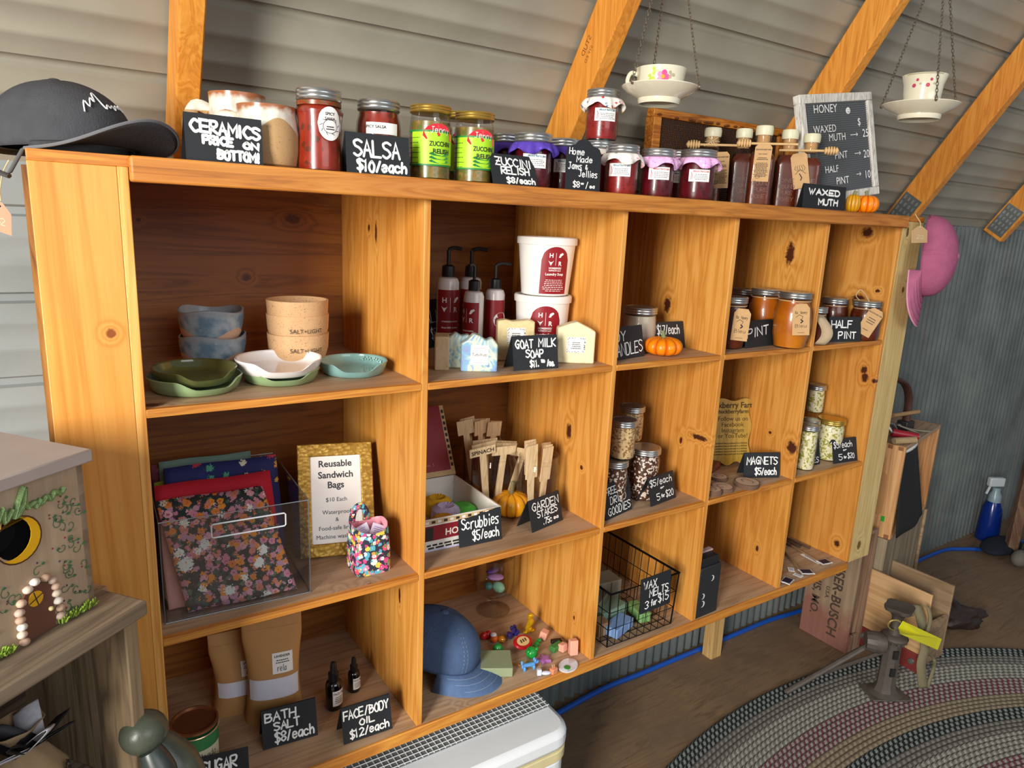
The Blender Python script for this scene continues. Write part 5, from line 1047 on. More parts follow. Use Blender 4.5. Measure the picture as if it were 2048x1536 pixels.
ht = .155; MB().lathe([(1e-6, .001), (r * .8, 0), (r * .82, .002), (r * .3, .006), (.006, .014), (.008, .026), (.006, .034), (r * .5, .044), (r * .88, .058), (r * .98, .085), (r * .96, ht), (r * .94, ht), (r * .95, .086), (r * .85, .061), (1e-6, .047)], 44).build('glass', GOB, j)
for k, (x, y, z, rx, ry, rz, sz, c, lb) in enumerate(((.008, -.01, .066, 4, 2, 20, (.013, .018, .014), '8cc8a8', 'green soap block at the bottom of the goblet'), (-.014, .004, .068, 0, 4, 60, (.012, .012, .010), '4a8a88', 'dark teal soap block in the goblet'), (.004, 0, .090, 10, 8, -10, (.024, .012, .007), 'b48ac8', 'lilac soap leaf lying on the others in the goblet'), (-.004, .004, .108, -14, 12, 30, (.026, .014, .006), '6a4aa0', 'purple soap leaf on top in the goblet'))):
    s = thing('small_soap', lb, 'soap', p + V((x, y, z)), rot=[math.radians(q) for q in (rx, ry, rz)], group='small soaps in the goblet'); MB().ball((0, 0, 0), sz, 0, 10, n=6).build('soap', mat(c, .4, 0, .08), s, angle=30, bevel=.001)
def toy(name, label, u, v, cat='toy', rz=0, grp='small toys on the bottom shelf'): q = P(u, v, z=ZB); q.z = ZB; return thing(name, label, cat, q, rz, grp)
pl = lambda c, r=.3: mat(c, r, 0, .05)
j = toy('heart_toy', 'red heart shaped toy in the middle of the bottom shelf', 972, 1278); m = MB(); m.ball((-.006, 0, .010), (.010, .008, .010)); m.ball((.006, 0, .010), (.010, .008, .010)); m.lathe([(1e-6, 0), (.012, .008)], 12, 0, cap=False); m.build('heart', pl('c01a20'), j)
j = toy('egg_toy', 'orange and white egg toy beside the red heart', 988, 1284); MB().ball((0, 0, .009), (.010, .009, .009)).build('egg', pl('e06018'), j); MB().ball((0, .004, .017), (.008, .008, .005)).build('white_top', pl('e6e6ee'), j)
j = toy('amber_nugget', 'amber brown nugget behind the red disc', 1003, 1285); MB().ball((0, 0, .009), (.009, .011, .009), 0, 7, n=5).build('nugget', pl('a86a14', .2), j, flat_=True)
j = toy('spiky_dragon', 'dark purple spiky dragon toy', 1023, 1275); m = MB(); rd = random.Random(4)
for k in range(12): m.ball((rd.uniform(-.014, .014), rd.uniform(-.01, .01), .006 + rd.random() * .018), (.006, .006, .007), 0, 6, n=4)
m.build('body', pl('2c2460', .25), j, flat_=True)
j = toy('gold_dragon', 'standing shiny gold dragon toy', 1057, 1266); m = MB(); m.tube(path([(.004, 0, .008), (-.004, 0, .016), (.004, 0, .030), (0, 0, .044)], 4), [.007 + .002 * math.sin(k) for k in range(13)], 8); m.ball((.003, 0, .046), (.009, .007, .007), 0, 7, n=5); m.build('body', mat('d8a818', .2, .5, .1), j); m = MB(); m.ball((-.008, 0, .005), (.008, .005, .004)); m.ball((.01, 0, .004), (.008, .005, .004)); m.build('feet', mat('d8a818', .2, .5, .1), j)
j = toy('oval_badge', 'red rimmed oval badge with a tan centre', 1044, 1296, rz=.2); T = TR((0, 0, .012), rx=18); MB().lathe([(1e-6, 0), (.024, .0), (.026, .004), (.024, .008), (1e-6, .008)], 30, 0, T @ Matrix.Diagonal((1, .75, 1, 1))).build('disc', pl('a8141e'), j); m = MB(); T2 = T @ Matrix.Diagonal((1, .75, 1, 1)); m.lathe([(1e-6, .0083), (.017, .0083), (.0168, .009), (1e-6, .009)], 26, 0, T2); m.build('centre', pl('d8b880'), j); m = MB(); W = lambda x, y, h=0: T2 @ V((x, y, .0093 + h)); [m.line([(x, -.004), (x + .002, .005)], W, .003) for x in (-.008, -.001, .006)]; m.build('dark_marks', INK, j)
j = toy('green_ball_creature', 'bright green round jointed creature toy', 1062, 1316); m = MB(); m.ball((0, 0, .014), .014); [m.ball((.012 + .012 * k, .01 + .009 * k, .008), .0085 - .0008 * k) for k in range(4)]; m.ball((-.011, -.004, .022), .005); m.ball((.011, -.004, .022), .005); m.build('body', pl('189038', .25), j)
j = toy('green_dome', 'green dome toy beside the denim cap', 996, 1304); MB().lathe([(1e-6, 0), (.013, 0), (.012, .012), (.006, .019), (1e-6, .02)], 16).build('dome', pl('1c8a38'), j)
def blk(name, label, u, v, s, c, rx, rz): j = toy(name, label, u, v, rz=rz); MB().box((-s[0], -s[1], 0), (s[0], s[1], 2 * s[2]), 0, TR((0, 0, .002), rx=rx)).build('block', pl(c, .6), j, bevel=.002); return j
blk('green_block', 'olive green block toy by the divider', 1112, 1300, (.017, .008, .007), '3a7a38', 4, .25)
blk('pink_block', 'pink faceted block toy nearest the rear of the divider', 1086, 1277, (.010, .009, .010), 'e0a088', 12, .6)
blk('pink_block', 'pink block toy left of the tall pink block', 1126, 1303, (.009, .008, .009), 'e8a890', -8, .2)
blk('pink_block', 'tall pink block toy standing at the divider edge', 1146, 1310, (.010, .008, .018), 'eaa890', -6, -.3)
blk('black_block', 'small black toy piece lying by the divider', 1112, 1288, (.013, .006, .005), '121416', 0, -.3)
j = toy('star_toy', 'mauve star shaped toy', 1088, 1322); MB().prism([((.019 if k % 2 == 0 else .010) * math.cos(k * PI / 5 + .2), (.019 if k % 2 == 0 else .010) * math.sin(k * PI / 5 + .2)) for k in range(10)], 0, .009).build('star', pl('a868a8'), j, bevel=.002)
j = toy('white_dish', 'white oval dish with a green spot at the shelf edge', 1136, 1334, 'dish', .5); MB().lathe([(1e-6, 0), (.020, 0), (.026, .004), (.024, .0055), (1e-6, .0045)], 34, 0, Matrix.Diagonal((1.15, .8, 1, 1))).build('dish', pl('dcdce6'), j); MB().lathe([(1e-6, .0046), (.0075, .0046), (.007, .0066), (1e-6, .007)], 20, 0, TR((-.010, -.002, 0))).build('green_spot', pl('1a8a30'), j)
j = toy('balloon_dog', 'light blue balloon dog figurine', 1058, 1338, rz=-.2); m = MB(); m.tube([(-.014, 0, .011), (.012, 0, .011)], .0045, 8); [m.ball((x, y, .005), (.0035, .0035, .006)) for x in (-.013, .010) for y in (-.005, .005)]; m.ball((.018, 0, .015), (.006, .004, .004)); m.ball((-.018, 0, .018), (.003, .003, .006)); [m.ball((.013, y, .020), (.003, .003, .005)) for y in (-.003, .003)]; m.build('body', pl('5a9ad8', .15), j)
j = toy('white_boat_toy', 'white toy piece at the front edge of the shelf', 1086, 1350, rz=-.4); m = MB(); m.box((-.014, -.004, .001), (-.004, .004, .015)); m.ball((.006, 0, .005), (.012, .006, .004)); m.build('body', pl('d4dcf0'), j, bevel=.001)
j = toy('orange_antenna_box', 'little orange box with two antennae', 1107, 1346, rz=.2); MB().box((-.008, -.006, 0), (.008, .006, .013)).build('box', pl('e0906a'), j, bevel=.0015); m = MB(); m.tube([(-.003, 0, .013), (-.007, 0, .024)], .0008, 5); m.tube([(.001, 0, .013), (.0, 0, .022)], .0008, 5); m.build('antennae', pl('e8b89a'), j)
j = toy('wooden_match', 'thin brown wooden stick lying beside the cap brim', 1036, 1333, 'stick', -.9); MB().tube([(-.036, 0, .004), (.006, 0, .004)], .0018, 6).build('stick', pl('a86a28', .6), j)
q = P(1005, 1350, z=ZB); j = thing('soap_box', 'sage green square box under the denim cap brim', 'box', V((q.x - .01, q.y + .03, ZB)), -.5); MB().box((-.045, -.03, 0), (.045, .04, .022)).build('box', mat('8f9a78', .6, 0, .1), j, bevel=.002)
q = P(930, 1290, z=ZB); j = thing('stamp', 'small olive stamp block with a peg handle behind the cap', 'stamp', V((q.x, q.y + .02, ZB)), .2); MB().box((-.025, -.018, 0), (.025, .018, .020)).build('base', mat('7d7a48', .6, 0, .1), j, bevel=.002); MB().tube([(0, 0, .02), (.004, 0, .046)], [.006, .0065], 10).build('handle', mat('c08a68', .6), j)
# ---- wire basket
j = thing('wire_basket', 'black wire basket of wax melts', 'basket', V((1.04, .165, ZB))); BW = mat('0d0f10', .4, .3, 0); m = MB()
x0, x1, y0, y1, hB = -.105, .105, -.150, .150, .145
BAS = lambda z: (x0 - .006 * z / hB, x1 + .006 * z / hB, y0 - .006 * z / hB, y1 + .006 * z / hB)
n = 9
for k in range(n + 1):
    x = x0 + (x1 - x0) * k / n; m.tube([(x * 1.04, y0 - .006, hB), (x, y0, .004), (x, y1, .004), (x * 1.04, y1 + .006, hB)], .0012, 5)
for k in range(13):
    y = y0 + (y1 - y0) * k / 12; m.tube([(x0 - .006, y * 1.03, hB), (x0, y, .004), (x1, y, .004), (x1 + .006, y * 1.03, hB)], .0012, 5)
for z in (.05, .095):
    a, b, c_, d_ = BAS(z); m.tube([(a, c_, z), (b, c_, z), (b, d_, z), (a, d_, z)], .0012, 5, closed=True)
m.build('wire_mesh', BW, j); a, b, c_, d_ = BAS(hB); MB().tube([(a, c_, hB), (b, c_, hB), (b, d_, hB), (a, d_, hB)], .0032, 8, closed=True).build('rim', BW, j)
m = MB(); [m.tube([(x, c_ if y < 0 else d_, hB), (x0 if x < 0 else x1, y0 if y < 0 else y1, .004)], .0022, 6) for x in (a, b) for y in (-1, 1)]; m.build('corner_post', BW, j)
WXc = (('blue wax melt tray at the front of the wire basket', (-.035, -.11, .006), (.040, .020, .012), '7fa4d8', 18), ('green wax melt bar at the front right of the wire basket', (.055, -.085, .006), (.016, .034, .012), '7fae6c', -12), ('sage wax melt tray in the middle of the wire basket', (-.02, -.055, .006), (.045, .022, .018), '8fb09a', 8), ('grey wax melt tray lying on top at left', (-.055, -.03, .042), (.035, .03, .012), '6d7a70', 30), ('round tan wax melt tub at the left of the wire basket', (-.082, -.095, .006), (.018, .018, .016), 'a98a6a', 0), ('pale wax melt tray at the rear of the wire basket', (.02, .03, .006), (.05, .03, .03), 'a9a898', -6), ('dark wax melt tub at the rear left', (-.06, .05, .006), (.03, .03, .03), '5c5a50', 12))
for lb, c, s, col, rz in WXc:
    q = V((1.04, .165, ZB)) + V(c); t_ = thing('wax_melt', lb, 'wax melt', q, math.radians(rz), 'wax melts in the wire basket'); m = MB(); 
    for k in range(3): m.box((-s[0] + 2 * s[0] * k / 3 + .001, -s[1], 0), (-s[0] + 2 * s[0] * (k + 1) / 3 - .001, s[1], 2 * s[2]))
    m.box((-s[0], -s[1], 2 * s[2] - .003), (s[0], s[1], 2 * s[2] + .001)); m.build('tray', mat(col, .35, 0, .06), t_, bevel=.002)
BLs = P(1279, 1229, y=.165 + c_ - .006); BRs = P(1339, 1205, y=.165 + c_ - .008); xd = (BRs - BLs).normalized(); TLs = P(1262, 1167, y=.165 + c_ - .004)
s = thing('price_sign', 'black card reading WAX MELTS 3 for $15 hanging on the wire basket', 'sign', (BLs + BRs) / 2); ydw = (TLs - BLs); ydw = (ydw - xd * ydw.dot(xd)); hw = ydw.length; W = flat(BLs, xd, ydw); ww = (BRs - BLs).length
MB().prism([(0, 0), (ww, 0), (ww, hw), (0, hw)], 0, .0014, 0, warp=W).build('front_panel', CARD, s, True); m = MB()
W3 = flat(BLs + xd.cross(ydw.normalized()) * .0014, xd, ydw)
for tx, a0, a1, b0, b1 in (('WAX', .08, .52, .66, .92), ('MELTS', .28, .92, .4, .66), ('3', .14, .28, .1, .36), ('for', .34, .56, .12, .34), ('$15', .58, .94, .14, .42)): m.strokes(tx, W3, a0 * ww, a1 * ww, b0 * hw, b1 * hw, .003)
m.build('lettering', INKW, s, True)
# ---- moon box, plant picks
q = V((1.297, .0, ZB)); q.y = .004; j = thing('black_box', 'black gift box printed with white moons beside the fourth divider', 'box', q, math.radians(2)); hb2 = HT(V((1.304, .0, ZB)), 1126)
MB().box((-.075, 0, 0), (.006, .065, hb2)).build('box', mat('26282c', .5, 0, .1), j, bevel=.002); MB().prism([(-.0745, hb2), (.0055, hb2), (-.002, hb2 + .022), (-.068, hb2 + .022)], -.0645, -.006, 0, Matrix(((1, 0, 0, 0), (0, 0, -1, 0), (0, 1, 0, 0), (0, 0, 0, 1)))).build('lid', mat('1c1e21', .5, 0, .1), j, bevel=.001)
MB().box((-.05, .03, hb2 + .0225), (.004, .045, hb2 + .0275)).build('pink_tab', mat('c0a0a0', .6), j, bevel=.001)
m = MB(); W = flat((-.036, -.0004, hb2 * .72), (1, 0, 0), (0, 0, 1))
def moon(m, W, x, y, r): m.prism([(x + r * math.cos(a), y + r * math.sin(a)) for a in [(-110 + 22 * k) * PI / 180 for k in range(11)]] + [(x + r * .35 * math.cos(a) + r * .12, y + r * .82 * math.sin(a)) for a in [(100 - 20 * k) * PI / 180 for k in range(11)]], 0, .0004, 0, warp=W)
moon(m, W, .008, .004, .008); moon(m, W, -.022, -.04, .008); moon(m, W, -.020, -.062, .009); moon(m, flat((.0064, .03, hb2 * .5), (0, 1, 0), (0, 0, 1)), 0, 0, .012); m.build('moon_print', mat('d8dadc', .6, 0, 0), j)
def pick(label, u, v, du, c, L): 
    q = P(u, v, z=ZB); j = thing('plant_pick', label, 'plant pick', V((q.x, q.y, ZB)), du, 'chalkboard picks in the last cubby')
    MB().prism([(-.02, -.014), (-.012, -.012), (0, -.014), (.012, -.012), (.02, -.014), (.018, 0), (.02, .014), (0, .013), (-.02, .014), (-.018, 0)], .006, .0085).build('rim', mat('d8dade', .5, 0, 0), j); MB().prism([(-.016, -.011), (.016, -.011), (.015, 0), (.016, .011), (-.016, .011), (-.015, 0)], .0086, .0092).build('chalk_panel', mat('1c1830', .6, 0, .1), j)
    MB().tube([(-.01, .012, .004), (-.03 * 0, .012 + L, .004)], .0028, 6).build('stick', mat('9a7a58', .7), j)
pick('chalkboard pick nearest the right end of the last cubby', 1648, 1128, -.15, 0, .20); pick('chalkboard pick in the middle of the last cubby', 1612, 1148, -.5, 0, .15); pick('chalkboard pick by the divider of the last cubby', 1574, 1166, .3, 0, .12)
for k, (u, v, a, lb) in enumerate(((1622, 1118, -.12, 'white price strip lying along the side of the last cubby'), (1582, 1140, -.8, 'small white paper tag lying in the last cubby'), (1596, 1152, .2, 'small white paper tag under another tag in the last cubby'))):
    q = P(u, v, z=ZB); j = thing('paper_tag', lb, 'tag', V((q.x, q.y, ZB + .001 + .0006 * k)), a, 'paper tags in the last cubby'); m = MB(); L = .035 if k == 0 else .013; m.box((-.009, -L, 0), (.009, L, .0005)); m.dashes(flat((0, 0, .0005), (0, 1, 0), (-1, 0, 0)), -L * .8, L * .8, -.006, .006, 3, 1); m.build('paper', [PAPER, mat('8a8aa8', .7, 0, 0)], j)
for k in range(4):
    j = thing('wooden_skewer', ('thin dark skewer against the right wall of the last cubby', 'second skewer from the right wall of the last cubby', 'third skewer from the right wall of the last cubby', 'skewer nearest the middle at the rear of the last cubby')[k], 'skewer', V((1.86 - .02 * k, .22, ZB)), .02 * k, 'skewers in the last cubby'); MB().tube([(0, -.11 + .02 * k, .005), (0, .15, .005)], .0035, 6).build('stick', mat('5a4436', .7, 0, .2), j)
# ================================================================ caps
def script_ma(j, W):
    q = [(-.034, .30), (-.031, .42), (-.027, .36), (-.022, .46), (-.019, .42), (-.013, .54), (-.008, .36), (-.004, .40), (-.001, .37), (.003, .40), (.006, .36), (.010, .41), (.014, .38), (.018, .42), (.022, .36)]
    pts = [W(x * 1.25 + .010, y) for x, y in q]; MB().tube(path(pts, 4), .0010, 6).build('embroidery', mat('e8e8e8', .7, 0, 0), j)
q = XY(128, .12, ZT); j = cap('washed black baseball cap with white script, at the left end of the unit top', V((q.x, .145, ZT + .006)), (math.radians(0), math.radians(-3), math.radians(-56)), '47484c', '4a4b4f', 1.0, script_ma, edge='6a6b70', hz=.80, droop=.034, nose=-.026)
def price_tag(label, name, pts, m_, string, txt='$20'):
    A, B2, Dn = V(pts[0]), V(pts[1]), V(pts[2]); j = thing(name, label, 'tag', A); xd = B2 - A; w_ = xd.length; yd = A - Dn; h = yd.length; W = flat(Dn, xd, yd); m = MB()
    m.prism([(0, 0), (w_, 0), (w_, h * .72), (w_ * .76, h * .9), (w_ * .62, h), (w_ * .38, h), (w_ * .24, h * .9), (0, h * .72)], -.0006, .0006, 0, warp=W); m.strokes(txt, W, w_ * .3, w_ * .75, h * .25, h * .5, .0012, 1, .0008); m.prism([(w_ * .5 + .0016 * math.cos(k), h * .86 + .0016 * math.sin(k)) for k in range(6)], .0006, .0009, 2, warp=W)
    m.build('card', [m_, mat('e8d8b8', .6, 0, 0), INK], j, True); MB().tube(string, .0010, 6).build('string', TWINE, j, True)
y_ = .10
price_tag('peach price tag hanging below the black cap strap at the left photo edge', 'price_tag', (P(-24, 395, y=y_), P(22, 412, y=y_), P(-22, 456, y=y_)), mat('cfa284', .7, 0, .05), path([P(2, 402, y=y_), P(0, 380, y=y_), P(6, 345, y=y_ - .002), P(18, 320, y=y_ - .004)], 4), '$2')
m = MB(); m.grid(lambda a, b: (P(48, 298, y=.09).lerp(P(18, 352, y=.095), b) if b < .999 else P(18, 352, y=.095)) + V((a * .008 - .004, 0, a * .005)), 3, 8); m.tube(path([P(18, 352, y=.095), P(-10, 340, y=.1), P(-30, 320, y=.11)], 5), .008, 6, flat_=.3); m.build('loose_strap', mat('5a5b5e', .9, 0, .15, 60), j, True, solid=.002)
# pink cap hanging from the right post
ctr = P(1850, 512, y=-.016); f_ = V((-.10, -.10, -1)).normalized(); a_ = V((.36, -.92, .04)); up_ = (a_ - f_ * a_.dot(f_)).normalized(); rt = up_.cross(f_)
Rm = Matrix((f_, rt, up_)).transposed(); pk = cap('dusty pink baseball cap hung brim down on the right end post', ctr, Rm.to_euler(), 'a85d7c', 'ad6482', 1.1, hz=.62, droop=.022, nose=.004, edge='d89ab2', st=mat('7d3c58', .9, 0, 0))
yT = ctr.y - .115
price_tag('tan price tag tied to the pink hanging cap', 'price_tag', (P(1824, 452, y=yT), P(1855, 452, y=yT), P(1823, 486, y=yT)), mat('cda878', .7, 0, .06), path([P(1839, 458, y=yT), P(1841, 446, y=yT), P(1833, 433, y=yT + .01), P(1829, 426, y=yT + .03), P(1823, 429, y=-.001)], 4), '20')
# ================================================================ hanging tea cups
CHN = mat('8e8578', .3, .85, .1)
def cup_set(label, u, vs_, depth, rs_px, top_v, spots, cupprof, paint, hflip, dv):
    c = P(u, vs_, t=depth); k = depth / FPX; r = rs_px * k; j = thing('hanging_teacup', label, 'teacup', c, FACE(c, 0))
    CH = mat('ded9c2', .15, 0, .02, coat=.4)
    MB().lathe([(r * .50, -.022), (r * .53, -.024), (r * .55, -.020), (r * .56, -.014), (r * .85, -.002), (r, .008), (r * .995, .0095), (r * .84, .001), (r * .5, -.012), (1e-6, -.012)], 56, cap=False).build('saucer', CH, j)
    MB().lathe([(1e-6, -.018), (r * .5, -.018)], 40, cap=False).build('saucer_underside', mat('a89c84', .4, 0, .05), j)
    pr, ch = cupprof; o = MB().lathe([(a * r, z * ch - .010) for a, z in pr], 48, cap=False).build('cup', CH, j)
    m = MB(); rc = [a * r for a, z in pr]; hs = -1 if hflip else 1
    if hflip is not None: MB().tube(path([(hs * -rc[3] * .98, -.004, ch * .78 - .01), (hs * -rc[3] * 1.28, -.006, ch * .84 - .01), (hs * -rc[3] * 1.42, -.006, ch * .55 - .01), (hs * -rc[3] * 1.25, -.006, ch * .25 - .01), (hs * -rc[2] * .98, -.004, ch * .18 - .01)], 5), .0042, 8).build('handle', CH, j)
    def W(x, y, h=0):
        z = y * ch; i = 0
        while i < len(pr) - 2 and pr[i + 1][1] < y: i += 1
        t = (y - pr[i][1]) / max(pr[i + 1][1] - pr[i][1], 1e-6); rr = (pr[i][0] + (pr[i + 1][0] - pr[i][0]) * min(max(t, 0), 1)) * r + h + .0006; a = x / rr
        return V((rr * math.sin(a), -rr * math.cos(a), z - .010))
    m = MB(); paint(m, W, ch); m.build('painted_flowers', [mat(x, .3, 0, .08) for x in ('d8508c', 'e8a020', 'b8cf4a', '6a6a5a', 'b83a5a', 'a8a080')], j)
    I = wmat(j).inverted(); top = I @ (c + V((0, 0, .34)))
    for n_, (a, frac) in enumerate(spots):
        p0 = V((r * 1.0 * math.cos(a), r * 1.0 * math.sin(a), .009)); m = MB(); L = (top - p0).length; d = (top - p0) / L; nl = int(L / .0072); s1 = d.cross(V((1, .3, 0))).normalized(); s2 = d.cross(s1)
        for i in range(nl):
            cc = p0 + d * (i + .5) * L / nl; s = s1 if i % 2 else s2; m.tube([cc + d * (.0052 * math.cos(q * PI / 4)) + s * (.0026 * math.sin(q * PI / 4)) for q in range(8)], .00075, 4, closed=True)
        m.ball(p0, (.0035, .0035, .005), 0, 8, n=6); m.build('chain', CHN, j)
    m = MB(); m.tube([top + V((0, 0, -.01)), top + V((0, 0, .45))], .0012, 5); m.build('hook_wire', CHN, j)
def petal(m, W, x, y, r, n, mi, me, ch, sx=1):
    for k in range(n):
        a = 2 * PI * k / n; m.prism([(x + r * .62 * math.cos(a) + r * .42 * math.cos(q * PI / 5), y + (r * .62 * math.sin(a) + r * .42 * math.sin(q * PI / 5)) / ch) for q in range(10)], 0, .0003 + .0001 * (k % 2), mi, warp=W)
    m.prism([(x + r * .3 * math.cos(q * PI / 5), y + r * .3 * math.sin(q * PI / 5) / ch) for q in range(10)], .0003, .0006, me, warp=W)
def paintA(m, W, ch):
    petal(m, W, .004, .58, .0125, 5, 0, 1, ch)
    for x, y in ((-.020, .55), (-.012, .78), (-.010, .40), (.020, .66)): petal(m, W, x, y, .0075, 3, 2 if x < 0 else 5, 2 if x < 0 else 5, ch)
    for y in (.22, .30): m.line([(-.034 + .0034 * k, y) for k in range(21)], lambda a, b, h=0: W(a, .26 + (b - .26), h), .0007, 3) if False else m.rect(W, -.036, y, .036, y + .014, 3, .0003, 16)
def paintB(m, W, ch):
    for x in (-.020, .008): petal(m, W, x, .68, .0042, 6, 4, 0, ch); petal(m, W, x + .006, .82, .003, 6, 4, 0, ch); petal(m, W, x + .013, .72, .0025, 4, 5, 5, ch)
    m.rect(W, -.04, .965, .04, .985, 5, .0003, 16)
PA = ([(.30, 0), (.45, .02), (.58, .12), (.60, .4), (.62, .75), (.655, 1), (.64, 1), (.60, .75), (.57, .4), (.5, .06), (1e-6, .05)], .052)
PB = ([(.26, 0), (.42, .02), (.46, .12), (.47, .4), (.50, .75), (.58, 1), (.565, 1), (.48, .75), (.44, .4), (.4, .06), (1e-6, .05)], .080)
cup_set('floral teacup and saucer hanging from chains beside the topmost jam jar', 1319, 184, 1.42, 76, 0, [(-PI / 2 - .78, 0), (-.12, 0), (PI / 2 + .25, 0)], PA, paintA, False, 0)
cup_set('white teacup with small pink flowers hanging from chains above the letter board', 1840, 218, 1.62, 71, 0, [(PI - .1, 0), (-PI / 2 + .35, 0), (.5, 0)], PB, paintB, None, 0)
# ================================================================ left: birdhouse on crates
GW = wood('weathered grey board', '5a4c40', '85745f', '9d8b74', 'x', 16, .85, stretch=.05); GWZ = wood('weathered upright', '54483c', '8f7a5c', 'a69070', 'z', 16, .85, stretch=.05); CRD = wood('crate dark', '3a2c22', '5c4838', '75604c', 'x', 18, .85)
A = P(190, 1205, y=-.15); zc = A.z; Bp = P(0, 1312, z=zc); yaw = math.atan2(A.y - Bp.y, A.x - Bp.x)
hB_ = HT(A, 922); wB = .145; dB = .13
j = thing('birdhouse', 'tan wooden birdhouse with a crescent moon hole, fairy door and painted vines', 'birdhouse', A, yaw)
t = NT('birdhouse paint'); n_ = t.noise(t.vm('MULTIPLY', t.co, (60, 60, 6)), 1, 3); BHM = t.fin(t.mix(t.mr(n_, .3, .7), 'a88f74', 'b9a287'), .75)
m = MB(); hx, hz, hr = -.088, hB_ * .66, .0225; N = 24
ring = [(hx + hr * math.cos(2 * PI * k / N), hz + hr * math.sin(2 * PI * k / N)) for k in range(N)]
outer = []
for k in range(N):
    a = 2 * PI * k / N; c, s = math.cos(a), math.sin(a); sc_ = min(((-0.0 - hx) if c > 0 else (hx + wB)) / max(abs(c), 1e-6), ((hB_ - hz) if s > 0 else hz) / max(abs(s), 1e-6)); outer.append((hx + c * sc_, hz + s * sc_))
for yy in (0, .012):
    b = len(m.v); m.add([(x, yy, z) for x, z in ring] + [(x, yy, z) for x, z in outer], [(k, (k + 1) % N, N + (k + 1) % N, N + k) for k in range(N)])
for cx__, cz in ((-wB, 0), (0, 0), (0, hB_), (-wB, hB_)):
    i = min(range(N), key=lambda k: math.atan2(outer[k][1] - hz, outer[k][0] - hx) % (2 * PI) <= 9 and abs((math.atan2(outer[k][1] - hz, outer[k][0] - hx) - math.atan2(cz - hz, cx__ - hx) + PI) % (2 * PI) - PI))
    ac = math.atan2(cz - hz, cx__ - hx) % (2 * PI); k0 = int(ac / (2 * PI / N)) % N; m.add([(outer[k0][0], 0, outer[k0][1]), (cx__, 0, cz), (outer[(k0 + 1) % N][0], 0, outer[(k0 + 1) % N][1])], [(0, 1, 2)])
m.add([(x, y, z) for y in (0, .012) for x, z in ring], [(k, (k + 1) % N, N + (k + 1) % N, N + k) for k in range(N)])
m.box((-.008, .0, 0), (0, dB, hB_)); m.box((-wB, .0001, 0), (-wB + .008, dB, hB_)); m.box((-wB + .008, dB - .01, 0), (-.008, dB, hB_)); m.box((-wB + .008, .0125, 0), (-.008, dB - .01, .008)); m.build('body', BHM, j, angle=20)
MB().add([(-wB - .03, -.012, hB_ + .0005), (.004, -.014, hB_ + .0005), (.008, dB + .05, hB_ + .0005), (-wB - .03, dB + .05, hB_ + .0005), (-wB - .03, -.012, hB_ + .016), (.004, -.014, hB_ + .016), (.008, dB + .05, hB_ + .016), (-wB - .03, dB + .05, hB_ + .016)], [(0, 3, 2, 1), (4, 5, 6, 7), (0, 1, 5, 4), (1, 2, 6, 5), (2, 3, 7, 6), (3, 0, 4, 7)]).build('roof', mat('aca09a', .75, 0, .08, 25), j, bevel=.002)
W = flat((0, -.0003, 0), (1, 0, 0), (0, 0, 1))
m = MB(); m.prism([(hx + .002 + (hr + .0035) * math.cos(q * PI / 12), hz - .001 + (hr + .0035) * math.sin(q * PI / 12)) for q in range(-9, 10)] + [(hx - .007 + (hr + .0015) * math.cos(q * PI / 12), hz + .0035 + (hr + .0012) * math.sin(q * PI / 12)) for q in range(7, -8, -1)], 0, .0006, 0, warp=W)
m.line([(hx + .002 + (hr + .004) * math.cos(q * PI / 12), hz - .001 + (hr + .004) * math.sin(q * PI / 12)) for q in range(-10, 11)], W, .0016, 1, .0009); m.build('crescent_moon', [mat('eeb410', .5, 0, .1), mat('4a2a18', .6, 0, 0)], j)
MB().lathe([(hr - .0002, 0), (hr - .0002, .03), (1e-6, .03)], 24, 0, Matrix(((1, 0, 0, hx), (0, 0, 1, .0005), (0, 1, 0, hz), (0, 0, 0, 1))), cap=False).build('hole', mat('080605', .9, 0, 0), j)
m = MB(); GLT = mat('7d9a62', .6, .2, .35, 300, .8, 400)
for st in ([(-.118, .80), (-.108, .88), (-.110, .80), (-.100, .88), (-.100, .80), (-.090, .86)], [(-.090, .80), (-.075, .97), (-.078, .86), (-.088, .80), (-.078, .865), (-.072, .83)], [(-.072, .84), (-.064, .85), (-.064, .82), (-.058, .855), (-.058, .83), (-.050, .86), (-.046, .835), (-.040, .87), (-.034, .85), (-.028, .875)]):
    m.tube(path([(x, -.003, hB_ * z) for x, z in st], 4), .0032, 6)
m.build('moss_lettering', GLT, j)
dx0, dz0 = -.072, .008
m = MB(); m.prism([(dx0 - .019, dz0 - .008)] + [(dx0 + .017, dz0 - .008), (dx0 + .017, dz0 + .040)] + [(dx0 - .001 + .018 * math.cos(q * PI / 8), dz0 + .040 + .014 * math.sin(q * PI / 8)) for q in range(1, 8)] + [(dx0 - .019, dz0 + .040)], 0, .0025, 0, warp=W); m.build('fairy_door', mat('6b4232', .7, 0, .1), j)
m = MB(); m.prism([(dx0 - .004 + .009 * math.cos(q * PI / 8), dz0 + .038 + .009 * math.sin(q * PI / 8)) for q in range(16)], .0025, .003, 0, warp=W); m.line([(dx0 - .012, dz0 + .035), (dx0 + .004, dz0 + .041)], W, .0012, 1, .0034); m.line([(dx0 - .006, dz0 + .046), (dx0 - .002, dz0 + .030)], W, .0012, 1, .0034); m.build('door_window', [mat('e0a818', .5, 0, 0), INK], j)
MB().ball((dx0 + .011, -.005, dz0 + .018), .0028).build('door_knob', mat('d8c890', .4), j)
rd = random.Random(8)
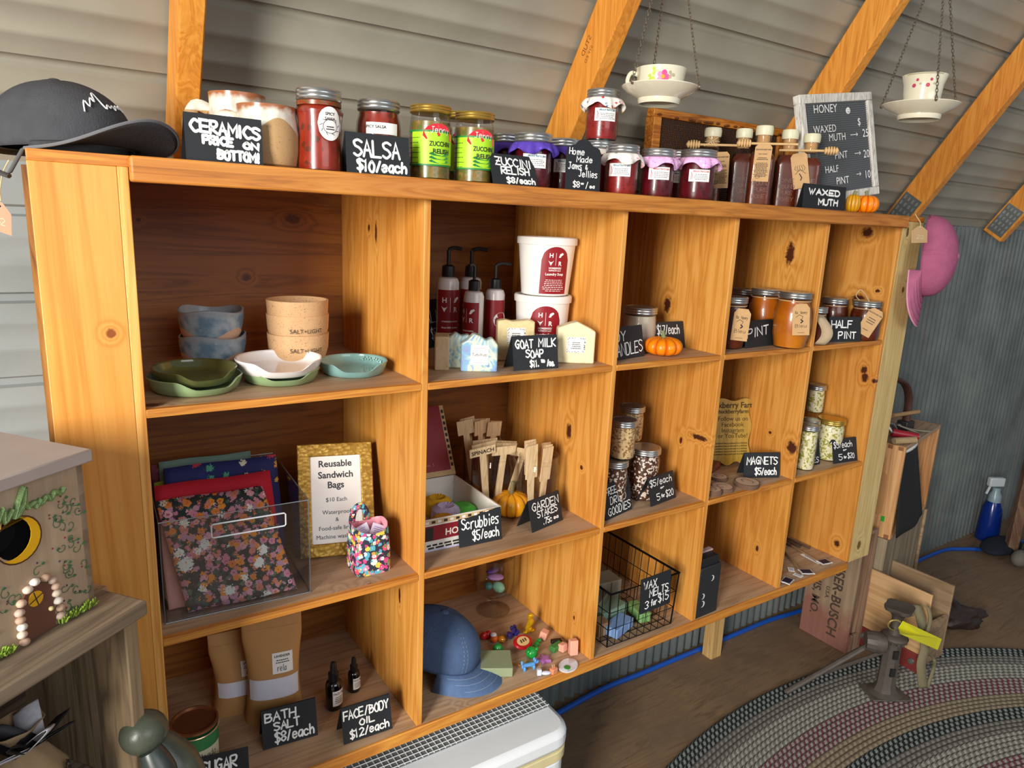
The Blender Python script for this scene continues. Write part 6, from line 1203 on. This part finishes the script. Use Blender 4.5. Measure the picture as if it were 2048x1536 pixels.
for k, (x, z) in enumerate([(-.022, -.006), (-.024, .004), (-.023, .013), (-.024, .022), (-.024, .031), (-.021, .041), (-.012, .053), (-.003, .058), (.010, .057), (.018, .050), (.021, .041), (.021, .032), (.022, .022), (.024, .012), (.023, .002)]):
    MB().ball((dx0 + x, -.003, dz0 + z), (.0058, .005, .0046), 0, 10, n=6).build('pebble', mat(('c8a890', 'd8c4b0', 'e4dcd0', 'b89880', 'c0a898')[k % 5], .6, 0, .25, 160), j)
m = MB()
for k in range(34):
    x = rd.uniform(-.042, -.004); z = rd.uniform(.02, .80) * hB_
    if k > 22: x = rd.uniform(-.13, -.05); z = .4 * hB_ + rd.uniform(-.02, .02)
    if k > 28: x = rd.uniform(-.138, -.112); z = rd.uniform(.01, .4) * hB_
    a0 = rd.uniform(0, 6); s = rd.choice((-1, 1)); m.line([(x + .007 * (1 - q / 9) * math.cos(a0 + s * q * .7), z + .007 * (1 - q / 9) * math.sin(a0 + s * q * .7)) for q in range(8)], W, .0010, 0); lx, lz = x + .008 * math.cos(a0), z + .008 * math.sin(a0); m.prism([(lx, lz), (lx + .003, lz + .0025), (lx + .006, lz), (lx + .003, lz - .0015)], 0, .0005, 0, warp=W); m.prism([(lx - .004 + .0012 * math.cos(q), lz + .004 + .0012 * math.sin(q)) for q in range(6)], 0, .0005, 1 + k % 2, warp=W)
m.build('painted_vines', [mat('48704a', .7, 0, .15), mat('8a3a3c', .7, 0, 0), mat('4a3a5a', .7, 0, 0)], j)
m = MB()
for k in range(120):
    s = k % 2; x = (rd.uniform(-.052, -.004) if s else rd.uniform(-.14, -.11)); m.tube([(x, -.004 + rd.uniform(-.004, .002), .001), (x + rd.uniform(-.004, .004), -.006 + rd.uniform(-.006, .004), rd.uniform(.004, .012))], .0009, 4)
tag(m.build('moss', mat('8aa83a', .9, 0, .4, 300), j), kind='stuff')
# crate under it
rz = Matrix.Rotation(yaw, 4, 'Z'); j = thing('wooden_crate', 'weathered grey wooden crate under the birdhouse, standing open side out', 'crate', V((A.x, A.y, zc - .001)), yaw)
wC, hC = .34, .255
MB().box((-wC, -.052, -.020), (.030, .16, 0)).build('top_board', GW, j, bevel=.003)
MB().box((.004, -.040, -hC), (.024, .16, -.0205)).build('side_board', GWZ, j, bevel=.002)
MB().box((-wC, .145, -hC), (.0035, .16, -.0205)).build('back_board', CRD, j); MB().box((-wC, -.040, -hC), (-wC + .02, .1445, -.0205)).build('side_board', GWZ, j); MB().box((-wC, -.046, -hC - .016), (.026, .16, -hC - .0005)).build('bottom_board', GW, j, bevel=.002)
for z0, z1 in ((-.055, -.006), (-hC + .06, -hC + .13)): MB().box((.0305, .03, z0), (.046, .15, z1)).build('cleat', wood('cleat', '7a5c44', '9c7c60', 'b0907a', 'x', 30, .8), j, bevel=.002)
j = thing('wooden_crate', 'lower weathered crate carrying the birdhouse crate', 'crate', V((A.x, A.y, 0)), yaw); hL = zc - .001 - hC - .017
m = MB()
for k in range(4): m.box((-wC, -.045, k * hL / 4 + .003), (.026, -.03, (k + 1) * hL / 4 - .003))
m.build('front_slats', GW, j, bevel=.002); MB().box((-wC, -.0295, 0), (.026, .16, hL)).build('body', CRD, j)
# paw print bag in crate
hb3 = zc - .001 - hC; j = thing('treat_bag', 'tan paw print gift bag tied with black and white ribbon inside the crate', 'gift bag', V((A.x, A.y, hb3)) + rz @ V((-.10, .02, 0)), yaw); BGM = mat('a58a68', .8, 0, .08, 60)
MB().lathe([(1e-6, .0), (.040, 0), (.052, .03), (.050, .07), (.030, .105), (.012, .120), (.022, .140), (.03, .15)], 36, fn=lambda r, a, z, k: V((r * (1 + .05 * math.sin(7 * a + k)) * math.cos(a), .8 * r * (1 + .05 * math.sin(7 * a + k)) * math.sin(a), z)), cap=False).build('bag', BGM, j, solid=.001)
m = MB(); 
for (x, z, s) in ((-.02, .05, 1), (.014, .056, 1.1), (-.004, .085, .8), (.034, .072, .8)):
    def PW(a, b, h=0, x=x, z=z): xx, zz = x + a, z + b; r_ = .052 if zz < .07 else .052 - (zz - .07) * .55; q = min(abs(xx) / r_, .98); return V((xx, -.8 * r_ * math.sqrt(1 - q * q) - .0035 - h, zz))
    for cx2, cz2, rr in ((0, 0, .0055), (-.006, .006, .0024), (-.002, .0092, .0025), (.003, .009, .0025), (.0068, .0055, .0024)): m.prism([(cx2 * s + rr * s * math.cos(q * PI / 5), cz2 * s + rr * s * math.sin(q * PI / 5)) for q in range(10)], 0, .0004, 0, warp=PW)
m.build('paw_prints', INK, j)
rd = random.Random(9); 
for k in range(7):
    a = k * .9 + .3; cl = ('17171c', 'c8c8d0')[k % 2]; MB().grid(lambda u_, v_: V((.008 * math.cos(a) + math.cos(a) * .045 * math.sin(PI * u_) + (v_ - .5) * .022 * math.sin(a), -.02 + math.sin(a) * .03 * math.sin(PI * u_) - (v_ - .5) * .016, .122 + .035 * math.sin(PI * u_ * .9) * (1 if k % 3 else .3) + .012 * (v_ - .5))), 12, 3).build('ribbon_loop', mat(cl, .6, 0, .3, 150), j, solid=.0008)
# stone pestle shaped object
t_ = thing('stone_figure', 'smooth grey green carved stone with a round head at the lower left', 'stone', P(330, 1530, y=-.16)); STN = mat('4b5145', .35, 0, .25, 40, .4, 60); L0 = t_.location
def LP(u, v, y): return P(u, v, y=y) - L0
MB().ball(LP(288, 1464, -.165), (.030, .029, .028), 0, 20, n=14).build('head', STN, t_)
MB().tube(path([LP(296, 1478, -.165), LP(335, 1510, -.17), LP(365, 1560, -.18), LP(385, 1640, -.19)], 5), [.018 + .013 * min(1, k / 7) for k in range(16)], 18).build('body', STN, t_)
MB().tube(path([LP(300, 1500, -.19), LP(320, 1540, -.20), LP(330, 1600, -.21)], 5), [.014 + .006 * min(1, k / 5) for k in range(11)], 14).build('arm', mat('333c3a', .35, 0, .25, 40), t_)
tz = px(P(385, 1640, y=-.19)); bx = P(385, 1640, y=-.19); j = thing('display_stool', 'dark wooden stool holding the carved stone, mostly below the frame', 'stool', V((bx.x, bx.y, 0)))
MB().lathe([(.06, bx.z - .03), (.06, bx.z - .012), (1e-6, bx.z - .012)], 30).build('seat', CRD, j)
for k in range(3): MB().tube([(.04 * math.cos(k * 2.1), .04 * math.sin(k * 2.1), bx.z - .03), (.055 * math.cos(k * 2.1), .055 * math.sin(k * 2.1), 0)], .008, 8).build('leg', CRD, j)
# ================================================================ right: crates, boxes, tools
CRW = wood('red washed crate wood', '6a4a3a', '9a7a62', 'b0927a', 'z', 16, .85, stretch=.05)
t = NT('printed crate'); n1 = t.noise(t.co, 7, 4); v = t.noise(t.vm('MULTIPLY', t.co, (60, 60, 4)), 1, 3); s_ = t.n('ShaderNodeSeparateXYZ', {0: t.co})
cc = t.mix(t.mr(v, .3, .7), '86705a', 'a48c70'); cc = t.mix(t.mr(t.ma('ADD', n1, t.ma('MULTIPLY', s_.outputs[2], -1.2)), .22, .42, 0, .75), cc, '8a4f48'); CRP = t.fin(cc, .85)
K = P(1692, 1308, x=2.2); j = thing('wooden_crate', 'old red stained beer crate standing on end under the right end of the unit', 'crate', V((2.2, .125, 0)))
hK, dK, wK = .466, .19, .09
MB().box((0, 0, 0), (.014, dK, hK)).build('printed_panel', CRP, j, bevel=.003)
for a, b in (((.0145, .0, 0), (wK - .0145, .012, .06)), ((.0145, dK - .012, 0), (wK - .0145, dK, hK)), ((.0145, .0, hK - .012), (wK - .0145, dK - .0125, hK))): MB().box(a, b).build('board', CRW, j, bevel=.002)
MB().box((wK - .014, 0, 0), (wK, dK, hK)).build('side_panel', CRW, j, bevel=.002)
W = flat((-.0003, 0, 0), (0, 0, -1), (0, -1, 0)); m = MB()
def WT(x, y, h=0): return V((-.0004 - h, y, x))
WT2 = lambda x, y, h=0: V((-.0006 - h, dK - .004 - y, hK - x))
m.text('ANHEUSER-BUSCH', WT2, hK - .04, .105, .036, 0, .0002, True, None, 'r'); m.text('ST. LOUIS, MO.', WT2, hK - .09, .030, .030, 0, .0002, True, None, 'r'); m.text('U.S.A.', WT2, .27, .080, .014, 0, .0002, True)
m.build('stencil_lettering', mat('4a3a30', .85, 0, .1), j)
PLY = wood('pale plywood', 'b48c5c', 'cda474', 'd8b284', 'y', 12, .7); PLD = wood('grey plywood', '7a6248', '9a8060', 'a88e70', 'y', 14, .75)
j = thing('plywood_box', 'open plywood box standing beside the printed crate', 'box', V((2.53, .0, 0))); Rt = TR(rx=-3)
MB().box((0, -.075, .078), (.010, .18, .305)).build('side_panel', PLY, j, bevel=.002); MB().box((.15, -.075, .03), (.16, .18, .30)).build('side_panel', PLD, j, bevel=.002); MB().box((.0105, -.075, .03), (.1495, -.065, .19)).build('end_panel', PLD, j); MB().box((.0105, .17, .03), (.1495, .18, .26)).build('end_panel', PLD, j); MB().box((.0105, -.0645, .03), (.1495, .1695, .04)).build('floor_board', PLD, j)
MB().box((-.004, -.085, .005), (.0098, .19, .0775)).build('red_rail', mat('7a2a26', .6, 0, .25, 60), j, bevel=.002); m = MB()
for y in (.13, -.05): MB().lathe([(1e-6, 0), (.011, 0), (.009, .006), (1e-6, .007)], 14, 0, TR((-.004, y, .045), ry=-90)).build('bolt', mat('8a8e8a', .4, .7), j); j.location = (2.302, -.004, 0)
# dovetailed box on a grey base box, turned to face right
y33 = math.radians(13); fl = P(1797, 980, y=.11)
BX = wood('dovetail pine', 'b58252', 'd3a06a', 'deb07c', 'z', 22, .6); BXI = wood('box inside', '9a6a3c', 'b88450', 'c8945e', 'z', 20, .6)
zt_ = P(1805, 897, y=.11).z; zb_ = P(1790, 1076, y=.11).z; wX = .46; dX = .18
jb = thing('base_crate', 'weathered grey closed crate beneath the dovetailed box', 'crate', V((fl.x, .11, 0)), y33)
MB().box((-.01, .004, 0), (wX + .012, dX, zb_ - .001)).build('body', wood('base grey', '6a5c48', '8c7c64', 'a08f76', 'z', 12, .85), jb, bevel=.003); MB().box((wX - .002, -.006, 0), (wX + .016, .0038, zb_ - .01)).build('corner_batten', PLD, jb, bevel=.002)
j = thing('dovetail_box', 'pine finger jointed box standing on end with an open front', 'box', V((fl.x, .11, zb_)), y33); hX = zt_ - zb_
MB().box((0, 0, 0), (.014, dX, hX)).build('side_panel', BX, j, bevel=.001); MB().box((wX - .014, 0, 0), (wX, dX, hX)).build('side_panel', BXI, j, bevel=.001); MB().box((.0145, 0, hX - .014), (wX - .0145, dX, hX)).build('top_panel', wood('top grey', '8a6f58', 'a58a70', 'b59a80', 'x', 16, .7), j, bevel=.001); MB().box((.0145, 0, 0), (wX - .0145, dX, .014)).build('bottom_panel', BX, j); MB().box((.0145, dX - .008, .0145), (wX - .0145, dX, hX - .0145)).build('back_panel', BXI, j)
for z0 in (0, hX - .016):
    for k in range(5): MB().box((-.0006, .006 + k * .034, z0 + .001), (.0, .022 + k * .034, z0 + .015)).build('finger_joint', mat('8a5a34', .7, 0, .2), j)
MB().prism(rrect(.06, .08, .10, .24, .018), 0, .0008, 0, Matrix(((0, 0, -1, 0), (1, 0, 0, -.02), (0, 1, 0, .0), (0, 0, 0, 1)))).build('routed_groove', mat('bd8a56', .7, 0, .1), j)
MB().prism([(0, 0), (.012, 0), (.012, .02), (0, .02)], 0, .0006, 0, Matrix(((0, 0, -1, 0), (-1, 0, 0, .04), (0, 1, 0, .06), (0, 0, 0, 1)))).build('green_sticker', mat('18a030', .5, 0, .2), j)
j2 = thing('black_cloth_bag', 'black cloth bag with a white top hem hanging in the dovetailed box front', 'bag', V((fl.x, .11, zb_)), y33); BKC = mat('14161a', .85, 0, .2, 40)
MB().grid(lambda a, b: V((.024 + (.20 + .13 * b) * a, .02 - .034 * b - .010 * math.sin(PI * a) + .003 * math.sin(9 * a), hX * .93 - (hX * .93 + .0 - .004) * b)), 14, 14).build('cloth', BKC, j2, solid=.004)
MB().grid(lambda a, b: V((.024 + .20 * a, .0165 - .010 * math.sin(PI * a), hX * .93 + .004 - .014 * b)), 14, 3).build('hem', PAPER, j2, solid=.0045)
# tools on the box top
def onbox(x, y, z=0): return V((fl.x, .11, zt_)) + Matrix.Rotation(y33, 3, 'Z') @ V((x, y, z))
LT = mat('4a2e26', .5, 0, .2, 50); STL = mat('8c8a86', .35, .8, .15)
j = thing('brown_clamp', 'tall curved brown iron clamp standing behind the right end post', 'clamp', onbox(.20, .09, .0006))
pth = path([(.06, 0, .0), (.062, 0, .05), (.05, 0, .13), (.0, 0, .185), (-.10, 0, .21), (-.16, 0, .20)], 6); MB().tube(pth, .016, 10, flat_=.6).build('bow', LT, j); MB().tube([(-.08, -.02, .075), (.10, -.02, .07)], .008, 10).build('wooden_handle', mat('a8845a', .6, 0, .2), j)
MB().box((.035, -.02, .0), (.09, .02, .035)).build('foot', mat('3c3a38', .5, .5, .2), j, bevel=.003)
j = thing('corkscrew_tool', 'steel tool with a red plastic handle lying on the box', 'tool', onbox(.10, .035, .001)); m = MB(); m.tube([(-.03, .03, .022), (.035, -.03, .013)], [.016, .013], 12); m.build('red_handle', mat('9a1a2c', .35, 0, .05), j); MB().tube(path([(-.03, .03, .022), (-.04, .05, .05), (.0, .05, .045), (.03, .05, .02)], 4), .008, 8).build('shaft', STL, j)
j = thing('pliers', 'old grey steel pliers lying open on the box', 'pliers', onbox(.22, .04, .001)); m = MB(); m.tube(path([(-.05, .03, .03), (.0, .0, .014), (.07, -.03, .006)], 4), .0055, 8, flat_=.6); m.tube(path([(-.05, .035, .03), (-.02, -.03, .012), (-.05, -.05, .008)], 4), .0055, 8, flat_=.6); m.build('arms', mat('a8a090', .45, .5, .2), j); MB().ball((-.045, .03, .030), (.009, .009, .006)).build('pivot', STL, j)
j = thing('rope_handled_tool', 'tool with a knobbly corn cob like handle along the box edge', 'tool', onbox(.03, .02, .0005)); MB().lathe([(1e-6, -.045)] + [(.011 + .0016 * (k % 2), -.045 + .006 * k) for k in range(16)] + [(1e-6, .05)], 12, 0, TR((0.01, 0, .0135), ry=90) @ TR(rx=18)).build('handle', mat('a8906a', .8, 0, .3, 200), j); MB().tube(path([(.055, .0, .0135), (.09, .005, .012), (.13, .03, .012)], 4), .006, 8).build('metal_shaft', STL, j)
j = thing('glass_shaker', 'small glass shaker with a silver top at the left of the box top', 'shaker', onbox(.0, .10, .0005)); MB().lathe([(1e-6, 0), (.022, 0), (.024, .05), (.02, .06)], 24).build('glass', mat('9a9a90', .1, .6, .3, 200), j); MB().lathe([(.021, .06), (.020, .085), (1e-6, .09)], 24).build('top', mat('c8c8c8', .2, .9), j)
# black lumpy pouch on floor
q = P(1880, 1262, z=0); j = thing('leather_pouch', 'dark brown crumpled leather pouch on the floor beyond the jack', 'pouch', V((2.74, .04, 0)), -.6)
def lump(r, a, z, k): f = 1 + .10 * math.sin(3 * a + 4 * z) + .07 * math.sin(7 * a - 9 * z) + .05 * math.sin(13 * z + 5 * a); return V((.145 * r * f * math.cos(a), .075 * r * f * math.sin(a) * (1 - .35 * math.cos(a)), max(.052 + (.055 * z) * f + .02 * math.cos(a) * -1 * (z + 1) / 2, .0005)))
MB().lathe([(max(math.sin(PI * k / 22), 1e-6), -math.cos(PI * k / 22)) for k in range(23)], 44, fn=lump).build('pouch', mat('2c1f1a', .45, 0, .4, 40, .8, 70), j, angle=70)
# jack stand
JM = mat('5d554f', .55, .3, .25, 60, .3, 200); q = P(1768, 1386, z=.014); j = thing('screw_jack', 'rusty iron screw jack stand on the braided rug', 'jack', V((q.x, q.y, .0132)), -.5); s_ = 1.0
hJ = HT(j.location, 1212)
MB().prism([(-.062, -.042), (.066, -.046), (.058, .046), (-.064, .042)], 0, .006).build('base_plate', JM, j, bevel=.002)
MB().lathe([(.058, .0062), (.038, .016), (.030, .04), (.027, hJ * .60), (.030, hJ * .64), (.030, hJ * .66), (1e-6, hJ * .66)], 8, fn=lambda r, a, z, k: V((r * math.cos(a), r * .85 * math.sin(a), z))).build('column', JM, j, angle=25)
m = MB(); [m.box((-.010, -.0285, z), (.006, -.022, z + .028)) for z in (hJ * .25, hJ * .45)]; m.build('slot', mat('1c1816', .8), j)
m = MB(); m.lathe([(.040, hJ * .64), (.042, hJ * .66), (.038, hJ * .68), (.022, hJ * .70), (.020, hJ * .76), (1e-6, hJ * .76)], 26); [m.box((.034 * math.cos(k * .5) - .004, .034 * math.sin(k * .5) - .004, hJ * .61), (.034 * math.cos(k * .5) + .004, .034 * math.sin(k * .5) + .004, hJ * .66)) for k in range(12)]; m.build('gear_collar', JM, j)
MB().lathe([(.018, hJ * .762), (.016, hJ * .80), (.017, hJ * .88), (.024, hJ * .92), (.034, hJ * .96), (.036, hJ), (1e-6, hJ * .985)], 20, fn=lambda r, a, z, k: V((r * (1 + (.35 if z > hJ * .93 else 0) * abs(math.cos(2 * a))) * math.cos(a), r * (1 + (.35 if z > hJ * .93 else 0) * abs(math.cos(2 * a))) * math.sin(a), z))).build('screw_head', JM, j)
I = wmat(j).inverted(); g0 = I @ (j.location + V((-.02, .02, hJ * .62)))
MB().lathe([(1e-6, -.03), (.03, -.03), (.034, -.012), (.034, .012), (.028, .03), (1e-6, .03)], 14, 0, Matrix.Translation(I @ (j.location + V((-.055, .028, hJ * .60)))) @ TR(rx=20, ry=90)).build('bevel_gear', JM, j, angle=25)
for k, (u, v, dz) in enumerate(((1572, 1386, 0), (1600, 1372, 0))): MB().tube([j.location + V((-.05, .03 - .03 * k, hJ * .60 - .02 * k)), P(1650 if k else 1572, 1345 if k else 1384, z=.022)], .009 if not k else .007, 8).build('lever', JM, j, True)
yj = j.location.y - .035
m = MB(); MB().tube([P(1790 + 14 * math.cos(k * PI / 8), 1250 + 10 * math.sin(k * PI / 8), y=j.location.y - .025 + .02 * math.sin(k * PI / 8)) for k in range(16)], .0022, 6, closed=True).build('wire_ring', mat('d8c070', .4, .4), j, True)
jt = thing('yellow_tag', 'blank bright yellow tag wired to the screw jack', 'tag', P(1796, 1252, y=yj)); Wc = [P(u, v, y=yj - .01 * k) for k, (u, v) in enumerate(((1797, 1256), (1806, 1242), (1883, 1278), (1875, 1300), (1800, 1268)))]; n_ = (Wc[2] - Wc[0]).cross(Wc[3] - Wc[0]).normalized() * .0008
MB().add([p + n_ for p in Wc] + [p - n_ for p in Wc], [(0, 1, 2, 3, 4), (9, 8, 7, 6, 5)] + [(i, (i + 1) % 5, 5 + (i + 1) % 5, 5 + i) for i in range(5)]).build('tag', mat('e6e02a', .55, 0, .03), jt, True)
# webbing strap
j = thing('webbing_strap', 'khaki canvas webbing strap looped beside the screw jack', 'strap', P(1850, 1375, z=.014)); KH = mat('7d7458', .9, 0, .15, 120, .4, 300)
def strap(pts, wd, nm):
    pp = path(pts, 6); side = R_.copy(); side.z = 0; side.normalize(); L = len(pp); MB().grid(lambda a, b: pp[min(int(round(b * (L - 1))), L - 1)] + side * wd * (a - .5), 3, L).build(nm, KH, j, True, solid=.003)
ys = P(1850, 1378, z=.016).y
strap([P(1846, 1376, y=ys), P(1842, 1330, y=ys + .01), P(1850, 1290, y=ys + .02), P(1842, 1240, y=ys + .05), P(1832, 1212, y=ys + .07), P(1822, 1216, y=ys + .08), P(1818, 1232, y=ys + .07)], .030, 'strap_band')
strap([P(1838, 1210, y=ys + .07), P(1856, 1216, y=ys + .05), P(1860, 1245, y=ys + .03), P(1848, 1275, y=ys + .02)], .012, 'strap_loop'); strap([P(1848, 1302, y=ys + .02), P(1868, 1318, y=ys + .03), P(1866, 1340, y=ys + .01), P(1854, 1376, y=ys)], .012, 'strap_loop')
# far right: spray bottle, cloth, stone, black crate, leaning post
q = V((3.80, .355, 0)); j = thing('spray_bottle', 'blue spray bottle with a grey trigger head by the corrugated wall', 'bottle', q, -.5)
hS = HT(q, 955); MB().lathe([(1e-6, 0), (.05, 0), (.053, .01), (.045, hS * .5), (.03, hS * .62)], 28).build('liquid_body', mat('0c2a7a', .2, 0, .1), j); MB().lathe([(.03, hS * .62), (.028, hS * .72), (.018, hS * .78), (.018, hS * .84)], 24).build('neck', mat('8aa0a8', .3, 0, .05), j)
MB().box((-.05, -.014, hS * .86), (.03, .014, hS)).build('trigger_head', mat('c4ccd0', .4, 0, .05), j, bevel=.006); MB().tube([(-.035, 0, hS * .88), (-.05, 0, hS * .74)], .006, 8).build('trigger', mat('c4ccd0', .4, 0, .05), j)
j = thing('dark_cloth', 'crumpled dark navy cloth on the floor below the spray bottle', 'cloth', V((3.70, .25, .0085))); MB().ball((0, 0, .022), (.15, .07, .03), 0, 30, n=12).build('cloth', mat('141a28', .9, 0, .3, 30, .8, 40), j)
j = thing('stone', 'pale rounded stone resting on the floor by the dark cloth', 'stone', V((3.60, .13, .0055))); MB().ball((0, 0, .035), (.05, .035, .04), 0, 12, n=7).build('stone', mat('6a665c', .85, 0, .2, 40), j)
j = thing('black_crate', 'black plastic crate cut off by the right photo edge', 'crate', V((3.82, -.02, 0)), .2); BKP = mat('22262a', .5, 0, .15, 40)
m = MB(); 
for z0, z1 in ((0, .05), (.07, .11), (.14, .18), (.21, .25)): m.box((-.20, -.12, z0), (.30, -.11, z1)); m.box((-.20, -.1095, z0), (-.19, .12, z1)); m.box((.29, -.1095, z0), (.30, .12, z1)); m.box((-.1895, .11, z0), (.2895, .12, z1))
for x, y in ((-.20, -.125), (.29, -.125), (-.20, .115), (.29, .115)): m.box((x - .004, y, 0), (x + .014, y + .014, .26))
m.build('slatted_body', BKP, j, bevel=.002); MB().box((-.189, -.109, .001), (.289, .109, .008)).build('floor_panel', BKP, j)
b0, b1 = P(2024, 1085, y=.2), P(2075, 860, y=.28); j = thing('leaning_post', 'brown board leaning at the far right edge', 'board', V((b0.x, b0.y, 0))); d = b1 - b0; MB().tube([V((b0.x, b0.y, 0.012)), b0 + d * 1.0, b0 + d * 2.2], .03, 4).build('board', wood('brown board', '5a4030', '7a5a44', '8a6a52', 'z', 14, .8), j, True, angle=20)
